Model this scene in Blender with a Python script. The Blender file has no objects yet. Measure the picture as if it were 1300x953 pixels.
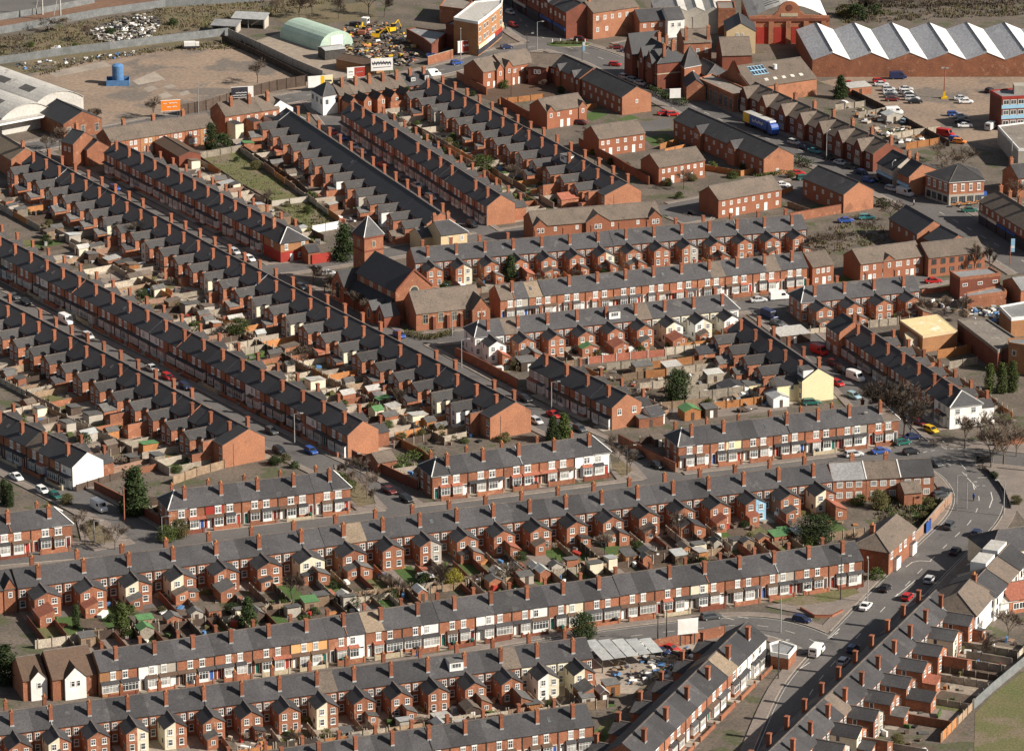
import bpy, math, random
from mathutils import Vector, Matrix
R = random.Random(7)
SC = bpy.context.scene
COL = SC.collection
rad = math.radians

# ------------------------------------------------------------------ camera
PITCH, FPX, CAMH = rad(18.0), 5620.0, 322.0
def P(x, y, z=0.0):
    """point of the place at height z that the photo shows at pixel x, y"""
    a = (x - 650.0) / FPX; b = (476.5 - y) / FPX
    dy = math.cos(PITCH) + b * math.sin(PITCH); dz = -math.sin(PITCH) + b * math.cos(PITCH)
    t = (z - CAMH) / dz
    return Vector((a * t, dy * t, z))
def proj(v):
    x, y, z = v[0], v[1], v[2] - CAMH
    d = y * math.cos(PITCH) - z * math.sin(PITCH); u = y * math.sin(PITCH) + z * math.cos(PITCH)
    return 650 + FPX * x / d, 476.5 - FPX * u / d
cam = bpy.data.objects.new('camera', bpy.data.cameras.new('camera'))
COL.objects.link(cam); SC.camera = cam
cam.location = (0, 0, CAMH); cam.rotation_euler = (math.pi / 2 - PITCH, 0, 0)
cam.data.sensor_width = 36; cam.data.lens = FPX / 1300 * 36
cam.data.clip_start = 5; cam.data.clip_end = 12000

# ------------------------------------------------------------------ light
SUN_EL, SUN_AZ = rad(32), rad(19)
sv = Vector((math.cos(SUN_AZ) * math.cos(SUN_EL), -math.sin(SUN_AZ) * math.cos(SUN_EL), math.sin(SUN_EL)))
sun = bpy.data.objects.new('sun', bpy.data.lights.new('sun', 'SUN')); COL.objects.link(sun)
sun.data.energy = 5.0; sun.data.angle = rad(0.53); sun.data.color = (1.0, 0.92, 0.81)
sun.rotation_euler = (-sv).to_track_quat('-Z', 'Y').to_euler()
sun.location = (300, 800, 300)
W = bpy.data.worlds.new('World'); SC.world = W; W.use_nodes = True
nt = W.node_tree
sk = nt.nodes.new('ShaderNodeTexSky'); sk.sky_type = 'NISHITA'; sk.sun_disc = False
sk.sun_elevation = SUN_EL; sk.sun_rotation = math.atan2(sv.x, sv.y); sk.air_density = 1.0; sk.dust_density = 1.2
hsw = nt.nodes.new('ShaderNodeHueSaturation'); hsw.inputs['Saturation'].default_value = 0.55
nt.links.new(sk.outputs[0], hsw.inputs['Color']); nt.links.new(hsw.outputs[0], nt.nodes['Background'].inputs[0]); nt.nodes['Background'].inputs[1].default_value = 0.05
vs = SC.view_settings
vs.view_transform = 'Standard'; vs.look = 'None'; vs.exposure = 0.58; vs.gamma = 1; vs.use_curve_mapping = False

# ------------------------------------------------------------------ materials
MAT = {}
def mat(name, col, col2=None, scale=0.5, fine=3.0, rough=0.85, rnd=0.0, detail=0.25, metal=0.0, spec=0.3, stretch=None, lines=None, spots=None):
    """noise-mixed surface in world space; rnd = brightness spread from object to object"""
    m = bpy.data.materials.new(name); m.use_nodes = True; MAT[name] = m
    n, l = m.node_tree.nodes, m.node_tree.links
    bs = n['Principled BSDF']; bs.inputs['Roughness'].default_value = rough; bs.inputs['Metallic'].default_value = metal
    bs.inputs['Specular IOR Level'].default_value = spec
    col2 = col2 or tuple(c * 0.7 for c in col)
    g = n.new('ShaderNodeNewGeometry'); vec = g.outputs['Position']
    if stretch:
        mp = n.new('ShaderNodeMapping'); mp.inputs['Scale'].default_value = stretch
        l.new(vec, mp.inputs['Vector']); vec = mp.outputs['Vector']
    n1 = n.new('ShaderNodeTexNoise'); n1.inputs['Scale'].default_value = scale; n1.inputs['Detail'].default_value = 4
    n2 = n.new('ShaderNodeTexNoise'); n2.inputs['Scale'].default_value = fine; n2.inputs['Detail'].default_value = 3
    l.new(vec, n1.inputs['Vector']); l.new(vec, n2.inputs['Vector'])
    rp = n.new('ShaderNodeMapRange'); rp.inputs[1].default_value = 0.35; rp.inputs[2].default_value = 0.65
    l.new(n1.outputs[0], rp.inputs[0])
    mx = n.new('ShaderNodeMix'); mx.data_type = 'RGBA'
    mx.inputs[6].default_value = (*col, 1); mx.inputs[7].default_value = (*col2, 1)
    l.new(rp.outputs[0], mx.inputs[0]); out = mx.outputs[2]
    if spots:
        n3 = n.new('ShaderNodeTexNoise'); n3.inputs['Scale'].default_value = spots[1]; n3.inputs['Detail'].default_value = 5
        l.new(vec, n3.inputs['Vector'])
        r3 = n.new('ShaderNodeMapRange'); r3.inputs[1].default_value = spots[2]; r3.inputs[2].default_value = spots[2] + 0.06
        l.new(n3.outputs[0], r3.inputs[0])
        m3 = n.new('ShaderNodeMix'); m3.data_type = 'RGBA'; m3.inputs[7].default_value = (*spots[0], 1)
        l.new(r3.outputs[0], m3.inputs[0]); l.new(out, m3.inputs[6]); out = m3.outputs[2]
    # value factor: fine grain times object-to-object spread
    mr = n.new('ShaderNodeMapRange'); mr.inputs[1].default_value = 0.3; mr.inputs[2].default_value = 0.7
    mr.inputs[3].default_value = 1 - detail; mr.inputs[4].default_value = 1 + detail
    l.new(n2.outputs[0], mr.inputs[0]); val = mr.outputs[0]
    if lines:
        wv = n.new('ShaderNodeTexWave'); wv.bands_direction = lines[0]; wv.inputs['Scale'].default_value = lines[1]
        wv.inputs['Distortion'].default_value = 0.3
        tc = n.new('ShaderNodeTexCoord'); l.new(tc.outputs['Object'], wv.inputs['Vector'])
        ml = n.new('ShaderNodeMapRange'); ml.inputs[3].default_value = 1 - lines[2]; ml.inputs[4].default_value = 1 + lines[2] * 0.4
        l.new(wv.outputs[1], ml.inputs[0])
        mm = n.new('ShaderNodeMath'); mm.operation = 'MULTIPLY'; l.new(val, mm.inputs[0]); l.new(ml.outputs[0], mm.inputs[1]); val = mm.outputs[0]
    if rnd:
        oi = n.new('ShaderNodeObjectInfo'); ro = n.new('ShaderNodeMapRange')
        ro.inputs[3].default_value = 1 - rnd; ro.inputs[4].default_value = 1 + rnd; l.new(oi.outputs['Random'], ro.inputs[0])
        mm = n.new('ShaderNodeMath'); mm.operation = 'MULTIPLY'; l.new(val, mm.inputs[0]); l.new(ro.outputs[0], mm.inputs[1]); val = mm.outputs[0]
    hs = n.new('ShaderNodeHueSaturation'); l.new(out, hs.inputs['Color']); l.new(val, hs.inputs['Value'])
    l.new(hs.outputs[0], bs.inputs['Base Color'])
    return m
mat('brick', (.315, .130, .072), (.245, .102, .060), .35, 5, .9, .20, .32, spots=((.36, .18, .11), .8, .6))
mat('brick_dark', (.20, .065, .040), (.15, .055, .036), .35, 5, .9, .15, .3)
mat('brick_tan', (.36, .18, .085), (.30, .15, .075), .4, 5, .9, .12, .25)
mat('brick_modern', (.30, .118, .066), (.26, .102, .058), .3, 6, .9, .08, .22)
mat('brick_sunlit', (.37, .165, .092), (.31, .138, .08), .3, 5, .9, .08, .28, spots=((.24, .11, .065), .28, .60))  # lighter, warmer brick: sunlight painted into the colour, with dark stains
mat('slate', (.066, .064, .066), (.052, .050, .052), .25, 3, .7, .30, .26, spots=((.084, .08, .079), .35, .62))
mat('slate_mid', (.062, .058, .057), (.052, .049, .049), .25, 3, .7, .25, .25, spots=((.08, .075, .07), .5, .62))
mat('slate_dark', (.052, .052, .056), (.045, .045, .048), .25, 3, .65, .18, .2)
mat('tile_brown', (.16, .125, .10), (.13, .105, .085), .3, 3, .85, .12, .25, spots=((.10, .085, .07), .6, .62))
mat('tile_tan', (.26, .20, .145), (.22, .17, .12), .4, 3, .85, .1, .25)
mat('brick_stack', (.27, .098, .052), (.21, .08, .045), .8, 5, .9, .2, .3)
mat('tile_red', (.35, .125, .08), (.29, .105, .068), .6, 3, .8, .12, .25)
mat('tile_choc', (.115, .075, .052), (.10, .066, .047), .4, 3, .8, .1, .2)
mat('ridge_tile', (.17, .14, .12), (.12, .10, .09), .8, 4, .9, .15, .25)
mat('white', (.78, .77, .74), (.70, .69, .66), .6, 4, .6, .05, .06)
mat('render_white', (.80, .79, .76), (.70, .68, .64), .4, 3, .8, .04, .06, spots=((.62, .60, .56), .9, .66))
mat('render_cream', (.70, .64, .49), (.64, .58, .44), .4, 3, .8, .04, .08)
mat('render_yellow', (.76, .65, .40), (.70, .60, .37), .4, 3, .8, .03, .07)
mat('render_orange', (.66, .37, .16), (.60, .33, .14), .4, 3, .8, .04, .1)
mat('render_grey', (.42, .38, .33), (.36, .33, .28), .4, 3, .85, .06, .12)
mat('paint_red', (.33, .040, .028), (.28, .034, .025), .5, 3, .6, .1, .12)
mat('paint_blue', (.03, .09, .30), (.025, .07, .25), .5, 3, .5, .1, .12)
mat('paint_sky', (.30, .52, .68), (.26, .46, .62), .5, 3, .6, .05, .12)
mat('stone', (.45, .38, .27), (.38, .32, .22), .6, 3, .9, .06, .2)
mat('terracotta', (.52, .24, .09), (.42, .18, .07), 1, 4, .9, .2, .2)
mat('lead', (.40, .40, .40), (.30, .30, .30), 1, 4, .6, .1, .2)
mat('wood', (.27, .19, .125), (.20, .14, .095), .7, 4, .9, .35, .3, lines=('X', 3.0, .35))
mat('wood_orange', (.42, .19, .075), (.34, .15, .06), .7, 4, .9, .2, .25, lines=('X', 3.0, .3))
mat('wood_grey', (.38, .33, .26), (.28, .24, .195), .7, 4, .95, .3, .3, lines=('X', 3.0, .35))
mat('wood_dark', (.09, .065, .05), (.07, .05, .04), .7, 4, .95, .2, .3)
mat('felt', (.13, .125, .12), (.10, .095, .09), .7, 3, .95, .3, .25)
mat('felt_green', (.10, .22, .09), (.08, .18, .075), .7, 3, .95, .1, .2)
mat('sheet_metal', (.48, .49, .48), (.38, .39, .38), .7, 3, .5, .15, .15, lines=('X', 2.0, .2))
mat('roof_pale', (.50, .48, .44), (.40, .385, .36), .12, 2, .7, .05, .15, stretch=(1, .4, 1), spots=((.33, .30, .27), .3, .63))
mat('roof_saw', (.42, .42, .43), (.34, .34, .355), .12, 2, .6, .08, .2, stretch=(1, .25, 1), spots=((.42, .43, .44), .25, .58))
mat('roof_grey', (.26, .26, .26), (.20, .20, .20), .15, 2, .7, .06, .2, spots=((.34, .33, .32), .4, .62))
mat('roof_green', (.46, .58, .48), (.38, .50, .42), .3, 3, .6, 0, .12, lines=('X', .9, .22))
mat('roof_flat', (.24, .21, .18), (.19, .165, .145), .2, 2, .9, .08, .2, spots=((.30, .27, .24), .4, .6))
mat('roof_yellow', (.74, .60, .33), (.68, .53, .28), .3, 2, .7, 0, .12, spots=((.80, .72, .54), .25, .58))
mat('glazing_white', (.86, .86, .84), (.75, .76, .76), .3, 2, .35, 0, .08)
mat('concrete', (.37, .315, .255), (.29, .245, .205), .15, 1.2, .95, .12, .18)
mat('asphalt', (.138, .128, .122), (.110, .102, .098), .10, 2.2, .92, 0, .16, spots=((.082, .075, .072), .13, .63))
mat('pavement', (.235, .195, .168), (.19, .16, .14), .25, 2, .95, 0, .18)
mat('paint_line', (.62, .60, .54), (.48, .46, .42), 1.2, 4, .8, 0, .15)
mat('dirt', (.150, .122, .098), (.105, .088, .072), .12, 1.5, 1, 0, .28, spots=((.085, .088, .048), .16, .56))
mat('soil', (.12, .088, .066), (.09, .068, .052), .4, 2.5, 1, 0, .3, spots=((.07, .075, .035), .4, .58))
mat('grass', (.112, .122, .046), (.150, .128, .066), .12, 2.5, 1, 0, .35, spots=((.175, .14, .095), .09, .52))
mat('rough', (.165, .128, .078), (.125, .108, .062), .10, 2.0, 1, 0, .4, spots=((.10, .085, .06), .07, .54))
mat('lawn', (.055, .105, .028), (.08, .11, .036), .3, 2.5, 1, 0, .25)
mat('paving', (.33, .27, .21), (.26, .21, .17), .5, 2, .95, 0, .22)
mat('yard', (.285, .21, .155), (.225, .17, .13), .05, .9, .95, 0, .22, spots=((.165, .138, .116), .06, .53))
mat('blockwork', (.30, .185, .13), (.25, .155, .11), .25, 2.5, .95, 0, .2)
mat('ballast', (.20, .115, .075), (.15, .09, .062), .08, 1.5, 1, 0, .25, stretch=(.35, 1, 1))
mat('bark', (.125, .10, .078), (.09, .072, .058), 1, 4, .95, .2, .3)
mat('twig', (.145, .108, .080), (.10, .076, .058), .6, 3, .95, .2, .25)
mat('twig_pale', (.36, .30, .24), (.28, .23, .18), .6, 3, .95, .05, .2)
mat('leaf_dark', (.030, .050, .017), (.048, .066, .022), .9, 3, .95, .25, .35)
mat('leaf_green', (.056, .082, .022), (.075, .092, .026), .9, 3, .95, .25, .35)
mat('leaf_olive', (.115, .105, .038), (.085, .075, .030), .9, 3, .8, .25, .35)
mat('leaf_yellow', (.30, .25, .035), (.20, .18, .03), .9, 3, .8, .1, .3)
mat('rubber', (.02, .02, .02), None, 1, 3, .8, 0, .1)
mat('steel', (.34, .34, .33), (.26, .26, .26), 1, 3, .5, .1, .1)
mat('steel_dark', (.07, .065, .06), None, 1, 3, .6, .1, .1)
mat('palisade', (.21, .22, .22), (.155, .165, .165), .5, 3, .6, .1, .2, lines=('X', 4.0, .45))
mat('lamp_glass', (.62, .60, .52), None, 1, 3, .3, 0, .05)
mat('tan_plaster', (.62, .49, .30), (.56, .44, .27), .4, 3, .8, .04, .08)
mat('shop_dark', (.045, .045, .055), (.03, .03, .04), .5, 2, .5, .1, .2)
mat('tarp_blue', (.10, .22, .42), (.08, .18, .36), .8, 2, .6, .1, .15)
CARCOL = {'red': (.42, .02, .02), 'dark red': (.16, .015, .018), 'blue': (.03, .085, .32), 'dark blue': (.02, .03, .085), 'silver': (.52, .53, .54), 'white': (.80, .80, .78),
          'black': (.018, .018, .02), 'dark grey': (.07, .075, .08), 'green': (.02, .12, .095), 'turquoise': (.06, .28, .30), 'yellow': (.68, .42, .015), 'pale blue': (.30, .44, .50), 'orange': (.75, .22, .03), 'maroon': (.12, .02, .02)}
for k, c in CARCOL.items(): mat('car ' + k, c, c, 1, 3, .28, 0, .02, spec=.5)
def glassmat(name, col, rough, rnd):
    m = mat(name, col, tuple(c * .55 for c in col), .9, 2.5, rough, rnd, .2, spec=.6); return m
glassmat('glass', (.10, .11, .115), .12, .55)
glassmat('car_glass', (.02, .024, .028), .08, 0)
glassmat('curtain', (.40, .40, .38), .35, .3)

# ------------------------------------------------------------------ mesh builder
class MB:
    def __init__(s, *mats): s.v = []; s.f = []; s.mi = []; s.mats = list(mats) or ['brick']
    def k(s, m):
        if m is None: return 0
        if isinstance(m, int): return m
        if m not in s.mats: s.mats.append(m)
        return s.mats.index(m)
    def face(s, pts, m=None):
        i = len(s.v); s.v += [tuple(p) for p in pts]; s.f.append(tuple(range(i, i + len(pts)))); s.mi.append(s.k(m)); return s
    def box(s, a, b, m=None, top=None, bottom=True):
        x0, y0, z0 = a; x1, y1, z1 = b; i = len(s.v)
        s.v += [(x0, y0, z0), (x1, y0, z0), (x1, y1, z0), (x0, y1, z0), (x0, y0, z1), (x1, y0, z1), (x1, y1, z1), (x0, y1, z1)]
        fs = [(4, 5, 6, 7), (0, 1, 5, 4), (1, 2, 6, 5), (2, 3, 7, 6), (3, 0, 4, 7)] + ([(3, 2, 1, 0)] if bottom else [])
        for j, q in enumerate(fs): s.f.append(tuple(i + t for t in q)); s.mi.append(s.k(top if (j == 0 and top is not None) else m))
        return s
    def prism(s, poly, z0, z1, m=None, top=None):
        """upright prism on a counter-clockwise ground polygon"""
        n = len(poly); i = len(s.v)
        s.v += [(p[0], p[1], z0) for p in poly] + [(p[0], p[1], z1) for p in poly]
        s.f.append(tuple(range(i + n, i + 2 * n))); s.mi.append(s.k(top if top is not None else m))
        for j in range(n):
            q = (j + 1) % n; s.f.append((i + j, i + q, i + n + q, i + n + j)); s.mi.append(s.k(m))
        return s
    def slab(s, pts, t, m=None, under=None):
        """thick sheet: pts is its top outline, t its depth straight down"""
        n = len(pts); i = len(s.v)
        s.v += [tuple(p) for p in pts] + [(p[0], p[1], p[2] - t) for p in pts]
        s.f.append(tuple(range(i, i + n))); s.mi.append(s.k(m))
        s.f.append(tuple(range(i + 2 * n - 1, i + n - 1, -1))); s.mi.append(s.k(m))
        for j in range(n):
            q = (j + 1) % n; s.f.append((i + j, i + n + j, i + n + q, i + q)); s.mi.append(s.k(m))
        return s
    def tube(s, a, b, r0, r1, n=6, m=None, cap=True):
        a = Vector(a); b = Vector(b); d = (b - a).normalized() if (b - a).length > 1e-6 else Vector((0, 0, 1))
        u = d.orthogonal().normalized(); w = d.cross(u); i = len(s.v)
        for c, r in ((a, r0), (b, r1)):
            for j in range(n):
                t = 2 * math.pi * j / n; s.v.append(tuple(c + (u * math.cos(t) + w * math.sin(t)) * r))
        for j in range(n):
            q = (j + 1) % n; s.f.append((i + j, i + q, i + n + q, i + n + j)); s.mi.append(s.k(m))
        if cap:
            s.f.append(tuple(range(i + n, i + 2 * n))); s.mi.append(s.k(m))
            s.f.append(tuple(range(i + n - 1, i - 1, -1))); s.mi.append(s.k(m))
        return s
    def mirror(s, w):
        o = MB(*s.mats); o.v = [(w - x, y, z) for x, y, z in s.v]; o.f = [tuple(reversed(f)) for f in s.f]; o.mi = list(s.mi); return o
    def add(s, o, M=None, over=None):
        i = len(s.v)
        if M is None: s.v += o.v
        else: s.v += [tuple(M @ Vector(p)) for p in o.v]
        s.f += [tuple(i + t for t in f) for f in o.f]
        mp = [s.k((over or {}).get(m, m)) for m in o.mats]; s.mi += [mp[j] for j in o.mi]
        return s
    def mesh(s, name):
        me = bpy.data.meshes.new(name); me.from_pydata(s.v, [], s.f); me.polygons.foreach_set('material_index', s.mi)
        for m in s.mats: me.materials.append(MAT[m])
        me.update(); return me
_seen = {}
def obj(name, mesh, parent=None, loc=None, rot=0.0, scale=None, over=None):
    """one mesh object; over = {material in the mesh: material this object wears instead}"""
    if isinstance(mesh, MB): mesh = mesh.mesh(name)
    o = bpy.data.objects.new(name, mesh); COL.objects.link(o)
    if parent is not None: o.parent = parent
    if loc is not None: o.location = loc
    if rot: o.rotation_euler = (0, 0, rot)
    if scale: o.scale = scale
    if over:
        for sl in o.material_slots:
            k = sl.material.name
            if k in over and over[k] != k: sl.link = 'OBJECT'; sl.material = MAT[over[k]]
    return o
def tag(o, label, cat, group=None):
    o['label'] = label; o['category'] = cat
    if group: o['group'] = group
    _seen.setdefault(label, []).append((o.name, group))
    if not 4 <= len(label.split()) <= 16: print('LABEL LENGTH', len(label.split()), label)
    return o
def thing(name, label, cat, loc=(0, 0, 0), rot=0.0, group=None, scale=None):
    o = bpy.data.objects.new(name, None); COL.objects.link(o); o.location = loc; o.rotation_euler = (0, 0, rot); o.empty_display_size = 1
    if scale: o.scale = scale
    return tag(o, label, cat, group)
def struct(name, mb, kind='structure'):
    o = obj(name, mb); o['kind'] = kind; return o
ONES = 'zeroth first second third fourth fifth sixth seventh eighth ninth tenth eleventh twelfth thirteenth fourteenth fifteenth sixteenth seventeenth eighteenth nineteenth'.split()
TENS = {2: ('twenty', 'twentieth'), 3: ('thirty', 'thirtieth'), 4: ('forty', 'fortieth'), 5: ('fifty', 'fiftieth'), 6: ('sixty', 'sixtieth'), 7: ('seventy', 'seventieth'), 8: ('eighty', 'eightieth'), 9: ('ninety', 'ninetieth')}
def nth(i):
    if i < 20: return ONES[i]
    a, b = divmod(i, 10); return TENS[a][1] if b == 0 else TENS[a][0] + '-' + ONES[b]
def polyz(px, z=0.0): return [P(x, y, z) for x, y in px]
def ccw(pts):
    a = sum(pts[i][0] * pts[(i + 1) % len(pts)][1] - pts[(i + 1) % len(pts)][0] * pts[i][1] for i in range(len(pts)))
    return list(pts) if a > 0 else list(reversed(pts))
def inframe(v, m=20): 
    x, y = proj(v); return -m < x < 1300 + m and -m < y < 953 + m
# ------------------------------------------------------------------ terraced house kit (4 m wide, party wall at x = 0, front towards -y)
HE, HR, KS = 5.4, 8.0, 0.65
DP = 2.8
def shifted(m, dy):
    m.v = [(x, y + dy, z) for x, y, z in m.v]; return m
def k_wall(hip, deep=False):
    m = MB('brick'); a, b = .003, 3.997; bk = 4 + (DP if deep else 0)
    if hip: return m.prism([(a, -4), (b, -4), (b, 4), (a, 4)], 0, HE, 'brick')
    s = [(-4, 0), (-4, HE), (0, HR - .06), (bk, HE), (bk, 0)]
    m.face([(b, y, z) for y, z in reversed(s)]); m.face([(a, y, z) for y, z in s])
    for (y0, z0), (y1, z1) in zip(s, s[1:]): m.face([(a, y0, z0), (b, y0, z0), (b, y1, z1), (a, y1, z1)])
    return m
def k_roof(hip, deep=False):
    m = MB('slate'); e = HE - .3 * KS; bk = 4.3 + (DP if deep else 0); eb = e + (.08 if deep else 0)
    if not hip:
        m.slab([(0, -4.3, e), (4, -4.3, e), (4, 0, HR), (0, 0, HR)], .12); m.slab([(4, bk, eb), (0, bk, eb), (0, 0, HR), (4, 0, HR)], .12)
        m.box((0, -.14, HR - .03), (4, .14, HR + .09), 'ridge_tile')
    else:
        h = 1.6
        m.face([(0, -4.3, e), (4.3, -4.3, e), (h, 0, HR), (0, 0, HR)]); m.face([(4.3, 4.3, e), (0, 4.3, e), (0, 0, HR), (h, 0, HR)])
        m.face([(4.3, -4.3, e), (4.3, 4.3, e), (h, 0, HR)])
        m.slab([(0, -4.3, e - .01), (4.3, -4.3, e - .01), (4.3, 4.3, e - .01), (0, 4.3, e - .01)], .14, 'lead')
        m.box((0, -.14, HR - .03), (h, .14, HR + .09), 'ridge_tile')
        for y in (-4.3, 4.3): m.tube((4.3, y, e + .05), (h, 0, HR + .05), .13, .13, 4, 'white')
    return m
def winbox(m, x0, x1, y, z0, z1, out, fr='white', gl='glass', nx=1, tr=.62, b=.09):
    """window on a wall whose outside is the side out (-1: towards -y): frame, mullions, pane"""
    d = .07 * out
    ya, yb = sorted((y + .005 * out, y + d))
    m.box((x0, ya, z0), (x0 + b, yb, z1), fr); m.box((x1 - b, ya, z0), (x1, yb, z1), fr)
    m.box((x0 + b, ya, z0), (x1 - b, yb, z0 + b), fr); m.box((x0 + b, ya, z1 - b), (x1 - b, yb, z1), fr)
    for i in range(1, nx):
        xm = x0 + (x1 - x0) * i / nx; m.box((xm - .035, ya, z0 + b), (xm + .035, yb, z1 - b), fr)
    if tr: zt = z0 + (z1 - z0) * tr; m.box((x0 + b, ya + .001, zt - .035), (x1 - b, yb - .003, zt + .035), fr)
    yg = y + .03 * out
    q = [(x0 + b, yg, z0 + b), (x1 - b, yg, z0 + b), (x1 - b, yg, z1 - b), (x0 + b, yg, z1 - b)]
    m.face(q if out < 0 else q[::-1], gl)
def k_upper(style):
    m = MB('white')
    if style == 'pair':
        for x in (.62, 1.32): winbox(m, x, x + .62, -4, 3.2, 4.65, -1, nx=1)
        m.box((.52, -4.10, 4.66), (2.04, -3.995, 4.9)); m.box((.5, -4.16, 3.06), (2.06, -3.995, 3.19))
        for x in (.93, 1.63): m.tube((x, -4.09, 4.83), (x, -3.99, 4.83), .34, .34, 8, 'white')
    else:
        winbox(m, .72, 1.78, -4, 3.2, 4.65, -1, nx=2)
        m.box((.62, -4.10, 4.66), (1.88, -3.995, 4.92)); m.box((.62, -4.16, 3.06), (1.88, -3.995, 3.19))
    return m
def k_bay(v):
    m = MB('white'); y = -4.75
    x0, x1 = (.35, 2.3) if v != 2 else (.3, 3.75)
    m.box((x0, y, 0), (x1, -4.0, .75), 'white' if v == 1 else 'brick'); m.box((x0, y, 2.42), (x1, -4.0, 2.62))
    n = 3 if v != 2 else 5
    winbox(m, x0, x1, y + .07, .75, 2.42, -1, nx=n, tr=.7, b=.1)
    m.box((x0 + .02, y + .09, .75), (x0 + .1, -4.0, 2.42)); m.box((x1 - .1, y + .09, .75), (x1 - .02, -4.0, 2.42))
    m.face([(x1 - .06, y + .1, .8), (x1 - .06, -4, .8), (x1 - .06, -4, 2.4), (x1 - .06, y + .1, 2.4)], 'glass')
    m.face([(x0 + .02, -4, .8), (x0 + .02, y + .1, .8), (x0 + .02, y + .1, 2.4), (x0 + .02, -4, 2.4)], 'glass')
    return m
def k_bayroof(v):
    x0, x1 = (.2, 2.45) if v == 0 else (.15, 3.95)
    return MB('slate').slab([(x0, -4.95, 2.62), (x1, -4.95, 2.62), (x1, -4.0, 3.02), (x0, -4.0, 3.02)], .08)
def k_door():
    m = MB('white'); m.box((2.7, -4.06, 0), (2.8, -3.995, 2.5)); m.box((3.55, -4.06, 0), (3.65, -3.995, 2.5)); m.box((2.8, -4.06, 2.4), (3.55, -3.995, 2.5))
    m.box((2.8, -4.03, .1), (3.55, -3.99, 2.0), 'car dark grey'); m.box((2.8, -4.05, 0), (3.55, -3.99, .1), 'stone'); m.box((2.8, -4.02, 2.06), (3.55, -3.99, 2.4), 'glass')
    return m
WL = 9.4
def k_wing(short=False):
    m = MB('brick'); x1 = 2.3; a = .003
    if short:
        e = 8.0; m.face([(a, e, 0), (a, e, 4.85), (x1, e, 3.6), (x1, e, 0)]); m.face([(x1, 4, 0), (x1, e, 0), (x1, e, 3.6), (x1, 4, 3.6)]); m.face([(a, e, 0), (a, 3.6, 0), (a, 3.6, 4.85), (a, e, 4.85)]); return m
    m.face([(a, WL, 0), (a, WL, 5.5), (x1, WL, 4.25), (x1, WL, 0)]); m.face([(x1, 4, 0), (x1, WL, 0), (x1, WL, 4.25), (x1, 4, 4.25)])
    m.face([(a, WL, 0), (a, 3.2, 0), (a, 3.2, 5.5), (a, WL, 5.5)])
    return m
def k_wingroof(short=False):
    m = MB('slate'); k = 1.25 / 2.3
    if short:
        m.slab([(2.5, 8.15, 3.67 - .2 * k), (0, 8.15, 4.95), (0, 3.9, 4.95), (2.5, 3.9, 3.67 - .2 * k)], .1); m.box((0, 3.9, 4.93), (.12, 8.15, 5.03), 'ridge_tile'); return m
    m.slab([(2.5, WL + .15, 4.32 - .2 * k), (0, WL + .15, 5.6), (0, 3.3, 5.6), (2.5, 3.3, 4.32 - .2 * k)], .1)
    m.box((0, 3.3, 5.58), (.12, WL + .15, 5.68), 'ridge_tile')
    return m
def k_rearwin(i):
    m = MB('white')
    spec = [(2.65, 3.65, 4, 3.2, 4.6), (2.7, 3.7, 4, .9, 2.3), (.65, 1.65, WL, 2.95, 4.15), (.65, 1.65, WL, .8, 2.1)][i]
    winbox(m, *spec[:3], spec[3], spec[4], 1, nx=2 if i % 2 == 0 else 1, tr=.55)
    m.box((spec[0] - .08, spec[2], spec[3] - .12), (spec[1] + .08, spec[2] + .12, spec[3] - .005))
    return m
def k_sidewin(i):
    """in the flank of the wing, looking over the yard"""
    m = MB('white'); y0, y1, z0, z1 = [(5.2, 6.1, 2.9, 4.1), (7.2, 8.4, .8, 2.0)][i]; x = 2.3
    m.box((x + .004, y0, z0), (x + .05, y1, z1)); m.face([(x + .053, y0 + .1, z0 + .1), (x + .053, y1 - .1, z0 + .1), (x + .053, y1 - .1, z1 - .1), (x + .053, y0 + .1, z1 - .1)], 'glass')
    return m
def k_chim(kind):
    y, z0, z1 = {'front': (-2.1, 6.2, 9.2), 'back': (2.6, 5.8, 8.95), 'wing': (7.3, 4.5, 6.7)}[kind]
    h = .37 if kind != 'wing' else .32; m = MB('brick')
    m.box((-h, y - h, z0), (h, y + h, z1 - .3)); m.box((-h - .08, y - h - .08, z1 - .3), (h + .08, y + h + .08, z1))
    if kind != 'wing':
        s = -1 if kind == 'front' else 1; zf = HR - ((2.1 if kind == 'front' else 2.6) + h) * KS
        m.box((-h - .06, y + s * h if s > 0 else y - h - .06, zf - .05), (h + .06, y + h + .06 if s > 0 else y - h, zf + .24), 'lead')
    return m
def k_endwin(i):
    m = MB('white'); y0, z0 = [(-2.6, 3.3), (1.4, 3.3), (-2.6, .9), (1.4, .9)][i]
    q = MB('white'); winbox(q, 0, 1.1, 0, 0, 1.4, -1, nx=2); q.box((-.1, -.1, -.14), (1.2, 0, -.005))
    return m.add(q, Matrix.Translation((3.998, y0, z0)) @ Matrix.Rotation(math.pi / 2, 4, 'Z'))
def k_downpipe(s): return MB('steel_dark').box((3.9, -4.14, .1), (4.02, -4.01, HE - .2)) if s < 0 else MB('steel_dark').box((3.9, 4.01, .1), (4.02, 4.14, HE - .2))
def k_dormer():
    m = MB('render_white').box((.5, .9, 5.9), (3.5, 3.5, 7.7), 'render_white', 'felt'); m.box((.4, .8, 7.7), (3.6, 3.65, 7.84), 'felt'); winbox(m, 1.0, 3.0, 3.5, 6.5, 7.5, 1, nx=3, tr=0); return m
def k_parapet():
    m = MB('lead')
    for s in (-1, 1): m.tube((0, s * 4.32, HE - .3 * KS + .06), (0, 0, HR + .08), .11, .11, 4, 'lead')
    return m
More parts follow.
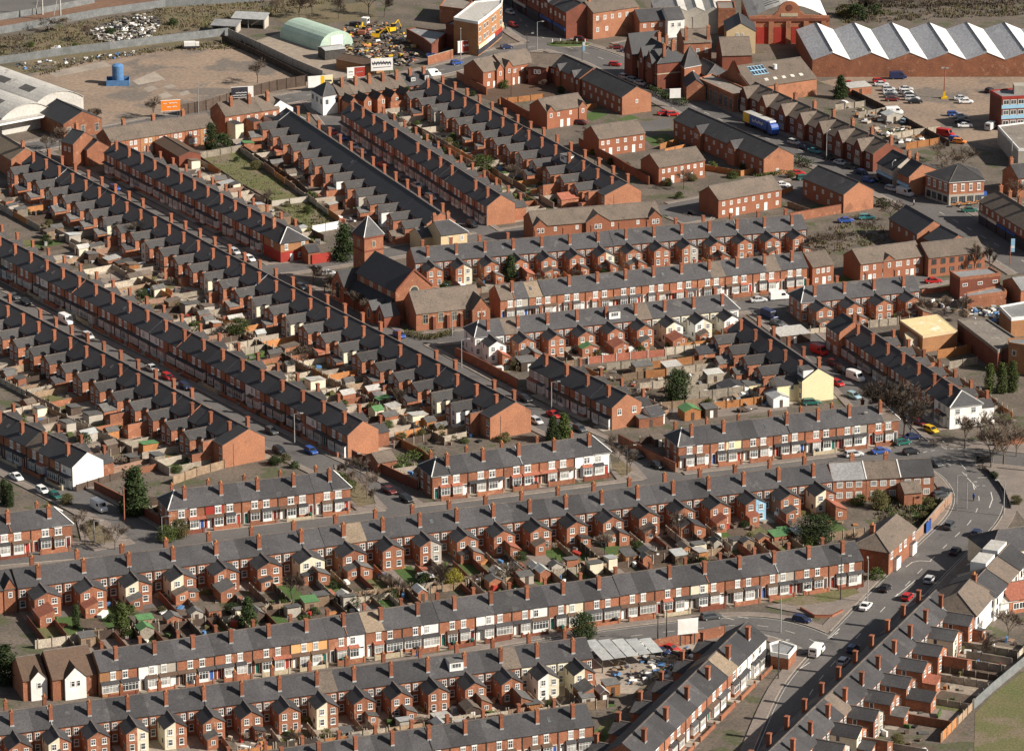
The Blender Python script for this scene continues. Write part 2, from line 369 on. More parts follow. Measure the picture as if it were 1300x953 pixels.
def k_skylight(s):
    f = lambda x, y: (x, y * s, HR - y * KS + .06)
    q = [f(2.4, 2.4), f(3.1, 2.4), f(3.1, 1.5), f(2.4, 1.5)]; return MB('glass').slab(q if s < 0 else q[::-1], .05, 'glass')
def k_pot(kind, i):
    y, z = {'front': (-2.1, 9.2), 'back': (2.6, 8.95), 'wing': (7.3, 6.7)}[kind]
    return MB('terracotta').tube((0, y + (-.2, .2)[i], z - .02), (0, y + (-.2, .2)[i], z + .42), .15, .12, 6)
def k_ext(v):
    m = MB('brick'); a = WL + .002
    x1, y1, za, zb = [(2.25, 12.2, 2.2, 3.1), (2.25, 12.8, 2.3, 3.4), (2.6, 14.5, 2.4, 3.5), (2.2, 11.4, 2.1, 2.6)][v]
    m.face([(.01, y1, 0), (.01, y1, zb), (x1, y1, za), (x1, y1, 0)]); m.face([(x1, a, 0), (x1, y1, 0), (x1, y1, za), (x1, a, za)]); m.face([(.01, y1, 0), (.01, a, 0), (.01, a, zb), (.01, y1, zb)])
    winbox(m, .6, 1.5, y1, 1.0, 1.95, 1, nx=2, tr=0)
    return m
def k_extroof(v):
    x1, y1, za, zb = [(2.25, 12.2, 2.2, 3.1), (2.25, 12.8, 2.3, 3.4), (2.6, 14.5, 2.4, 3.5), (2.2, 11.4, 2.1, 2.6)][v]
    k = (zb - za) / x1
    return MB('slate').slab([(x1 + .2, y1 + .15, za - .2 * k + .05), (-.02, y1 + .15, zb + .05), (-.02, WL, zb + .05), (x1 + .2, WL, za - .2 * k + .05)], .09)
KIT = {}
def kit(key, L, dy=0):
    """(builder, mesh) of one kit piece, mirrored for the left house of a pair"""
    kk = (key, L, dy)
    if kk not in KIT:
        f = globals()['k_' + key[0]]; m = f(*key[1:]); m = shifted(m, dy) if dy else m; m = m.mirror(4.0) if L else m
        KIT[kk] = [m, None]
    return KIT[kk]
def house_nodes(L, facing, hip, o):
    """[(part name, kit key, material changes, sub-parts)]"""
    br = o.get('brick', 'brick'); wm = o.get('front') or br; rf = o.get('roof', 'slate'); wg = o.get('wing') or br
    dp = bool(o.get('deep'))
    N = [('wall', ('wall', hip, dp), {'brick': o.get('wall') or (wm if facing == 'F' else br)}, []), ('roof', ('roof', hip, dp), {'slate': rf}, [])]
    wr = o.get('wingroof', 'slate')
    ww = []
    if facing == 'F':
        v = o['bay']; gl = {'glass': 'curtain'} if o['curt'] else {}
        N.append(('window', ('upper', o['upper']), {**gl, 'white': o.get('frame', 'white')}, []))
        N.append(('bay_window', ('bay', v), {**gl, 'brick': wm}, [('bay_roof', ('bayroof', 0 if v == 0 else 1), {'slate': o['canopy']}, [])]))
        if v != 2: N.append(('door', ('door',), {'car dark grey': o['door']}, []))
        stacks = ('front', 'wing')
    else:
        for i in (0, 1): N.append(('window', ('rearwin', i), {}, []))
        ww = [('window', ('rearwin', 2), {}, [])] + ([('window', ('rearwin', 3), {}, [])] if o['ext'] is None else [])
        if o.get('side'): ww += [('window', ('sidewin', 0), {}, []), ('window', ('sidewin', 1), {}, [])]
        stacks = o.get('stacks') or ('front', 'back')
    if not o.get('nowing'):
        sh = facing == 'F'; N.append(('rear_wing', ('wing', sh), {'brick': wg}, [('wing_roof', ('wingroof', sh), {'slate': wr}, [])] + ww))
        if o['ext'] is not None and facing == 'B':
            N.append(('extension', ('ext', o['ext']), {'brick': o['extwall']}, [('extension_roof', ('extroof', o['ext']), {'slate': o['extroof']}, [])]))
    if hip: N += [('window', ('endwin', i), {}, []) for i in range(4)]
    elif not L or facing == 'B': N.append(('downpipe', ('downpipe', -1 if facing == 'F' else 1), {}, []))
    if o.get('endwins'): N += [('window', ('endwin', i), {}, []) for i in (0, 1)]
    if o.get('dormer'): N.append(('dormer', ('dormer',), {}, []))
    if o.get('parapet'): N.append(('parapet', ('parapet',), {'lead': o['parapet']}, []))
    if o.get('skylight'): N.append(('roof_light', ('skylight', 1 if facing == 'B' else -1), {}, []))
    if not L:
        if o.get('nostack') and len(stacks) > 1: stacks = stacks[1:]
        for s in stacks:
            if s == 'wing' and o.get('nowing'): continue
            N.append(('chimney', ('chim', s), {'brick': o.get('stack', 'brick_stack')}, [('chimney_pot', ('pot', s, i), {}, []) for i in (0, 1)] if o.get('pots') else []))
    return N
BACKS = ('rearwin', 'wing', 'wingroof', 'sidewin', 'ext', 'extroof')
def kdy(key, deep): return 0 if not deep else (DP if key[0] in BACKS else .5 if key[0] in ('chim', 'pot') and key[1] == 'back' else 0)
def put_nodes(N, L, parent, deep=False):
    for nm, key, ov, sub in N:
        e = kit(key, L, kdy(key, deep))
        if e[1] is None: e[1] = e[0].mesh(nm)
        c = obj(nm, e[1], parent, over=ov); put_nodes(sub, L, c, deep)
def flat_nodes(N, L, big, M, deep=False):
    for nm, key, ov, sub in N:
        big.add(kit(key, L, kdy(key, deep))[0], M, ov); flat_nodes(sub, L, big, M, deep)

ROWS = []; HOUSES = []; FROM_RIGHT = ('B0', 'B9', 'B3a', 'R0', 'R1', 'R2', 'R3', 'D', 'E')
def row(rid, phrase, pts, pairs, facing, hips=(False, False), gl=18, zs=1.0, upper='one', pots=False, side=False, sl='slate', wsl=None, bays=(0, 1, 2), whites=.06, ext=.5, fence=1.0, curt=.5, nowing=False, gmix=None, brick='brick', deep=False, stacks=None):
    """a terrace whose ridge runs through the pixels pts (left to right), so many pairs of houses on each stretch"""
    W_ = [P(x, y, HR * zs) for x, y in pts]; n_all = sum(pairs) * 2; r = random.Random(sum(map(ord, rid))); zj = 0
    rec = dict(id=rid, phrase=phrase, facing=facing, hs=[], gl=gl, zs=zs, fence=fence, gmix=gmix); ROWS.append(rec); base = 0
    for (A, B, n) in zip(W_, W_[1:], pairs):
        A = Vector((A.x, A.y, 0)); B = Vector((B.x, B.y, 0)); u = (B - A); Ln = u.length; u.normalize(); w = Ln / (2 * n); ang = math.atan2(u.y, u.x)
        for i in range(2 * n):
            gi = base + i
            if facing == 'F': loc = A + u * w * i; rot = ang; L = i % 2 == 0
            else: loc = A + u * w * (i + 1); rot = ang + math.pi; L = i % 2 == 1
            hip = (gi == 0 and hips[0]) or (gi == n_all - 1 and hips[1])
            o = dict(upper=upper, bay=r.choice(bays), curt=r.random() < curt, canopy=r.choice(['slate', 'slate', 'slate_dark', 'tile_choc', 'slate', 'tile_choc', 'slate', 'tile_red']), door=r.choice(['white', 'white', 'white', 'white', 'car dark grey', 'car maroon', 'paint_blue', 'car green', 'wood_dark', 'paint_red']),
                     ext=r.choice([0, 1, 2, 3, 0, 3]) if r.random() < ext else None, extroof=r.choice(['slate', 'felt', 'felt', 'slate_dark', 'tile_red', 'tile_brown']), pots=pots, side=side, roof=sl, nowing=nowing, brick=brick, deep=deep, stacks=stacks)
            if wsl: o['wingroof'] = wsl
            o['extwall'] = 'brick'
            if r.random() < .06: o['parapet'] = r.choice(['lead', 'slate_dark', 'slate_dark', 'brick'])
            if r.random() < .05: o['skylight'] = True
            if r.random() < .05: o['nostack'] = True
            if gi % r.choice((5, 6, 7, 8)) == 0: zj = r.uniform(-.012, .012)
            x = r.random()
            if facing == 'F' and x < whites: o['front'] = r.choice(['render_white', 'render_white', 'render_cream', 'render_grey'])
            if facing == 'B' and x < whites: o['wing'] = r.choice(['render_white', 'render_cream', 'render_grey', 'render_cream'])
            if r.random() < .03: o['roof'] = r.choice(['tile_brown', 'slate_dark'])
            h = dict(row=rec, i=gi, n=n_all, loc=loc, rot=rot, w=w, L=L, hip=hip, facing=facing, o=o, sx=w / 4, zs=zs + zj)
            h['M'] = Matrix.Translation(loc) @ Matrix.Rotation(rot, 4, 'Z') @ Matrix.Diagonal((w / 4, 1, zs + zj, 1))
            c = h['M'] @ Vector((2, -4 if facing == 'F' else WL, 3 if facing == 'F' else 4)); h['px'] = proj(c); h['c'] = c; h['gl'] = gl[0] + (gl[1] - gl[0]) * gi / n_all if isinstance(gl, tuple) else gl
            rec['hs'].append(h); HOUSES.append(h)
        base += 2 * n
    return rec
def paint(rec, px, **kw):
    h = min(rec['hs'], key=lambda h: abs(h['px'][0] - px)); h['o'].update(kw); return h

B1 = row('B1', 'the bottom street-facing terrace', [(118, 825.7), (1085.5, 685.7)], [21], 'F', gl=26, pots=False, whites=0, bays=(1, 1, 2, 0), curt=.75, gmix='dark')
for px, k in ((187, 'render_white'), (212, 'render_grey'), (385, 'render_orange'), (408, 'render_orange'), (452, 'render_white'), (548, 'render_white'), (618, 'render_white'), (688, 'render_white'), (732, 'render_cream'), (890, 'render_cream'), (997, 'render_grey')): paint(B1, px, front=k)
paint(B1, 140, front='brick_tan'); paint(B1, 477, roof='tile_tan'); paint(B1, 452, canopy='tile_red'); paint(B1, 477, canopy='tile_red')
B2 = row('B2', 'the long terrace with gabled rear wings', [(15, 721), (187, 698.5), (191, 693.8), (457, 661.8), (1048, 587)][:2] + [(457, 661.8), (1048, 587)], [3, 5, 13], 'B', gl=25, pots=True, side=True, whites=.05, ext=.6, gmix='dark')
paint(B2, 160, wing='render_cream'); paint(B2, 205, wing='render_cream'); paint(B2, 470, roof='tile_tan'); paint(B2, 375, wing='render_cream'); paint(B2, 35, ext=2, extroof='tile_red'); paint(B2, 90, ext=1, extroof='tile_red')
paint(B2, 905, ext=1, extroof='tile_red', extwall='brick'); paint(B2, 965, wing='paint_sky'); paint(B2, 650, ext=1, extroof='tile_red'); paint(B2, 1058, ext=2, extroof='tile_red')
B3a = row('B3a', 'the short far-left terrace', [(-72, 661), (84, 641)], [3], 'F', (False, True), gl=12, upper='pair', pots=True, whites=0, bays=(0, 1), nowing=False, fence=.2)
B3b = row('B3b', 'the arched-window terrace beside the conifer', [(207, 624), (437, 595.7)], [5], 'F', (True, True), gl=14, upper='pair', pots=True, whites=0, bays=(0, 1), fence=.3)
B3c = row('B3c', 'the terrace ending in a white house', [(540, 582.2), (765, 551)], [5], 'F', (True, True), gl=14, upper='pair', pots=True, whites=0, bays=(0, 1), fence=.3)
B3d = row('B3d', 'the terrace before the yellow gable', [(853, 544), (1132, 510.5)], [7], 'F', (True, True), gl=14, upper='pair', pots=True, whites=0, bays=(0, 1), fence=.3)
paint(B3b, 265, front='paint_red'); paint(B3c, 735, front='render_white'); paint(B3c, 758, front='render_white'); paint(B3d, 936, front='render_yellow'); paint(B3d, 1100, front='render_grey')
B0 = row('B0', 'the rear-view terrace at bottom edge', [(-64, 911.6), (744, 807.6)], [17], 'B', gl=17, pots=True, whites=.15, ext=.4, side=True)
paint(B0, 735, wing='render_cream', wall='render_cream'); paint(B0, 712, wall='render_cream'); paint(B0, 690, wall='render_cream')
B9 = row('B9', 'the lowest street-facing terrace', [(-60, 1012), (744, 893)], [17], 'F', gl=17, whites=.12, ext=.3)
R0 = row('R0', 'the terrace ending in white gable', [(-60, 494), (111, 573.5)], [6], 'F', gl=(20.5, 19), sl='slate_dark', wsl='slate_mid', whites=.1, curt=.7)
R0['hs'][-1]['o']['wall'] = 'render_white'
R1 = row('R1', 'the lower diagonal rear-view terrace', [(-45, 356), (132, 447), (316, 544)], [9, 8], 'B', gl=(20, 19), sl='slate_dark', wsl='slate_mid', side=True, whites=.1, ext=.32)
R2 = row('R2', 'the long shaded bay-fronted terrace', [(-40, 279.5), (185, 392.5), (460.8, 533.6)], [11, 11], 'F', gl=(25, 18), sl='slate_dark', wsl='slate_mid', whites=.13, curt=.75)
R3 = row('R3', 'the longest diagonal terrace', [(45, 192), (330, 343), (655, 509.5)], [16, 14], 'B', gl=(21.5, 17.2), sl='slate_dark', wsl='slate_mid', side=True, whites=.09, ext=.32)
R4 = row('R4', 'the shaded terrace ending at the red corner house', [(148.5, 179), (352, 281.5)], [12], 'F', gl=(22, 14), sl='slate_dark', wsl='slate_mid', whites=.12, curt=.75)
R5 = row('R5', 'the terrace ending at the cream corner house', [(363, 137), (560, 269.5)], [14], 'B', gl=18, sl='slate_dark', wsl='slate_mid', whites=.16, stacks=('front',))
R6 = row('R6', 'the shaded bay terrace behind the cream corner house', [(449.4, 129.5), (636, 247.8)], [13], 'F', gl=15, sl='slate_dark', wsl='slate_mid', whites=0, bays=(1,), curt=.8)
R7 = row('R7', 'the uppermost diagonal terrace', [(546, 99), (690, 173), (797, 231.8)], [9, 6], 'B', gl=16.5, sl='slate_dark', wsl='slate_mid', whites=.12, ext=.32)
C1 = row('C1', 'the rear-view terrace beside church tower', [(521, 314.6), (1018, 272)], [14], 'B', gl=18, whites=.04, pots=False, side=True, fence=.4)
C2 = row('C2', 'the street terrace beside church hall', [(628, 361.5), (1018, 320)], [11], 'F', gl=15, upper='pair', whites=0, bays=(0, 1), fence=.3)
paint(C2, 662, front='render_grey'); paint(C2, 672, roof='tile_tan'); paint(C2, 652, roof='tile_brown')
C3 = row('C3', 'the terrace below the church hall', [(596, 408), (930, 372.6)], [9], 'B', (True, True), gl=17, whites=.05, side=True, ext=.7, fence=.5)
for h in C3['hs'][:2]: h['o'].update(wing='render_white', wall='render_white')
for h in C3['hs'][-6:]: h['o'].update(wing='render_white' if h['i'] % 3 else 'render_cream', wall='render_cream')
C3['hs'][-1]['o'].update(wing='render_white', wall='render_white')
paint(C3, 640, extroof='tile_red', ext=1); paint(C3, 847, extroof='tile_red', ext=2, extwall='brick'); paint(C3, 733, extroof='felt_green', ext=0)
C4 = row('C4', 'the terrace beside brick yard block', [(1010, 364.5), (1160, 349)], [4], 'B', (True, False), gl=13, whites=0, side=True, fence=.3)
C5 = row('C5', 'the terrace facing a bare brick gable', [(690, 448.3), (796, 499.5)], [4], 'F', gl=13, sl='slate_dark', wsl='slate_mid', whites=0, curt=.7, fence=.3)
for h in C5['hs'][:2]: h['o']['front'] = 'render_grey'
C5['hs'][-1]['o'].update(front='render_grey', wall='brick_sunlit', endwins=True, wing='render_white')
C6 = row('C6', 'the terrace ending in yellow gable', [(944, 402), (1038.8, 467.3)], [5], 'B', gl=13, sl='slate_dark', wsl='slate_mid', whites=.2, side=True, fence=.3, deep=False)
C6['hs'][-1]['o'].update(wall='render_yellow', wing='render_yellow')
C7 = row('C7', 'the terrace ending in white pub', [(1090, 409.3), (1227, 500)], [7], 'F', (False, True), gl=13, sl='slate_dark', wsl='slate_mid', whites=0, curt=.7, fence=.3)
C7['hs'][-1]['o'].update(front='render_white', wing='render_white'); C7['hs'][-2]['o'].update(front='render_white')
DD = row('D', 'the bottom-corner terrace by main road', [(955, 973), (1188.5, 748)], [11], 'B', gl=21, whites=.25, side=True, ext=.7, fence=.4)
EE = row('E', 'the white fronted bottom junction terrace', [(790, 943), (949, 788)], [6], 'F', gl=14, whites=0, bays=(0, 1), fence=0)
for h in EE['hs'][-3:]: h['o']['front'] = 'render_white'
EE['hs'][-4]['o']['roof'] = 'tile_tan'; EE['hs'][-5]['o'].update(roof='slate')
for r_ in (B1, B2, B3a, B3b, B3c, B3d, R0, R1, R2): # sunlight on the end gables is put into the brick colour
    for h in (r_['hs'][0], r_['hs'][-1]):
        if 'wall' not in h['o'] and r_ in (R1,): h['o']['wall'] = 'brick_sunlit'
for r_ in (R2, R3, R6, R7): r_['hs'][-1]['o'].setdefault('wall', 'brick_sunlit')

for r_ in (R1, R3, R7): r_['hs'][-1]['o'].update(deep=True, nowing=True, ext=None)
for r_, px in ((C3, 790), (C6, 1000), (R7, 690), (B0, 600)): paint(r_, px, dormer=True, skylight=False)
vis = [h for h in HOUSES if any(-5 < proj(h['M'] @ Vector((x, y, z)))[0] < 1305 and -5 < proj(h['M'] @ Vector((x, y, z)))[1] < 958 for x in (0, 4) for y in (-4, 4) for z in (0, 8))]
vis.sort(key=lambda h: (h['c'] - Vector((0, 0, CAMH))).length)
near = set(id(h) for h in vis[:300])
print('terraced houses', len(HOUSES), 'in frame', len(vis))
far_mb = MB('brick'); far_mb2 = None
LOOKS = {'render_white': 'white rendered', 'render_cream': 'cream rendered', 'render_yellow': 'pale yellow', 'render_orange': 'pale orange', 'render_grey': 'grey rendered', 'paint_red': 'red painted', 'brick_tan': 'tan brick', 'paint_sky': 'pale blue'}
for h in HOUSES:
    o = h['o']; N = house_nodes(h['L'], h['facing'], h['hip'], o)
    if id(h) not in near:
        if h in vis or True: flat_nodes(N, h['L'], far_mb, h['M'], o.get('deep'))
        continue
    lk = LOOKS.get(o.get('front'), '') if h['facing'] == 'F' else (LOOKS.get(o.get('wing'), '') + ' winged' if o.get('wing') in LOOKS else '')
    if o['roof'].startswith('tile_t'): lk = (lk + ' tan-roofed').strip()
    lk = lk or ('red brick' if h['facing'] == 'F' else 'brick')
    t = thing('terraced_house', f"{lk} house, {nth(h['n'] - h['i'] if h['row']['id'] in FROM_RIGHT else h['i'] + 1)} from the {'right' if h['row']['id'] in FROM_RIGHT else 'left'} in {h['row']['phrase']}", 'terraced house', h['loc'], h['rot'], 'terraced houses in the brick rows', (h['sx'], 1, h['zs']))
    put_nodes(N, h['L'], t, o.get('deep'))
if far_mb.v:
    o_ = obj('distant_terraced_houses', far_mb); o_['kind'] = 'stuff'; o_['label'] = 'farther brick terraced houses in the upper diagonal rows'
# ------------------------------------------------------------------ ground, roads, yards
g = MB('dirt'); g.face([(-5000, -800, 0), (5000, -800, 0), (5000, 12000, 0), (-5000, 12000, 0)]); struct('ground', g)
def offset(pts, d):
    out = []
    for i, p in enumerate(pts):
        a = pts[max(i - 1, 0)]; b = pts[min(i + 1, len(pts) - 1)]; t = (b - a).normalized(); out.append(p + Vector((-t.y, t.x, 0)) * d)
    return out
def dense(pts, step=4.0):
    out = [pts[0]]
    for a, b in zip(pts, pts[1:]):
        n = max(1, int((b - a).length / step)); out += [a + (b - a) * (i / n) for i in range(1, n + 1)]
    return out
def smooth(pts, k=2):
    for _ in range(k):
        q = [pts[0]]
        for a, b in zip(pts, pts[1:]): q += [a * .75 + b * .25, a * .25 + b * .75]
        pts = q + [pts[-1]]
    return pts
ROADS = []
def road(name, px, w, pave=1.9, dash=None, edge=False, z=.02, kx=1):
    c = dense(smooth(polyz(px), kx), 3.0); z = .09 + .0015 * len(ROADS); ROADS.append(dict(name=name, c=c, w=w, pave=pave, dash=dash, edge=edge, z=z))
road('main_road', [(985, 985), (1022, 890), (1042, 860), (1072, 826), (1136, 757), (1203, 690), (1236, 660), (1246, 630), (1228, 603), (1203, 588), (1165, 574)], 11.5, 2.6, (3, 5, .13), kx=2)
road('street', [(-90, 717), (223, 690), (470, 660), (650, 640), (760, 626), (870, 612), (980, 599), (1080, 587), (1165, 574)], 8.5, 2.2, z=.094)
road('street', [(-90, 935), (300, 884), (560, 848), (660, 829), (763, 812), (888, 797), (960, 792), (1010, 803), (1050, 822)], 9.5, 2.4, (2.5, 4, .12), z=.024, kx=2)
road('street', [(-60, 354), (33, 397), (157, 460), (366, 569), (440, 605), (485, 630), (528, 658)], 8, 1.8, z=.096)
road('street', [(-70, 546), (20, 592), (105, 634), (160, 666), (208, 694)], 8.5, 2.0, z=.096)
road('street', [(40, 196), (110, 232), (335, 349), (420, 392), (515, 440), (640, 508), (722, 551), (790, 580), (830, 600), (866, 618)], 8.5, 1.8, z=.096)
road('street', [(405, 128), (440, 172), (500, 217), (590, 280), (625, 302)], 7.5, 1.6, z=.096)
road('street', [(960, 385), (994, 409), (1047, 452), (1085, 492), (1125, 535), (1165, 572)], 8.5, 1.8, z=.096)
road('street', [(480, 434), (590, 428), (760, 408), (962, 388), (1010, 382), (1100, 372), (1190, 352)], 8, 2.0, z=.098)
road('street', [(300, 340), (345, 344), (440, 330), (540, 314), (640, 298), (760, 283), (860, 264), (905, 255)], 8, 1.8, z=.098)
road('high_road', [(610, -60), (632, -20), (655, 22), (690, 52), (760, 72), (800, 92), (845, 118), (928, 160), (1013, 190), (1088, 218), (1150, 246), (1213, 281), (1262, 309), (1320, 345)], 13, 2.5, (3, 5, .13), z=.03, kx=2)
road('street', [(-30, 200), (50, 186), (100, 174), (230, 149), (350, 129), (430, 114), (500, 103), (572, 87), (640, 66), (700, 56)], 9.5, 2.0, (3, 5, .12), z=.032, kx=2)
road('street', [(1165, 574), (1240, 578), (1300, 585), (1360, 590)], 9, 2.2, z=.104)
road('street', [(790, 60), (850, 48), (880, 44)], 9, 1.5, z=.104)
road('street', [(850, 264), (880, 285), (905, 250), (960, 232), (1000, 222)], 7, 1.2, z=.100)
road('street', [(1171, 262), (1210, 255), (1262, 262), (1330, 268)], 9, 2, z=.104)
lines_mb = MB('paint_line')
def in_road(p, skip):
    for rd in ROADS:
        if rd is skip: continue
        for q in rd['c'][::2]:
            if (p - q).length < rd['w'] / 2 + 1.2: return True
    return False
for rd in ROADS:
    c = rd['c']; w = rd['w']; m = MB('asphalt'); a = offset(c, w / 2); b = offset(c, -w / 2)
    for i in range(len(c) - 1): m.face([(*b[i][:2], rd['z']), (*b[i + 1][:2], rd['z']), (*a[i + 1][:2], rd['z']), (*a[i][:2], rd['z'])])
    struct(rd['name'], m)
    pv = MB('pavement', 'stone')
    for s in (1, -1):
        i0 = offset(c, s * w / 2); i1 = offset(c, s * (w / 2 + .25)); i2 = offset(c, s * (w / 2 + rd['pave']))
        for i in range(len(c) - 1):
            if in_road((i0[i] + i2[i + 1]) / 2, rd): continue
            q = [i0[i], i0[i + 1], i2[i + 1], i2[i]]; q = ccw([tuple(v[:2]) for v in q]); pv.prism(q, 0, .21 + .0012 * ROADS.index(rd) + .0004 * (i % 3), 'pavement')
            q = ccw([tuple(v[:2]) for v in (i0[i], i0[i + 1], i1[i + 1], i1[i])]); pv.prism(q, .1, .235 + .0012 * ROADS.index(rd) + .0004 * (i % 3), 'concrete')
    if pv.f: struct('pavement', pv)
    def strip(d0, d1, pw):
        acc = 0; pts = dense(c, .5); on = True; run = [pts[0]]
        pos = 0
        cyc = d0 + d1
        A = offset(pts, pw / 2 + rd.get('off', 0)); B = offset(pts, -pw / 2 + rd.get('off', 0))
        for i in range(len(pts) - 1):
            if pos % cyc < d0 and not in_road(pts[i], rd): lines_mb.face([(*B[i][:2], rd['z'] + .012), (*B[i + 1][:2], rd['z'] + .012), (*A[i + 1][:2], rd['z'] + .012), (*A[i][:2], rd['z'] + .012)])
            pos += (pts[i + 1] - pts[i]).length
    if rd['dash']: strip(*rd['dash'][:2], rd['dash'][2] * 1.3)
    if rd['dash']:
        for o_ in (w / 2 - .5, -w / 2 + .5): rd['off'] = o_; strip(60, .1, .1)
def mark(px, w):
    pts = dense(polyz(px), 2)
    A = offset(pts, w / 2); B = offset(pts, -w / 2)
    for i in range(len(pts) - 1): lines_mb.face([(*B[i][:2], .125), (*B[i + 1][:2], .125), (*A[i + 1][:2], .125), (*A[i][:2], .125)])
for px in ([(1193, 566), (1202, 571), (1199, 562)], [(1196, 560), (1206, 567)], [(1172, 575), (1177, 573.4)], [(1182, 572.6), (1187, 572)], [(1206, 570), (1212, 570)], [(1216, 570), (1222, 569.8)], [(1226, 569.6), (1239, 569.6)],
           [(1198, 586), (1206, 584), (1213, 585)], [(1219, 588), (1226, 596)], [(1241, 607), (1254, 606)], [(1239, 617), (1243, 617)], [(1247, 617), (1251, 617)], [(1258, 625), (1260, 634), (1256, 645)], [(1134, 760), (1162, 737)], [(1150, 720), (1158, 714), (1168, 712), (1182, 713)],
           [(1228, 607), (1235, 614), (1237, 622)], [(1010, 842), (1024, 833)], [(1014, 850), (1028, 841)], [(920, 784), (932, 787)], [(937, 783), (950, 785)], [(970, 781), (986, 785)], [(1046, 795), (1056, 800)], [(1060, 806), (1064, 803)], [(1052, 811), (1066, 798)]): mark(px, .22)
struct('road_markings', lines_mb)
YZ = [0.004]
def yard(name, m, px, z=None):
    YZ[0] += .001; z = (z + YZ[0]) if z and z > .09 else YZ[0]
    struct(name, MB(m).prism(ccw([tuple(v[:2]) for v in polyz(px)]), -.05, z, m))
yard('yard', 'yard', [(28, 96), (120, 76), (200, 62), (300, 56), (330, 66), (400, 104), (385, 112), (228, 146), (130, 160), (60, 130)], .01)
for i, px in enumerate([[(60, 92), (132, 78), (142, 84), (70, 98)], [(168, 103), (196, 91), (210, 101), (176, 108)], [(182, 112), (194, 109), (201, 113), (188, 117)], [(200, 121), (212, 117), (220, 122), (206, 126)], [(207, 110), (218, 107), (224, 110), (212, 113)], [(226, 118), (238, 115), (242, 119), (231, 122)]]):
    yard('concrete_pad', 'concrete', px, .02)
yard('waste_ground', 'rough', [(-30, 90), (30, 94), (60, 84), (140, 68), (210, 60), (290, 52), (290, 46), (205, 55), (60, 70), (-30, 84)])
yard('waste_ground', 'rough', [(200, 10), (340, 2), (470, -8), (480, 24), (370, 34), (330, 16), (290, 32)])
yard('railway_bed', 'ballast', [(-40, 48), (60, 28), (130, 13), (260, -10), (380, -40), (330, -60), (160, -25), (60, 0), (-40, 24)], .01)
yard('canal_path', 'asphalt', [(-40, 30), (20, 24), (70, 14), (160, -8), (130, -40), (-40, -10)], .012)
yard('waste_ground', 'rough', [(-20, 82), (60, 66), (130, 56), (200, 46), (290, 30), (330, 12), (200, 16), (120, 26), (40, 42), (-20, 52)], .006)
yard('scrap_yard', 'dirt', [(395, 60), (440, 36), (510, 30), (545, 74), (500, 92), (440, 92)], .006)
yard('works_yard', 'paving', [(325, 52), (362, 40), (440, 60), (470, 92), (425, 100)], .006)
yard('car_park', 'yard', [(1040, 104), (1075, 98), (1320, 98), (1320, 180), (1262, 192), (1215, 184), (1168, 162), (1128, 136), (1085, 118)], .012)
yard('rough_ground', 'grass', [(255, 202), (307, 191), (352, 222), (398, 254), (347, 259), (300, 233)], .012)
yard('rough_ground', 'grass', [(345, 264), (399, 256), (432, 284), (395, 294)], .012)
yard('verge', 'pavement', [(972, 770), (1040, 757), (1085, 750), (1100, 758), (1074, 776), (1048, 784), (1000, 776)], .20)
yard('verge', 'grass', [(980, 764), (1040, 753), (1083, 747), (1092, 753), (1060, 764), (1010, 770)], .24)
yard('paved_square', 'pavement', [(1208, 560), (1330, 560), (1330, 668), (1300, 660), (1276, 628), (1252, 600), (1226, 580)], .06)
yard('grass_bed', 'grass', [(1238, 596), (1272, 604), (1282, 612), (1262, 612)], .066)
yard('verge', 'pavement', [(424, 590), (440, 598), (466, 618), (492, 646), (455, 650), (430, 630)], .20)
yard('verge', 'rough', [(432, 600), (444, 605), (462, 620), (478, 640), (455, 644), (438, 626)], .24)
yard('verge', 'pavement', [(769, 566), (786, 574), (808, 592), (822, 608), (786, 613), (772, 595)], .20)
yard('verge', 'rough', [(775, 578), (788, 584), (804, 598), (790, 606), (778, 596)], .24)
yard('verge', 'pavement', [(97, 660), (112, 650), (140, 664), (172, 690), (120, 700), (104, 690)], .20)
yard('verge', 'rough', [(103, 668), (114, 660), (136, 672), (146, 688), (118, 692)], .24)
yard('lawn', 'lawn', [(855, 262), (888, 258), (905, 268), (880, 276)], .02)
yard('lawn', 'lawn', [(738, 146), (760, 140), (772, 146), (752, 154)], .02)
yard('lawn', 'lawn', [(783, 152), (800, 146), (812, 150), (796, 156)], .02)
yard('lawn', 'lawn', [(818, 176), (845, 170), (860, 178), (830, 186)], .02)
yard('lawn', 'lawn', [(1150, 640), (1195, 628), (1205, 640), (1165, 660)], .02)
yard('lawn', 'lawn', [(1022, 264), (1058, 258), (1072, 266), (1035, 272)], .02)
yard('lawn', 'lawn', [(1056, 360), (1078, 346), (1086, 356), (1070, 370)], .02)
yard('lawn', 'lawn', [(540, 592), (505, 606), (486, 596), (515, 586)], .012)
yard('parking_court', 'tile_choc', [(596, 118), (660, 104), (720, 112), (700, 124), (640, 134)], .012)
yard('forecourt', 'asphalt', [(792, 158), (850, 150), (852, 162), (810, 170)], .012)
yard('forecourt', 'asphalt', [(985, 238), (1030, 226), (1040, 248), (1000, 258)], .03)
yard('field', 'grass', [(1238, 905), (1262, 880), (1340, 822), (1360, 960), (1236, 970)])
yard('yard_floor', 'soil', [(745, 466), (850, 456), (870, 505), (800, 510)])
yard('yard_floor', 'paving', [(870, 470), (955, 462), (965, 486), (875, 496)])
yard('yard_floor', 'pavement', [(860, 500), (990, 490), (1000, 520), (850, 535)])
yard('works_floor', 'concrete', [(750, 838), (800, 820), (900, 812), (910, 830), (860, 880), (760, 880)], .012)
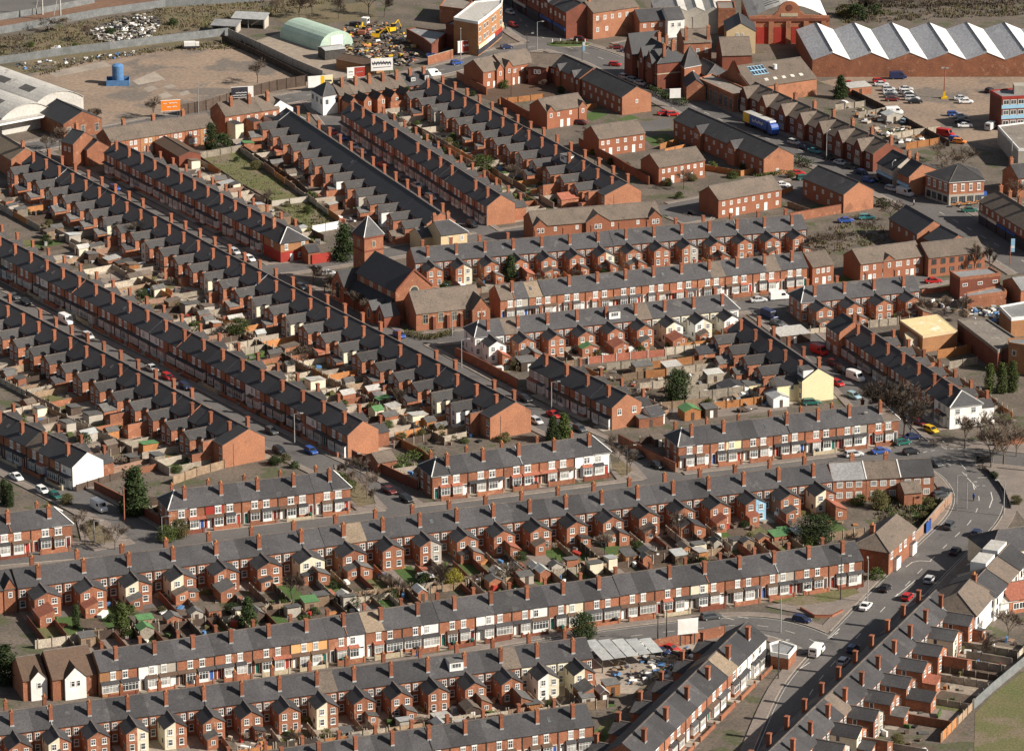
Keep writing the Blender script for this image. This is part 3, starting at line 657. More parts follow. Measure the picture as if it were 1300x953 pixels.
# plots behind every terrace: one patch of ground per house, split by fences later
gr = random.Random(3)
for ri, rc in enumerate(ROWS):
    m = MB('soil'); gz = .05 + ri * .0012
    for h in rc['hs']:
        M = h['M']; k = gr.choice(['soil', 'dirt', 'lawn', 'paving', 'concrete', 'grass', 'soil', 'paving', 'dirt', 'concrete', 'pavement'] if rc['gmix'] != 'dark' else ['soil', 'soil', 'lawn', 'dirt', 'grass', 'soil', 'lawn', 'pavement', 'dirt'])
        q = lambda y0, y1, z: [tuple(M @ Vector(v)) for v in ((0.02, y0, z), (3.98, y0, z), (3.98, y1, z), (.02, y1, z))]
        ya = gr.uniform(8, 13)
        m.face(q(3.9, ya, gz), gr.choice(['concrete', 'paving', 'concrete', 'dirt'] if rc['gmix'] != 'dark' else ['pavement', 'dirt', 'asphalt', 'soil'])); m.face(q(ya, h['gl'], gz), k)
        m.face(q(-6.4, -3.9, gz), gr.choice(['paving', 'concrete', 'soil', 'concrete']))
    struct('garden_ground', m)

# ------------------------------------------------------------------ single buildings
WINS = {}
def window(parent, x, y, z0, w, h, ang, fr='white', gl='glass', nx=2, tr=.6, head=None):
    """a window of its own: its middle stands at x, y on a wall that faces along ang (0 = towards local -y)"""
    key = (round(w, 2), round(h, 2), fr, gl, nx, tr, head)
    if key not in WINS:
        m = MB(fr); winbox(m, -w / 2, w / 2, 0, 0, h, -1, fr, gl, nx, tr, .13 if w > .7 else .1)
        if head: m.box((-w / 2 - .12, -.12, h + .003), (w / 2 + .12, .0, h + .26), head); m.box((-w / 2 - .12, -.14, -.13), (w / 2 + .12, 0, -.003), head)
        WINS[key] = m.mesh('window')
    return obj('window', WINS[key], parent, (x, y, z0), ang)
def spread_n(n, L, m=1.6): return [L / 2] if n == 1 else [m + (L - 2 * m) * i / (n - 1) for i in range(n)]
def add_wins(t, wins, L, df, db):
    for w in wins:
        side, z0, z1, ww, xs = w[:5]; kw = w[5] if len(w) > 5 else {}
        if side in 'fb': ln = L
        else: ln = df + db
        for x in (spread_n(xs, ln) if isinstance(xs, int) else [v * ln for v in xs]):
            if side == 'f': window(t, x, -df, z0, ww, z1 - z0, 0, **kw)
            elif side == 'b': window(t, x, db, z0, ww, z1 - z0, math.pi, **kw)
            elif side == 'e': window(t, L, -df + x, z0, ww, z1 - z0, math.pi / 2, **kw)
            else: window(t, 0, -df + x, z0, ww, z1 - z0, -math.pi / 2, **kw)
def stack(t, x, y, z0, z1, s=.45, br='brick', pots=2):
    m = MB(br).box((x - s, y - s, z0), (x + s, y + s, z1 - .25)); m.box((x - s - .08, y - s - .08, z1 - .25), (x + s + .08, y + s + .08, z1))
    c = obj('chimney', m, t)
    for i in range(pots): obj('chimney_pot', MB('terracotta').tube((x - .2 + .4 * i, y, z1), (x - .2 + .4 * i, y, z1 + .45), .15, .12, 6), c)
def gable(name, label, cat, a, b, hr, he, df, db, wall='brick_modern', roof='tile_brown', wins=(), hip=(0, 0), chims=(), gablets=(), ends=None, over=.3, group=None, doors=(), hipcol='ridge_tile', verge=None, gwall=None):
    """a building under a pitched roof: a, b = pixels of the ridge ends, hr/he = ridge and eaves, df/db = depth to the near and the far wall; gablets = (x share, width, peak height, out)"""
    A = P(*a, hr); B = P(*b, hr); A.z = B.z = 0; u = B - A; L = u.length; ang = math.atan2(u.y, u.x)
    h0, h1 = hip; L += h0 + h1; A = A - u.normalized() * h0
    t = thing(name, label, cat, A, ang, group)
    m = MB(wall)
    zr = hr - .06; sh0 = 0 if h0 else 1; sh1 = 0 if h1 else 1
    prof = [(-df, 0), (-df, he), (0, zr), (db, he), (db, 0)]; box = [(-df, 0), (-df, he), (db, he), (db, 0)]
    ea, eb = (prof if sh0 else box), (prof if sh1 else box)
    ends = ends or (wall, wall)
    m.face([(0, y, z) for y, z in ea], ends[0]); m.face([(L, y, z) for y, z in reversed(eb)], ends[1])
    m.face([(0, -df, 0), (L, -df, 0), (L, -df, he), (0, -df, he)], wall); m.face([(L, db, 0), (0, db, 0), (0, db, he), (L, db, he)], wall)
    obj('wall', m, t)
    kf = (hr - he) / df; kb = (hr - he) / db; r = MB(roof)
    ef, eb_ = he - over * kf, he - over * kb; xa = -(over if h0 else .08); xb = L + (over if h1 else .08); ra = h0; rb = L - h1
    if not h0: ra = xa
    if not h1: rb = xb
    F1 = [(xa, -df - over, ef), (xb, -df - over, ef), (rb, 0, hr), (ra, 0, hr)]; B1_ = [(xb, db + over, eb_), (xa, db + over, eb_), (ra, 0, hr), (rb, 0, hr)]
    r.slab(F1, .12); r.slab(B1_, .12)
    if h0: r.slab([(xa, db + over, eb_), (xa, -df - over, ef), (ra, 0, hr)], .12)
    if h1: r.slab([(xb, -df - over, ef), (xb, db + over, eb_), (rb, 0, hr)], .12)
    r.tube((ra, 0, hr + .02), (rb, 0, hr + .02), .14, .14, 6, 'ridge_tile')
    if h0:
        for y, e in ((-df - over, ef), (db + over, eb_)): r.tube((xa, y, e + .04), (ra, 0, hr + .04), .13, .13, 4, hipcol)
    if h1:
        for y, e in ((-df - over, ef), (db + over, eb_)): r.tube((xb, y, e + .04), (rb, 0, hr + .04), .13, .13, 4, hipcol)
    if verge:
        for s_, x in ((sh0, -.1), (sh1, L + .1)):
            if s_: r.tube((x, -df - over, ef), (x, 0, hr + .05), .16, .16, 4, verge); r.tube((x, db + over, eb_), (x, 0, hr + .05), .16, .16, 4, verge)
    obj('roof', r, t)
    for fx, gw, gp, out in gablets:
        x = fx * L; y = -df - out; q = MB(gwall or wall); zb = he - .1
        q.face([(x - gw / 2, y, 0), (x + gw / 2, y, 0), (x + gw / 2, y, zb), (x, y, gp), (x - gw / 2, y, zb)])
        q.face([(x + gw / 2, y, 0), (x + gw / 2, -df + .1, 0), (x + gw / 2, -df + .1, zb), (x + gw / 2, y, zb)]); q.face([(x - gw / 2, -df + .1, 0), (x - gw / 2, y, 0), (x - gw / 2, y, zb), (x - gw / 2, -df + .1, zb)])
        gb = obj('front_gable', q, t); yb = -df + (gp - he) / kf + .2; rr = MB(roof)
        kk = (gp - zb) / (gw / 2)
        rr.slab([(x - gw / 2 - .25, y - .15, zb - .25 * kk + .08), (x, y - .15, gp + .08), (x, yb, gp + .08), (x - gw / 2 - .25, -df - .1, zb - .25 * kk + .08)][::-1], .1)
        rr.slab([(x + gw / 2 + .25, y - .15, zb - .25 * kk + .08), (x, y - .15, gp + .08), (x, yb, gp + .08), (x + gw / 2 + .25, -df - .1, zb - .25 * kk + .08)], .1)
        obj('gable_roof', rr, gb)
        if gw > 2.2:
            for dx in ((-.55, .55) if gw > 3.4 else (0,)): window(gb, x + dx, y, he - 2.0, .85, 1.25, 0, nx=1)
    add_wins(t, wins, L, df, db)
    for x in doors:
        obj('door', MB('white').box((x * L - .5, -df - .05, 0), (x * L + .5, -df + .02, 2.15), 'white'), t)
    for cx, cy in chims: stack(t, cx * L, cy, hr - abs(cy) * kf - .4, hr + 1.5)
    t['len'] = L
    return t, L
def flat(name, label, cat, px, h, wall, roof='roof_flat', wins=(), parapet=.35, fascia=None, base=0, group=None):
    """a flat-roofed block: px = pixels of its roof corners at height h; wins = (edge, z0, z1, w, n, style)"""
    pts = ccw([tuple(v[:2]) for v in polyz(px, h)]); cx = sum(p[0] for p in pts) / len(pts); cy = sum(p[1] for p in pts) / len(pts)
    t = thing(name, label, cat, (cx, cy, 0), 0, group); q = [(p[0] - cx, p[1] - cy) for p in pts]
    obj('wall', MB(wall).prism(q, base, h - .02, wall), t)
    ins = [(x * .985, y * .985) for x, y in q]
    obj('roof', MB(roof).prism(ins, h - .2, h, roof), t)
    if parapet:
        pm = MB(fascia or wall)
        for i in range(len(q)):
            a = Vector((*q[i], 0)); b = Vector((*q[(i + 1) % len(q)], 0)); n = (b - a).normalized(); n = Vector((n.y, -n.x, 0))
            a0, b0, a1, b1 = a + n * .06, b + n * .06, a - n * .24, b - n * .24
            pm.prism([tuple(v[:2]) for v in (a0, b0, b1, a1)], h - .5 - i * .004, h + parapet + i * .004)
        obj('parapet', pm, t)
    for e, z0, z1, w, n, *st in wins:
        a = Vector((*q[e], 0)); b = Vector((*q[(e + 1) % len(q)], 0)); d = b - a; L = d.length; ang = math.atan2(d.y, d.x)
        for x in spread_n(n, L, max(1.2, w * .8)):
            p = a + d.normalized() * x; window(t, p.x, p.y, z0, w, z1 - z0, ang, **(st[0] if st else {}))
    return t, q
def edge_of(q, px, h):
    """index of the outline edge nearest to a pixel"""
    return None

W2 = [('f', 3.0, 4.2, .9, 5), ('f', .9, 2.1, .9, 4)]
dk = dict(fr='white', gl='curtain', nx=2, tr=0)
MH = 'modern brick houses between the terraces'
gable('modern_house', 'tall modern brick pair with stepped tiled roof at the road bend', 'house', (601, 76), (627, 71), 8.3, 5.6, 4.6, 4.6, wins=[('f', 3.4, 4.6, .9, (.3,), dk), ('f', 1, 2.2, .9, (.25,), dk)], gablets=[(.78, 2.6, 7.2, .6)], group=MH, doors=(.55,))
gable('modern_house', 'modern brick house joined to the stepped pair, beside the car port arch', 'house', (627, 69.5), (668, 62), 8.8, 6.0, 4.6, 4.6, wins=[('f', 3.6, 4.8, .9, (.35, .58, .75, .85), dk), ('f', 1, 2.2, .9, (.75, .88), dk)], gablets=[(.14, 2.8, 7.8, .6)], group=MH, doors=(.3, .5))
gable('modern_house', 'modern brick range with low grey roof linking the two corner blocks', 'house', (668, 66), (716, 69), 8.0, 5.4, 4.2, 4.2, wall='brick_dark', roof='tile_brown', wins=[('f', 3.2, 4.4, 1.0, (.12, .8), dk)], gablets=[(.45, 5.5, 5.6, 3.0)], group=MH)
gable('modern_house', 'modern brick block turning the corner below the traffic island', 'house', (716, 69.5), (753, 86), 8.0, 5.4, 4.5, 4.5, roof='slate', wins=[('f', 3.2, 4.4, 1.0, 3, dk)], gablets=[(.3, 2.6, 6.9, .5), (.8, 2.6, 6.9, .5)], group=MH)
gable('modern_house', 'dark-roofed modern brick block with bare gable beside the hedge', 'house', (757, 86.5), (808.5, 109.5), 8.0, 5.4, 4.8, 4.8, roof='slate', wins=[('f', 3.2, 4.4, .9, 7, dk), ('f', .9, 2.1, .9, 6, dk), ('e', 3.0, 4.1, .8, (.5,), dk)], ends=('brick_modern', 'brick_sunlit'), group=MH)
gable('modern_house', 'brown-roofed modern semi with two front gables, nearest the uppermost terrace', 'house', (683, 126), (733.5, 118), 7.8, 5.2, 4.5, 4.5, wins=[('f', 3.2, 4.3, .8, (.3, .6), dk), ('f', .9, 2.0, .9, (.1, .9), dk)], gablets=[(.1, 2.6, 6.6, .25), (.9, 2.6, 6.6, .25)], group=MH, doors=(.38, .55))
gable('modern_house', 'brown-roofed modern house beside the red parked cars', 'house', (750.5, 160), (809, 152), 7.8, 5.2, 4.5, 4.5, wins=[('f', 3.2, 4.3, .9, (.08, .2, .4, .57, .77, .92), dk), ('f', .9, 2.0, .9, (.1, .42, .58, .9), dk)], group=MH, doors=(.25, .75))
gable('modern_house', 'brown-roofed modern house with porches below the long dark-roofed block', 'house', (825, 195.5), (883.5, 186), 7.8, 5.2, 4.5, 4.5, wins=[('f', 3.2, 4.3, .85, (.1, .22, .36, .5, .64, .78, .92), dk), ('f', .9, 2.0, .85, (.1, .5, .92), dk)], group=MH, doors=(.3, .7))
gable('modern_house', 'long dark-roofed modern block beside the high road', 'house', (874, 137), (989, 186.5), 8.0, 5.3, 4.8, 4.8, roof='slate', wins=[('f', 3.1, 4.2, .9, 12, dk), ('f', .9, 2.1, .9, 11, dk), ('e', .9, 2.0, .9, (.45,), dk)], ends=('brick_modern', 'brick_sunlit'), group=MH, gablets=[(.3, 4, 6.9, 1.2), (.68, 4, 6.9, 1.2)])
gable('modern_house', 'brown-roofed modern house beside the small parking court of two cars', 'house', (900, 236.5), (980, 222.5), 7.8, 5.2, 4.5, 4.5, wins=[('f', 3.2, 4.3, .9, (.08, .2, .32, .43, .55, .68, .8, .93), dk), ('f', .9, 2.0, .9, (.08, .4, .62, .93), dk)], group=MH, doors=(.2, .3, .75))
gable('modern_house', 'dark-roofed modern house with a diamond on its orange gable', 'house', (1038.5, 210), (1090.5, 231), 8.0, 5.3, 4.8, 4.8, roof='slate', wins=[('f', 3.1, 4.2, .9, 5, dk), ('f', .9, 2.1, .9, 4, dk)], ends=('brick_modern', 'brick_sunlit'), group=MH)
gable('modern_house', 'long brown-roofed modern terrace with three front gables behind the rear-view terrace', 'house', (671, 268.5), (832, 255.5), 7.8, 5.2, 4.5, 4.5, wins=[('f', 3.3, 4.4, .8, (.17, .34, .62, .82), dk), ('f', .9, 2.0, .9, (.2, .36, .65, .85), dk)], gablets=[(.05, 3.6, 6.8, .5), (.5, 6.5, 7.3, .7), (.955, 3.6, 6.8, .5)], group=MH)
gable('modern_house', 'small brown-roofed modern house at the end of the street terrace', 'house', (1021, 321.5), (1048, 317.5), 7.6, 5.2, 4.2, 4.2, wins=[('f', 3.2, 4.4, .9, 3, dk), ('f', .9, 2.1, .9, (.2, .8), dk)], group=MH, doors=(.55,))
gable('modern_house', 'modern brick block with paired white windows facing the side street', 'house', (1082, 316.5), (1162, 306), 7.8, 5.3, 4.5, 4.5, wins=[('f', 3.2, 4.5, .75, (.06, .1, .22, .37, .42, .58, .63, .75, .86, .92), dk), ('f', .9, 2.1, .8, (.06, .22, .37, .42, .6, .74, .9), dk)], gablets=[(.45, 3.4, 6.6, .15)], group=MH, doors=(.15, .82))
tl = dict(fr='steel_dark', nx=2, tr=0)
gable('modern_house', 'modern brick block with dark window frames beside bare saplings', 'house', (1169, 308.5), (1240.5, 300.5), 7.8, 5.3, 4.6, 4.6, wins=[('f', 3.2, 4.6, 1.3, 6, tl), ('f', .8, 2.2, 1.3, 6, tl)], group=MH)
gable('modern_house', 'dark slate modern block with orange end gable near the high road corner', 'house', (1150.5, 260), (1186, 280), 8.2, 5.2, 4.8, 4.8, roof='slate_dark', wins=[('f', 3.1, 4.2, .9, 4, dk)], ends=('brick_modern', 'brick_sunlit'), group=MH)
gable('modern_house', 'lower dark slate block stepping down behind the white-windowed brick block', 'house', (1194, 286), (1217, 298), 7.4, 4.8, 4.8, 4.8, roof='slate_dark', ends=('brick_modern', 'brick_sunlit'), group=MH)

# the 1930s pairs along the high road: gabled bays, tan hipped gables
TS = 'gabled bay houses along the high road'
pts = [(958, 104), (1128, 181)]
for i in range(7):
    f0, f1 = i / 7 + .004, (i + 1) / 7 - .004
    a = (pts[0][0] + 170 * f0, pts[0][1] + 77 * f0); b = (pts[0][0] + 170 * f1, pts[0][1] + 77 * f1)
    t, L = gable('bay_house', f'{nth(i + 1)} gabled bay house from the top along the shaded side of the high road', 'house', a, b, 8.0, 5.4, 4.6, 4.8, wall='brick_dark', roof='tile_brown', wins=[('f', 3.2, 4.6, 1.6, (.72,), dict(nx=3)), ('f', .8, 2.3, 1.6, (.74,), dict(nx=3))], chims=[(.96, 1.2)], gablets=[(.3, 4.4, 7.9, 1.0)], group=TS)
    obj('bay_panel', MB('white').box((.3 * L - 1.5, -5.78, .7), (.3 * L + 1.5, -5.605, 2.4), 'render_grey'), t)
    obj('bay_panel', MB('white').box((.3 * L - 1.5, -5.68, 2.5), (.3 * L + 1.5, -5.603, 3.1), 'tile_tan'), t)
t, L = gable('shop_house', 'black-roofed white-fronted shop with a pale blue fascia on the high road', 'shop', (1133, 190), (1153, 199.5), 8.2, 5.2, 4.6, 5, wall='render_grey', roof='slate_dark', chims=[(.95, .5)], wins=[('f', 3.3, 4.6, 1.0, 2, dk)])
obj('shopfront', MB('shop_dark').box((.2, -4.9, 0), (L - .2, -4.61, 2.4)), t); obj('fascia', MB('paint_sky').box((.1, -5.0, 2.42), (L - .1, -4.61, 3.1)), t)
t, L = gable('corner_shop', 'orange brick gabled shop with its bare end wall turned to the junction', 'shop', (1157, 201.5), (1171, 208), 8.6, 5.6, 4.0, 7.0, wall='brick', roof='slate', ends=('brick', 'brick_sunlit'), chims=[(.2, 1.0)])
obj('shopfront', MB('shop_dark').box((.2, -4.3, 0), (L - .2, -4.01, 2.4)), t); obj('fascia', MB('paint_sky').box((.1, -4.45, 2.42), (L - .1, -4.01, 3.2)), t)
# corner pub with hipped roof
def hipblock(name, label, cat, px, h, rise, wall, roof, wins=(), inset=None, hipcol='ridge_tile', base=None):
    """hipped roof over a many-sided plan: px = eaves corners at height h"""
    pts = ccw([tuple(v[:2]) for v in polyz(px, h)]); n = len(pts); cx = sum(p[0] for p in pts) / n; cy = sum(p[1] for p in pts) / n
    t = thing(name, label, cat, (cx, cy, 0)); q = [(p[0] - cx, p[1] - cy) for p in pts]
    m = MB(wall); obj('wall', m.prism(q, 0, h - .01, wall), t)
    if base: obj('ground_storey', MB(base[1]).prism([(x * 1.008, y * 1.008) for x, y in q], 0, base[0], base[1]), t)
    r = MB(roof); o = [(x * 1.05, y * 1.05, h - .1) for x, y in q]
    i_ = [(x * (inset or .12), y * (inset or .12), h + rise) for x, y in q]
    for j in range(n): k = (j + 1) % n; r.face([o[j], o[k], i_[k], i_[j]]); r.tube(o[j], i_[j], .13, .13, 4, hipcol)
    r.face(i_); r.prism([(x, y) for x, y, _ in o], h - .25, h - .1, 'white'); obj('roof', r, t)
    for e, z0, z1, w, nn, *st in wins:
        a = Vector((*q[e], 0)); b = Vector((*q[(e + 1) % n], 0)); d = b - a; ang = math.atan2(d.y, d.x)
        for x in spread_n(nn, d.length): p = a + d.normalized() * x; window(t, p.x, p.y, z0, w, z1 - z0, ang, **(st[0] if st else {}))
    return t, q
for px_, lab in (([(1175.5, 220.5), (1205.5, 231), (1249.5, 228), (1240, 214), (1213, 210)], 0),):
    t, q = hipblock('corner_pub', 'hip-roofed brick corner pub with a blue awning and pavement tables', 'pub', px_, 6.6, 2.6, 'brick', 'slate', base=(3.0, 'render_grey'))
    # front edges: find by facing
    for e in range(5):
        a = Vector((*q[e], 0)); b = Vector((*q[(e + 1) % 5], 0)); d = b - a
        if d.x > 0 and d.y < .6 * d.x:
            ang = math.atan2(d.y, d.x)
            for x in spread_n(4 if d.length > 8 else 3, d.length, 1.5):
                p = a + d.normalized() * x; window(t, p.x, p.y, 3.9, .9, 1.7, ang, head='white'); window(t, *( (a + d.normalized() * x) * 1.012)[:2], .7, 1.6, 1.7, ang, fr='shop_dark')
    p = P(1234, 246, 2.6); o_ = obj('awning', MB('paint_blue').slab([(p.x - 5 - t.location.x, p.y - 1.8 - t.location.y, 2.3), (p.x + 4 - t.location.x, p.y - .4 - t.location.y, 2.3), (p.x + 4 - t.location.x, p.y + 1.2 - t.location.y, 3.0), (p.x - 5 - t.location.x, p.y - .2 - t.location.y, 3.0)], .08), t)
t, L = gable('shop_terrace', 'long brick shop terrace at the right edge with a brown tiled roof', 'shop', (1264, 241), (1336, 285), 8.6, 6.0, 4.6, 4.6, wall='brick', roof='tile_brown', wins=[('f', 3.8, 5.2, .9, 10, dk)], chims=[(.04, .8), (.2, .8), (.38, .8), (.58, .8)])
for i in range(6):
    x = L * i / 6; obj('shopfront', MB('shop_dark').box((x + .3, -4.85, 0), (x + L / 6 - .3, -4.61, 2.5)), t); obj('fascia', MB(['white', 'render_cream', 'paint_blue'][i % 3]).box((x + .2, -4.95, 2.52), (x + L / 6 - .2, -4.61, 3.2), ['render_grey', 'render_cream', 'paint_blue', 'paint_blue', 'shop_dark', 'render_grey'][i]), t)
gable('corner_house', 'brick house with white ground storey at the right edge above the shop terrace', 'house', (1283, 209), (1325, 204), 8.2, 5.6, 4.2, 4.2, wall='brick', roof='slate', wins=[('f', 3.4, 4.8, .9, 3, dk)], chims=[(.06, .8)])
# ------------------------------------------------------------------ church
t = thing('church', 'red brick church with square pyramid-roofed tower, dark nave and low gabled hall', 'church', P(500, 372, 0), 0)
O = t.location.copy()
def rel(px, z): v = P(px[0], px[1], z); return Vector((v.x - O.x, v.y - O.y, z))
A1 = rad(33); ua = Vector((math.cos(A1), math.sin(A1), 0)); un = Vector((math.sin(A1), -math.cos(A1), 0))   # ua across, un down the nave
def quadbox(m, c, hx, hy, z0, z1, k): m.prism([tuple((c + ua * a * hx + un * b * hy)[:2]) for a, b in ((-1, 1), (1, 1), (1, -1), (-1, -1))], z0, z1, k)
tc = rel((467.3, 296.5), 14); tw = MB('brick'); quadbox(tw, tc, 2.75, 2.75, 0, 14, 'brick'); quadbox(tw, tc, 2.9, 2.9, 10.2, 10.6, 'brick_dark'); quadbox(tw, tc, 2.95, 2.95, 13.6, 14.05, 'brick_dark')
tower = obj('tower', tw, t)
r = MB('slate_dark'); cs = [tc + ua * a * 3.0 + un * b * 3.0 for a, b in ((-1, 1), (1, 1), (1, -1), (-1, -1))]; ap = Vector((tc.x, tc.y, 18.6))
for i in range(4): a, b = cs[i], cs[(i + 1) % 4]; r.face([(a.x, a.y, 14.06), (b.x, b.y, 14.06), ap], 'slate'); r.tube((a.x, a.y, 14.1), ap, .13, .1, 4, 'white')
obj('tower_roof', r, tower)
for d, ang in ((un * 2.75, math.atan2(ua.y, ua.x)), (-ua * 2.75, math.atan2(-un.y, -un.x) + math.pi)): p = tc + d; window(tower, p.x, p.y, 11.2, 1.0, 1.6, ang, fr='stone', gl='glass', nx=2, tr=0)
n0 = rel((476.5, 318.4), 12.5); n1 = rel((525.6, 342.9), 12.5); nd = (n1 - n0).normalized(); nl = (n1 - n0).length; nr = Vector((-nd.y, nd.x, 0))  # nr: away side
m = MB('brick'); w_ = 5.2; ev = 8.0
def L3(a, s, z): v = n0 + nd * a + nr * s; return (v.x, v.y, z)
for a in (0, nl):
    q = [L3(a, -w_, 0), L3(a, w_, 0), L3(a, w_, ev), L3(a, 0, 12.4), L3(a, -w_, ev)]; m.face(q if a else q[::-1])
m.face([L3(0, -w_, 0), L3(nl, -w_, 0), L3(nl, -w_, ev), L3(0, -w_, ev)]); m.face([L3(nl, w_, 0), L3(0, w_, 0), L3(0, w_, ev), L3(nl, w_, ev)])
nave = obj('nave', m, t)
r = MB('slate_dark'); r.slab([L3(-.2, -w_ - .4, ev - .3), L3(nl - .3, -w_ - .4, ev - .3), L3(nl - .3, 0, 12.5), L3(-.2, 0, 12.5)], .15); r.slab([L3(nl - .3, w_ + .4, ev - .3), L3(-.2, w_ + .4, ev - .3), L3(-.2, 0, 12.5), L3(nl - .3, 0, 12.5)], .15); obj('nave_roof', r, nave)
pp = MB('brick_dark'); 
for s0, s1 in ((-w_, 0), (0, w_)):
    za, zb = (ev + .3, 13.0) if s0 < 0 else (13.0, ev + .3)
    pp.face([L3(nl + .25, s0, za - .6), L3(nl + .25, s1, zb - .6), L3(nl + .25, s1, zb), L3(nl + .25, s0, za)]); pp.face([L3(nl + .25, s0, za), L3(nl + .25, s1, zb), L3(nl - .25, s1, zb), L3(nl - .25, s0, za)])
obj('gable_coping', pp, nave)
for i in range(4):
    p = Vector(L3(nl * (.14 + .23 * i), -w_ - .01, 6.0)); window(nave, p.x, p.y, 5.9, 1.7, 1.7, math.atan2(nd.y, nd.x), fr='stone', gl='curtain', nx=3, tr=0)
p = Vector(L3(nl + .03, 0, 7.2)); rw = MB('stone')
for j in range(14):
    a = 2 * math.pi * j / 14; b = 2 * math.pi * (j + 1) / 14
    f = lambda r_, t_: L3(nl + .04, math.cos(t_) * r_, 7.2 + math.sin(t_) * r_)
    rw.face([f(1.1, a), f(1.4, a), f(1.4, b), f(1.1, b)], 'stone'); rw.face([L3(nl + .03, 0, 7.2), f(1.1, a), f(1.1, b)], 'glass')
obj('round_window', rw, nave)
m = MB('brick_dark'); ai = w_ + .01; ao = w_ + 3.6
m.face([L3(0, -ao, 0), L3(nl - 1, -ao, 0), L3(nl - 1, -ao, 3.2), L3(0, -ao, 3.2)]); m.face([L3(nl - 1, -ao, 0), L3(nl - 1, -ai, 0), L3(nl - 1, -ai, 5.6), L3(nl - 1, -ao, 3.2)]); m.face([L3(0, -ai, 0), L3(0, -ao, 0), L3(0, -ao, 3.2), L3(0, -ai, 5.6)])
aisle = obj('aisle', m, t); obj('aisle_roof', MB('slate_dark').slab([L3(-.2, -ao - .3, 3.1), L3(nl - .8, -ao - .3, 3.1), L3(nl - .8, -ai, 5.75), L3(-.2, -ai, 5.75)], .14), aisle)
def small_gable(name, a, s, wid, dep, he, hr, wallm='brick', roofm='slate'):
    """a little gabled room that stands out from the near side of the nave"""
    m = MB(wallm); s0 = -s; s1 = -s - dep
    m.face([L3(a - wid, s1, 0), L3(a + wid, s1, 0), L3(a + wid, s1, he), L3(a, s1, hr - .05), L3(a - wid, s1, he)]); m.face([L3(a + wid, s1, 0), L3(a + wid, s0, 0), L3(a + wid, s0, he), L3(a + wid, s1, he)]); m.face([L3(a - wid, s0, 0), L3(a - wid, s1, 0), L3(a - wid, s1, he), L3(a - wid, s0, he)])
    o = obj(name, m, t); r = MB(roofm)
    r.slab([L3(a + wid + .2, s1 - .1, he - .2), L3(a + wid + .2, s0, he - .2), L3(a, s0, hr), L3(a, s1 - .1, hr)], .12); r.slab([L3(a - wid - .2, s0, he - .2), L3(a - wid - .2, s1 - .1, he - .2), L3(a, s1 - .1, hr), L3(a, s0, hr)], .12); obj(name + '_roof', r, o)
    q = MB('stone'); q.face([L3(a - wid * .35, s1 - .02, .8), L3(a + wid * .35, s1 - .02, .8), L3(a + wid * .35, s1 - .02, he), L3(a, s1 - .02, he + .9), L3(a - wid * .35, s1 - .02, he)], 'stone'); q.face([L3(a - wid * .25, s1 - .04, 1), L3(a + wid * .25, s1 - .04, 1), L3(a + wid * .25, s1 - .04, he - .1), L3(a, s1 - .04, he + .5), L3(a - wid * .25, s1 - .04, he - .1)], 'glass'); obj('arched_window', q, o)
small_gable('transept', -3.2, 2.0, 3.2, 7.0, 4.6, 8.0); small_gable('porch', nl * .80, 6.2, 2.2, 4.4, 3.0, 5.4, 'brick', 'slate'); small_gable('vestry', nl + .6, 5.6, 2.2, 4.4, 3.0, 5.4, 'brick_dark', 'slate_dark')
WS = dict(fr='stone', gl='glass', nx=2, tr=.6)
t2, L = gable('church_hall', 'brown-roofed brick church hall with cream-framed windows beside the nave', 'church hall', (519.5, 370.3), (604, 361), 8.6, 4.6, 4.9, 4.9, wall='brick', roof='tile_brown', wins=[('f', 1.6, 4.0, 1.5, (.14, .37, .57, .77), WS)], gablets=[(.93, 4.6, 7.4, 2.2)])
for fx in (.26, .47, .67): obj('buttress', MB('brick_dark').box((fx * L - .35, -5.6, 0), (fx * L + .35, -4.9, 3.4), 'brick_dark', 'stone'), t2)
# corner houses
t, L = gable('corner_house', 'tan brick corner house with red painted ground storey opposite the church tower', 'house', (352.5, 281.8), (364.5, 288.3), 8.0, 5.4, 4.0, 4.0, wall='brick_tan', roof='slate', hip=(0, 4.2), hipcol='white', wins=[('e', 3.4, 4.8, .9, 2, dict(head='white')), ('f', 3.4, 4.8, .9, (.5,), dict(head='white'))], chims=[(.1, -1.6)])
obj('ground_storey', MB('paint_red').box((-.02, -4.06, 0), (L + .06, 4.06, 2.9)), t); obj('door', MB('white').box((L + .06, -1.4, 0), (L + .12, -.5, 2.2)), t); window(t, L + .06, 1.6, .9, 1.5, 1.4, math.pi / 2, nx=3)
t, L = gable('outbuilding', 'low brick back building beside the red painted corner house', 'outbuilding', (386, 311), (401, 309), 4.6, 3.4, 2.6, 2.6, wall='brick', roof='slate', wins=[('f', 1.0, 2.0, .8, (.6,), dk)])
t, L = gable('corner_house', 'cream painted corner house with white hip lines behind the rear-view terrace', 'house', (551, 281.5), (570, 279), 8.0, 5.6, 4.2, 4.2, wall='tan_plaster', roof='slate', hip=(0, 3.2), hipcol='white', wins=[('f', 3.4, 4.8, .9, (.35, .8), dk), ('e', 3.4, 4.8, .9, 2, dk)], chims=[(.1, 1.5), (.62, 1.5)])
gable('outbuilding', 'cream lower wing beside the cream corner house', 'outbuilding', (527, 290), (547, 287), 5.6, 4.0, 3, 3, wall='tan_plaster', roof='slate')

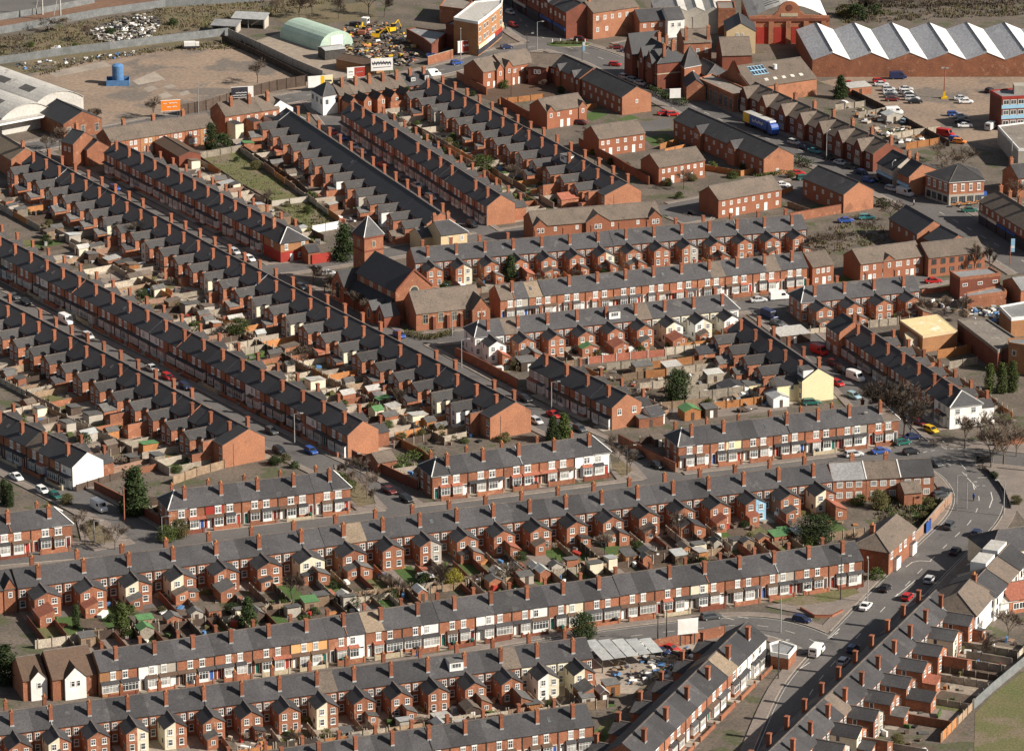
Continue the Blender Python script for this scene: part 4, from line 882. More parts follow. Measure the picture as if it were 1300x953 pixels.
# ------------------------------------------------------------------ works, halls and shops round the high road
def edges(q): return [(i, Vector((*q[i], 0)), Vector((*q[(i + 1) % len(q)], 0))) for i in range(len(q))]
def front_windows(t, q, rowsz, w, gap, st, amin=-40, amax=60, minlen=4):
    for i, a, b in edges(q):
        d = b - a; ang = math.degrees(math.atan2(d.y, d.x))
        if d.length < minlen or not amin <= ang <= amax: continue
        n = max(1, int((d.length - 1.2) / gap))
        for z0, z1 in rowsz:
            for x in spread_n(n, d.length, 1.4): p = a + d.normalized() * x; window(t, p.x, p.y, z0, w, z1 - z0, math.radians(ang), **st)
t, q = flat('shop_block', 'curved three-storey brick shop block with a flat roof and red shopfronts', 'shops', [(576, 23.6), (607, 29), (617, 22), (627, 14), (637, 5.5), (638, 0), (603, 3)], 10.5, 'brick_tan', 'roof_pale', fascia='white')
front_windows(t, q, [(4.2, 5.9), (7.4, 9.0)], 2.0, 3.0, dict(nx=3, tr=0), 0, 89, 3)
for i, a, b in edges(q):
    d = b - a; ang = math.degrees(math.atan2(d.y, d.x))
    if 25 < ang < 89 and d.length > 3:
        n = d.normalized(); n = Vector((n.y, -n.x, 0)); s = obj('shopfront', MB(['paint_red', 'render_yellow', 'white'][i % 3]).prism([tuple(v[:2]) for v in (a + n * .3, b + n * .3, b - n * .1, a - n * .1)], 2.3, 3.4), t)
        obj('shop_window', MB('shop_dark').prism([tuple(v[:2]) for v in (a + n * .06, b + n * .06, b - n * .1, a - n * .1)], .4, 2.3), t)
flat('shop_annex', 'dark brick two-storey annex against the curved shop block', 'building', [(566, 31.5), (604, 38), (606, 33), (576, 27)], 7, 'brick_dark', 'roof_grey')
flat('brick_building', 'flat tan-roofed brick building behind the curved shop block', 'building', [(558, 9), (590, 13), (600, 3), (570, -6)], 5, 'brick', 'roof_flat')
flat('workshop', 'long grey flat-roofed workshop with sloping brown walls behind the billboard', 'workshop', [(516, 38), (528, 36), (568, 42), (548, 58), (538, 50)], 4, 'brick_dark', 'roof_grey')
t, L = gable('shop_terrace', 'sunlit brown-roofed brick shop block on the far corner of the junction', 'shop', (742, 2), (800, -6), 11, 8.6, 5, 5, wall='brick_sunlit', roof='tile_brown', ends=('brick', 'brick'), wins=[('f', 5.8, 7.2, 1.0, 6, dk), ('f', 2.2, 3.6, 1.0, (.1, .3), dk)], chims=[(.1, 0), (.5, 0)])
for i in range(5):
    a = (738 - i * 17, 4 - i * 9.5); b = (738 - i * 17 - 16, 4 - i * 9.5 - 9)
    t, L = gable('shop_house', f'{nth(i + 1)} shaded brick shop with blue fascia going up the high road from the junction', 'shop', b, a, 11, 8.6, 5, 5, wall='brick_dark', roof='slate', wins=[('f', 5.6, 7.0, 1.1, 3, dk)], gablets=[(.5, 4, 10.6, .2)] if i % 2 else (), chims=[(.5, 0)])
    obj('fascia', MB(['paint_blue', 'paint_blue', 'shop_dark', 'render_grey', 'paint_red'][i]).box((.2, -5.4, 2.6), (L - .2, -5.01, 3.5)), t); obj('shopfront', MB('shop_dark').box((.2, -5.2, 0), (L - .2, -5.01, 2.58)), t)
gable('brick_house', 'low dark-roofed brick house beside the blue hoarding at the junction', 'house', (806, 12.5), (839, 10), 8, 5.4, 4.5, 4.5, wall='brick', roof='slate', wins=[('f', 3.2, 4.4, 1.0, 3, dk)])
gable('white_house', 'white fronted house with dark tiled roof next to the brick house', 'house', (842, 10), (863, 8.5), 8.6, 6.0, 4.5, 4.5, wall='render_white', roof='slate', wins=[('f', 3.4, 4.8, 1.0, 2, dict(gl='glass'))])
for i, (a, b) in enumerate([((853, -15), (861, 9)), ((876, -16), (884, 9)), ((899, -17), (907, 9))]):
    t, L = gable('factory_shed', f'{nth(i + 1)} of the pale pitched factory sheds behind the gothic building, counted from the left', 'factory', a, b, 8.5, 5.5, 6.5, 6.5, wall='render_grey', roof='roof_pale')
# gothic red-brick building
GT = dict(fr='stone', gl='glass', nx=2, tr=.6)
t, L = gable('gothic_building', 'dark gothic red-brick civic building with tall chimneys and stone doorway', 'building', (822, 46), (849, 60), 11.8, 8.2, 5, 6, wall='brick_dark', roof='slate_dark', gablets=[(.10, 5.6, 13.6, 2.0), (.45, 3.2, 11.0, .7), (.8, 3.6, 11.4, 1.0)], hip=(0, 3), chims=[(.15, 2.5), (.4, 2.8), (.7, 2.5), (.86, 1), (.95, -2.5)], wins=[('f', 5.4, 7.6, 1.2, 6, GT), ('f', 1.4, 3.6, 1.3, 6, GT)])
obj('stone_band', MB('stone').box((-.03, -5.06, 4.6), (L + .03, 6.03, 4.9)), t); x = .27 * L; obj('doorway', MB('stone').box((x - 1.6, -5.5, 0), (x + 1.6, -5.02, 4.4)), t); obj('doorway_arch', MB('stone').tube((x, -5.45, 4.4), (x, -5.05, 4.4), 1.6, 1.6, 12), t); obj('door', MB('shop_dark').box((x - .9, -5.56, 0), (x + .9, -5.51, 3.9)), t)
t, q = hipblock('hipped_house', 'brick house with steep hipped slate roof and white window below the gothic building', 'house', [(862, 80), (869, 86), (890, 82), (886, 72), (872, 70)], 7, 4.5, 'brick', 'slate', inset=.06)
front_windows(t, q, [(4.2, 5.6)], 1.1, 3.5, dict(nx=2, tr=0), -10, 40, 3)
gable('brick_house', 'brick wing with hipped slate roof tucked behind the glass shopfront', 'house', (892, 74), (908, 82), 7, 4.6, 3.6, 3.6, wall='brick', roof='slate', hip=(0, 2))
gable('brick_house', 'small gabled brick lodge at the pavement below the gothic building', 'house', (879, 90), (884, 101), 6.5, 4.4, 2.8, 2.8, wall='brick', roof='slate_dark')
gable('brick_hall', 'long slate-roofed brick hall behind the gothic chimneys', 'hall', (864, 37), (899, 35.5), 9, 6, 5, 5, wall='brick', roof='tile_brown', ends=('brick', 'brick'), wins=[('f', 2.5, 4, 1, 3, dk)], chims=[(.1, -4), (.9, -4)])
gable('public_house', 'dark-roofed building with two skylights and black signboard below the bath hall', 'pub', (913, 47.5), (951, 46.5), 8.5, 4.6, 6.5, 5, wall='brick_dark', roof='tile_brown')
gable('stone_house', 'pale brick gabled house between the sheds and the bath hall', 'house', (938, 16), (941, 29.5), 9.5, 7, 4.4, 4.4, wall='brick_tan', roof='slate_dark', ends=('brick_tan', 'tan_plaster'), wins=[('e', 5, 6.4, .8, (.38, .55), dk)])
flat('brick_building', 'flat brick-parapet building behind the pale gabled house', 'building', [(912, 12), (934, 12), (932, 3), (910, 3)], 8, 'brick', 'roof_flat')
t, L = gable('skylight_hall', 'wide brown-roofed hall with a blue-framed skylight grid near the sawtooth works', 'hall', (931.5, 84.5), (1016, 72.5), 9.5, 5.2, 9.0, 7, wall='brick_sunlit', roof='tile_brown', ends=('brick_dark', 'brick'))
kf = (9.5 - 5.2) / 9.0
def onroof(x, y, lift=.08): return (x, y, 9.5 + y * kf + lift)   # y negative on the near slope
sk = MB('paint_sky'); x0, x1, ya, yb = .17 * L, .40 * L, -1.0, -4.6
sk.slab([onroof(x0, yb), onroof(x1, yb), onroof(x1, ya), onroof(x0, ya)], .05, 'paint_sky')
for i in range(5):
    for j in range(2):
        a = x0 + (x1 - x0) * (i + .1) / 5; b = x0 + (x1 - x0) * (i + .9) / 5; c = ya + (yb - ya) * (j + .1) / 2; d = ya + (yb - ya) * (j + .9) / 2
        sk.face([onroof(a, d, .1), onroof(b, d, .1), onroof(b, c, .1), onroof(a, c, .1)], 'shop_dark')
obj('skylight', sk, t)
for i in range(5): x = L * (.30 + .13 * i); obj('roof_light', MB('lamp_glass').slab([onroof(x - .6, -7.4, .1), onroof(x + .6, -7.4, .1), onroof(x + .6, -6.4, .1), onroof(x - .6, -6.4, .1)], .05), t)
vt = MB('white').tube((.52 * L, -3.5, 8.0), (.52 * L, -3.5, 9.4), .6, .6, 10); obj('roof_vent', vt, t)
fg = MB('brick'); fg.face([(-.4, -9, 0), (-.4, 7, 0), (-.4, 7, 5.5), (-.4, 2.5, 8), (-.4, 0, 11.5), (-.4, -3.5, 8), (-.4, -9, 5.5)][::-1]); fg.face([(.2, -9, 0), (.2, 7, 0), (.2, 7, 5.5), (.2, 2.5, 8), (.2, 0, 11.5), (.2, -3.5, 8), (.2, -9, 5.5)])
obj('ornate_gable', fg, t)
t, q = flat('glazed_shop', 'flat-roofed brick shop with tall glazed front and sunlit orange parapet', 'shop', [(887, 101), (904, 95), (946, 113), (948, 118), (931, 121)], 5.2, 'brick', 'roof_flat', fascia='brick_sunlit')
front_windows(t, q, [(.6, 4.0)], 1.8, 2.6, dict(fr='steel', gl='glass', nx=2, tr=.6), -80, 70, 3)
# bath hall with a curved red brick gable
t = thing('bath_hall', 'grand red-brick hall with a curved gable front, pilasters and pale ribbed roof', 'hall', P(1001, 55, 0), rad(2))
m = MB('brick'); Wd = 12.2; prof = [(-Wd, 0), (Wd, 0), (Wd, 8.6)]
prof += [(4.8, 8.9), (3.9, 9.8)] + [(3.4 * math.cos(a), 9.9 + 3.3 * math.sin(a)) for a in [math.pi * i / 12 for i in range(13)]] + [(-3.9, 9.8), (-4.8, 8.9), (-Wd, 8.6)]
for y, f in ((-.6, 1), (.2, -1)): q = [(x, y, z) for x, z in prof]; m.face(q if f > 0 else q[::-1])
for (xa, za), (xb, zb) in zip(prof[2:], prof[3:]): m.face([(xa, -.6, za), (xa, .2, za), (xb, .2, zb), (xb, -.6, zb)][::-1])
m.face([(Wd, -.6, 0), (Wd, 28, 0), (Wd, 28, 7.6), (Wd, -.6, 7.6)]); m.face([(-Wd, 28, 0), (-Wd, -.6, 0), (-Wd, -.6, 7.6), (-Wd, 28, 7.6)]); obj('wall', m, t)
obj('cornice', MB('brick_dark').box((-Wd - .2, -.95, 7.0), (Wd + .2, -.602, 7.9)), t)
for x in (-11, -5.5, -.2, 5.2, 10.6): obj('pilaster', MB('brick_sunlit').box((x - .75, -1.2, 0), (x + .75, -.602, 6.98)), t)
for x in (-8.2, -2.8, 2.5, 7.9): obj('red_door', MB('paint_red').box((x - 1.7, -.68, 0), (x + 1.7, -.603, 5.2)), t)
obj('name_stone', MB('stone').box((-2.6, -.72, 8.5), (2.6, -.603, 9.5)), t); obj('roundel', MB('brick_dark').tube((0, -.7, 11.2), (0, -.6, 11.2), 1.0, 1.0, 14), t)
r = MB('roof_pale'); seg = 10
for i in range(seg):
    x0 = -Wd + .3 + (2 * Wd - .6) * i / seg; x1 = -Wd + .3 + (2 * Wd - .6) * (i + 1) / seg; zz = lambda x: 7.7 + 4.4 * (1 - abs(x / Wd) ** 1.7)
    r.face([(x0, .25, zz(x0)), (x1, .25, zz(x1)), (x1, 28, zz(x1)), (x0, 28, zz(x0))], 'roof_pale' if i < seg / 2 else 'glazing_white')
obj('roof', r, t)
for i in range(7): y = 5 + i * 2.6; q = lambda x: 7.75 + 4.4 * (1 - abs(x / Wd) ** 1.7) + .06; obj('roof_light', MB('felt').slab([(-6.8, y, q(-6.8)), (-2.6, y, q(-2.6)), (-2.6, y + .9, q(-2.6)), (-6.8, y + .9, q(-6.8))], .05), t)
# sawtooth works
A = P(1031, 98, 0); B = P(1300, 97.5, 0); u = (B - A).normalized(); back = P(1034.7, 31.7, 6.9) - P(1056.3, 69.8, 6.9); D = back.dot(Vector((-u.y, u.x, 0)))
t = thing('sawtooth_works', 'long red-brick works with white-glazed sawtooth roofs beside the car park', 'factory', A, math.atan2(u.y, u.x)); sp = (P(1280.5, 70, 6.9) - P(1081.3, 70, 6.9)).length / 4.0 * .985
nb = 7; m = MB('brick'); sh = back.dot(u) / D; ez, pz = 5.3, 7.5; fr_ = []
for i in range(nb): fr_ += [(i * sp, ez), (i * sp + sp * .53, pz)]
fr_.append((nb * sp, ez))
m.face([(0, 0, 0), (nb * sp, 0, 0)] + [(x, 0, z) for x, z in reversed(fr_)]); m.face([(0 + sh * D, D, 0), (0, 0, 0), (0, 0, ez), (sh * D, D, ez)]); obj('wall', m, t)
for i in range(nb):
    x = i * sp; xp = x + sp * .53; xe = x + sp; f = lambda a, d, z: (a + sh * d, d, z)
    obj('roof_slope', MB('roof_saw').slab([f(x, -.15, ez), f(xp, -.15, pz), f(xp, D, pz), f(x, D, ez)], .12), t)
    obj('glazed_slope', MB('glazing_white').slab([f(xp, -.15, pz), f(xe - .15, -.15, ez + .05), f(xe - .15, D, ez + .05), f(xp, D, pz)], .12), t)
    obj('ridge_cap', MB('steel_dark').tube(f(xp, 1.5, pz + .06), f(xp, D, pz + .06), .16, .16, 4), t)
# office block with blue panels, hall beside it
t, q = flat('office_block', 'three-storey flat-roofed office block with pale blue panels and red trim by the car park', 'office', [(1257, 116), (1272, 124.5), (1340, 121), (1330, 109)], 9.6, 'brick_dark', 'roof_grey', fascia='paint_red')
for i, a, b in edges(q):
    d = b - a; ang = math.atan2(d.y, d.x)
    if -1.2 < ang < 1.2:
        n = Vector((d.normalized().y, -d.normalized().x, 0))
        for z in (1.0, 4.0, 7.0): obj('panel', MB('paint_sky').prism([tuple(v[:2]) for v in (a + n * .08, b + n * .08, b - n * .05, a - n * .05)], z - .6, z + .5), t)
        for z in (1.55, 4.55, 7.55):
            for x in spread_n(max(2, int(d.length / 2.2)), d.length, 1.3): p = a + d.normalized() * x; window(t, p.x + n.x * .02, p.y + n.y * .02, z, 1.8, 1.4, ang, nx=2, tr=0)
obj('plant_room', MB('render_grey').box((-3, -2, 9.5), (3, 2, 12)), t)
flat('low_hall', 'low grey-walled hall with white fascia beside the blue-panelled office block', 'hall', [(1267, 161), (1305, 156), (1345, 190), (1293, 190)], 5.2, 'render_grey', 'roof_flat', fascia='white')
# right-hand yards
t, q = flat('brick_block', 'red-brick flat-roofed two-part block with three small windows', 'building', [(1206, 345.5), (1219, 354), (1270, 348), (1256, 340.5)], 5.6, 'brick_dark', 'roof_grey', fascia='brick')
front_windows(t, q, [(3.5, 4.3)], 1.4, 3.0, dict(nx=2, tr=0), -20, 50, 6)
flat('brick_block', 'lower flat-roofed extension in front of the red-brick block', 'building', [(1227, 373), (1228, 378), (1278, 371), (1271, 363)], 3.0, 'brick', 'roof_grey', fascia='brick')
t, q = flat('workshop', 'flat workshop with a bright yellow insulated roof among the yards', 'workshop', [(1142.5, 406.5), (1171.6, 426.7), (1215.7, 419.6), (1189.7, 399)], 4.2, 'brick_tan', 'roof_yellow', fascia='tan_plaster', parapet=.04)
flat('workshop', 'small orange-roofed lean-to beside the yellow-roofed workshop', 'workshop', [(1148, 422), (1152, 434), (1169, 428), (1158, 419)], 3.0, 'render_grey', 'tan_plaster', parapet=0)
flat('warehouse', 'large brown-walled warehouse with pale flat roof behind the white pub terrace', 'warehouse', [(1215.7, 407), (1266.8, 446.3), (1290, 430), (1253.4, 406)], 5.2, 'brick_dark', 'roof_flat', fascia='roof_flat')
flat('warehouse', 'flat grey-roofed unit with a white fascia at the right edge', 'warehouse', [(1269, 390), (1284, 405), (1340, 399), (1330, 379)], 4.6, 'brick_tan', 'roof_grey', fascia='white')
t, q = flat('tan_building', 'tan brick two-storey building cut by the right edge of the yards', 'building', [(1280, 431), (1281, 436), (1340, 446), (1345, 428)], 7.0, 'brick_tan', 'roof_grey', fascia='brick_tan')
front_windows(t, q, [(1, 2.4), (4.2, 5.6)], 1.1, 3.0, dict(nx=1, tr=0), -80, 50, 4)
gable('workshop', 'grey-roofed brick workshop at the right edge above the parked vans', 'workshop', (1285, 352), (1330, 346), 6, 4, 4.5, 4.5, wall='brick', roof='roof_grey', wins=[('f', 1, 2.4, 1.2, 2, dk)])
gable('shop_house', 'taller shaded brick house with shop window above the red van', 'house', (1069.5, 396.8), (1085, 407.2), 8.8, 6.2, 4.2, 4.2, wall='brick', roof='slate_dark', wins=[('f', 3.9, 5.5, .95, 3, dict(head='white')), ('f', .6, 2.5, 1.8, 2, dict(nx=3, gl='curtain'))], chims=[(.95, 0)])
# top left works
for i, (px, dx) in enumerate([((30, 108), 0), ((-10, 124), 1)]):
    a = P(px[0] - 46, px[1] - 16, 6); b = P(px[0] + 44, px[1] + 16, 6); u = (b - a).normalized(); L = (b - a).length
    t = thing('barrel_factory', ['pale barrel-roofed factory beside the yard corner, its far bay', 'pale barrel-roofed factory at the left edge, its near bay with a long white canopy'][i], 'factory', (a.x, a.y, 0), math.atan2(u.y, u.x))
    m = MB('roof_pale'); r = MB('roof_pale'); n = 10; w = 8.5; z = lambda y: 5.0 + 3.0 * (1 - (y / w) ** 2)
    ys = [-w + 2 * w * k / n for k in range(n + 1)]
    m.face([(L, y, 0) for y in (-w, w)] + [(L, y, z(y) - .05) for y in reversed(ys)]); m.face([(0, -w, 0), (L, -w, 0), (L, -w, 4.95), (0, -w, 4.95)], 'render_grey'); obj('wall', m, t)
    for k in range(n): r.slab([(-1, ys[k], z(ys[k])), (L + .3, ys[k], z(ys[k])), (L + .3, ys[k + 1], z(ys[k + 1])), (-1, ys[k + 1], z(ys[k + 1]))], .12)
    obj('roof', r, t)
    for k in range(2): obj('roof_light', MB('felt').slab([(L * (.3 + .35 * k), -5, z(-5) + .07), (L * (.3 + .35 * k) + 6, -5, z(-5) + .07), (L * (.3 + .35 * k) + 6, -2.5, z(-2.5) + .07), (L * (.3 + .35 * k), -2.5, z(-2.5) + .07)], .04), t)
    if i: obj('canopy', MB('white').box((L - 2, -w - 6, 4.0), (L + 3.5, w + .5, 4.5), 'white', 'roof_pale'), t)
gable('works_shed', 'dark-roofed gabled brick shed beside the barrel factory', 'shed', (72, 125.5), (104.5, 141), 7.5, 4.6, 6, 6, wall='brick', roof='slate_dark', wins=[('e', 1.2, 3.4, 1.3, 3, dict(fr='render_grey', nx=2))])
gable('corner_house', 'three-storey brick house at the street corner under a slate roof, shop below', 'house', (92, 163.5), (107, 167.5), 9.4, 6.8, 4.2, 4.2, wall='brick', roof='slate_dark', wins=[('f', 4.2, 5.6, .9, 2, dk)], chims=[(.1, 1)])
gable('brick_house', 'lower brick rear wing behind the three-storey corner house', 'house', (113, 173), (124, 178), 7, 4.8, 3.4, 3.4, wall='brick', roof='slate_dark')
gable('brick_house', 'brick house with tan roof slope at the far-left street end', 'house', (3, 171), (32, 188), 8, 5.4, 4.2, 4.2, wall='brick', roof='tile_tan', chims=[(.9, 0)])
for i in range(7):
    f0, f1 = i / 7, (i + 1) / 7; a = (131, 164); b = (263, 143.5)
    gable('roadside_house', f'{nth(i + 1)} brown-roofed house from the left in the low row below the concrete yard', 'house', (a[0] + (b[0] - a[0]) * f0 + .2, a[1] + (b[1] - a[1]) * f0), (a[0] + (b[0] - a[0]) * f1 - .2, a[1] + (b[1] - a[1]) * f1), 7.8, 5.2, 4.3, 4.3, wall=['brick', 'brick', 'brick_tan', 'brick'][i % 4], roof='tile_brown', wins=[('f', 3.2, 4.4, .9, 2, dk), ('f', .8, 2.4, 1.1, 2, dict(nx=2, tr=0, gl='curtain'))], chims=[(.5, 1.2)] if i % 2 else (), group='low row of houses below the yard')
for i in range(3):
    a = (276 + 23 * i, 130.5 - 3.4 * i); b = (276 + 23 * (i + 1), 130.5 - 3.4 * (i + 1))
    t, L = gable('roadside_house', f'{nth(i + 1)} taller brown-roofed house from the left beside the dark roadside fence', 'house', a, b, 9.2, 6.4, 4.5, 4.5, wall='brick', roof='tile_brown', wins=[('f', 4, 5.4, .9, 2, dk), ('f', .9, 2.4, .9, 2, dk)], chims=[(.6, -1.6)], group='taller row beside the roadside fence')
    obj('rear_wing', MB(['render_cream', 'brick', 'render_white'][i]).box((L * .1, -9.5, 0), (L * .55, -4.51, 4.8), ['render_cream', 'brick', 'render_white'][i], 'slate'), t)
gable('corner_house', 'white gabled corner house at the head of the terrace ending cream', 'house', (345, 122), (356, 127), 8.4, 5.8, 4, 4, wall='render_white', roof='slate', hip=(2, 0))
t, L = gable('long_shed', 'long roofless dark red brick shed beside the green plot', 'shed', (209, 173), (241, 192), 4.4, 3.4, 3.2, 3.2, wall='brick_dark', roof='tile_choc')
t, q = hipblock('corner_house', 'white rendered corner house with hipped slate roof beside the bright hoarding', 'house', [(395, 114), (410, 123.3), (433, 119), (424, 110.5)], 5.6, 2.8, 'render_white', 'slate', inset=.1)
front_windows(t, q, [(3.2, 4.6)], 1.0, 2.4, dict(fr='steel_dark', nx=2, tr=0), -70, 45, 4)
for i in range(7):
    a = (422 + 17.3 * i, 105.5 - 2.35 * i); b = (422 + 17.3 * (i + 1), 105.5 - 2.35 * (i + 1))
    t, L = gable('roadside_house', f'{nth(i + 1)} house from the white corner house in the row below the scrap yard', 'house', a, b, 8.2, 5.6, 4.4, 4.4, wall='brick', roof=['tile_brown', 'tile_brown', 'tile_brown', 'tile_brown', 'tile_brown', 'slate', 'slate'][i], wins=[('f', 3.4, 4.6, .9, 2, dk)], chims=[(.5, -1.6)], group='row of houses below the scrap yard')
    if i < 5 and i % 1 == 0:
        m = MB('brick'); x0, x1 = .15 * L, .7 * L; xm = (x0 + x1) / 2
        m.face([(x0, -9.8, 0), (x1, -9.8, 0), (x1, -9.8, 4.3), (xm, -9.8, 5.9), (x0, -9.8, 4.3)]); m.face([(x1, -9.8, 0), (x1, -4.4, 0), (x1, -4.4, 4.3), (x1, -9.8, 4.3)]); m.face([(x0, -4.4, 0), (x0, -9.8, 0), (x0, -9.8, 4.3), (x0, -4.4, 4.3)])
        wgo = obj('rear_wing', m, t); rr = MB('slate'); rr.slab([(xm, -9.9, 6), (x1 + .2, -9.9, 4.25), (x1 + .2, -3, 4.25), (xm, -3, 6)][::-1], .1); rr.slab([(x0 - .2, -9.9, 4.25), (xm, -9.9, 6), (xm, -3, 6), (x0 - .2, -3, 4.25)][::-1], .1); obj('wing_roof', rr, wgo)
        window(wgo, xm + .6, -9.8, 2.9, .8, 1.2, 0, nx=1, tr=.5)
    elif i >= 5:
        kf_ = 2.6 / 4.4; y = -2.4; z = 8.2 + y * kf_; m = MB('slate_dark').box((L * .5 - .9, y - 1.2, z - .4), (L * .5 + .9, y + 1.2, z + 1.0)); dm = obj('dormer', m, t); window(dm, L * .5, y - 1.2, z - .3, 1.3, 1.1, 0)
# green hangar
a = P(375.8, 22.8, 5.4); b = P(427, 39.6, 5.4); u = (b - a).normalized(); L = (b - a).length
t = thing('arched_hangar', 'pale green corrugated arched hangar beside the scrap yard', 'hangar', (a.x, a.y, 0), math.atan2(u.y, u.x)); w = 6.2; n = 12; r = MB('roof_green')
pr = [(w * math.cos(math.pi * k / n), 5.4 * math.sin(math.pi * k / n) ** .8 if 0 < k < n else 0) for k in range(n + 1)]
for (y0, z0), (y1, z1) in zip(pr, pr[1:]): r.face([(0, y0, z0), (0, y1, z1), (L, y1, z1), (L, y0, z0)][::-1])
obj('roof', r, t); m = MB('roof_green'); m.face([(L, y, z) for y, z in pr]); m.face([(0, y, z) for y, z in reversed(pr)]); obj('end_wall', m, t)
obj('hangar_door', MB('roof_green').box((L + .002, -2.2, 0), (L + .1, 2.2, 4.0), 'render_white'), t)
for i, (px, lab, rf, sz) in enumerate([((287, 40), 'small grey open-fronted shed on the rough land by the rubble', 'roof_grey', 4), ((318, 34), 'taller grey open-fronted shed with pale ribbed roof on the rough land', 'sheet_metal', 5.2)]):
    p = P(px[0], px[1], 0); t = thing('open_shed', lab, 'shed', p, rad(-12))
    obj('wall', MB('render_grey').box((-sz, 2.4, 0), (sz, 2.6, sz * .62)).box((-sz, -2.5, 0), (-sz + .15, 2.4, sz * .62)).box((sz - .15, -2.5, 0), (sz, 2.4, sz * .62), 'render_grey'), t); obj('roof', MB(rf).slab([(-sz - .3, -2.9, sz * .6), (sz + .3, -2.9, sz * .6), (sz + .3, 2.9, sz * .72 + .3), (-sz - .3, 2.9, sz * .72 + .3)], .15), t)
    for x in (-sz + .3, 0, sz - .3): obj('post', MB('steel').box((x - .12, -2.6, 0), (x + .12, -2.4, sz * .6)), t)
p = P(150, 107, 0); t = thing('water_tank', 'blue cylindrical tank standing in a blue panelled box on the concrete yard', 'tank', p, rad(3))
obj('tank', MB('tarp_blue').tube((0, .3, 0), (0, .3, 5.6), 1.7, 1.7, 20, 'tarp_blue'), t); obj('tank_lid', MB('tarp_blue').tube((0, .3, 5.6), (0, .3, 6.1), 1.72, .9, 20, 'tarp_blue'), t); m = MB('tarp_blue')
for a_, b_ in (((-3.4, -2.4, 0), (3.4, -2.25, 1.7)), ((-3.4, 2.6, 0), (3.4, 2.75, 1.7)), ((-3.4, -2.25, 0), (-3.25, 2.6, 1.7)), ((3.25, -2.25, 0), (3.4, 2.6, 1.7))): m.box(a_, b_)
obj('panel_box', m, t)
gable('canopy_building', 'low brown-roofed works building beside the white hoarding', 'workshop', (436, 68), (478, 76), 4.2, 3.2, 3.4, 3.4, wall='brick_tan', roof='tile_choc')
gable('works_canopy', 'pale sheet canopy between the hangar and the billboards', 'canopy', (408, 60), (434, 57), 3.6, 3.2, 2.6, 2.6, wall='steel_dark', roof='sheet_metal')
# lower right
t, L = gable('hipped_house', 'brown hip-roofed brick house with white bays facing the main road', 'house', (1112, 676), (1139, 652), 7.6, 5.2, 4.2, 4.2, wall='brick', roof='tile_brown', hip=(3.4, 0), wins=[('f', 3.2, 4.6, 1.3, (.1, .42, .6, .92), dict(nx=3, head='white')), ('e', 3, 4, .8, (.3,), dk)], chims=[(.25, 1.0)])
for fx in (.25, .85): obj('bay_window', MB('white').box((fx * L - 1.3, -5.0, .2), (fx * L + 1.3, -4.205, 2.7), 'white', 'slate'), t)
for i in range(3):
    a = (1052 + 43 * i, 587.2 - 2.0 * i); b = (1052 + 43 * (i + 1), 587.2 - 2.0 * (i + 1))
    t, L = gable('later_house', ['grey-roofed later brick house next to the gabled rear wings', 'brown-roofed later brick house in the middle of the three by the junction', 'dark-roofed later brick house closing the row at the road junction'][i], 'house', (a[0] + .3, a[1]), (b[0] - .3, b[1]), 7.6, 5.2, 4.2, 4.2, wall='brick', roof=['roof_grey', 'tile_brown', 'slate'][i], wins=[('f', 3.2, 4.5, 1.4, 3, dict(nx=3, tr=0, gl='curtain')), ('f', .8, 2.2, 1.4, 3, dict(nx=3, tr=0, gl='curtain'))], chims=[(.7, .4)] if i < 2 else (), hip=(0, 0), verge='white' if i == 1 else None)
gable('extension_house', 'brown-roofed single-storey brick extension behind the closing house', 'extension', (1143, 612), (1166, 610), 4.6, 3.2, 2.8, 2.8, wall='brick', roof='tile_brown')
JR = []
def drow(i, lab, a, b, hr, he, wall, roof, hip=(0, 0), ch=()): JR.append(gable('junction_house', lab, 'house', a, b, hr, he, 4.6, 6.0, wall=wall, roof=roof, hip=hip, chims=ch, wins=[('f', 3.0, 4.4, 1.0, 2, dict(fr='steel_dark', nx=2, tr=0)), ('f', .8, 2.2, 1.1, 2, dict(fr='steel_dark', nx=2, tr=0))]))
drow(0, 'brown pyramid-roofed house with cream wing above the bottom-corner terrace', (1216, 752), (1231, 735), 8.6, 5.4, 'render_white', 'tile_brown', (2.5, 2.5))
drow(1, 'grey-roofed white-walled house beside the brown pyramid roof', (1236, 738), (1251, 722), 7.8, 5.2, 'render_white', 'slate', ch=[(.05, 0)])
drow(2, 'tan-roofed white-walled house with a bright flat dormer', (1252, 721), (1266, 706), 7.6, 5.2, 'render_white', 'tile_brown')
drow(3, 'grey-roofed white-walled house at the upper end of the pale row', (1267, 705), (1281, 690), 7.6, 5.2, 'render_white', 'slate')
drow(4, 'wide grey hipped house by the shaded main road at the right edge', (1268, 672), (1330, 664), 8.4, 5.4, 'render_cream', 'slate', (4, 0))
for t, L in (JR[2], JR[3]): obj('dormer', MB('render_white').box((L * .1, .3, 5.6), (L * .9, 3.6, 8.3), 'render_white', 'roof_pale'), t)
gable('red_roof_house', 'long red-tiled low building with white lean-to at the right edge', 'building', (1268, 741), (1330, 731), 5.0, 3.2, 4.5, 4.5, wall='brick', roof='tile_red', wins=[('f', .9, 2.3, 1.4, 7, dict(nx=2, tr=0))])
gable('lean_to_roof', 'pale corrugated lean-to below the red-tiled building', 'canopy', (1262, 757), (1300, 749), 3.4, 2.8, 2.4, 2.4, wall='render_white', roof='roof_pale')
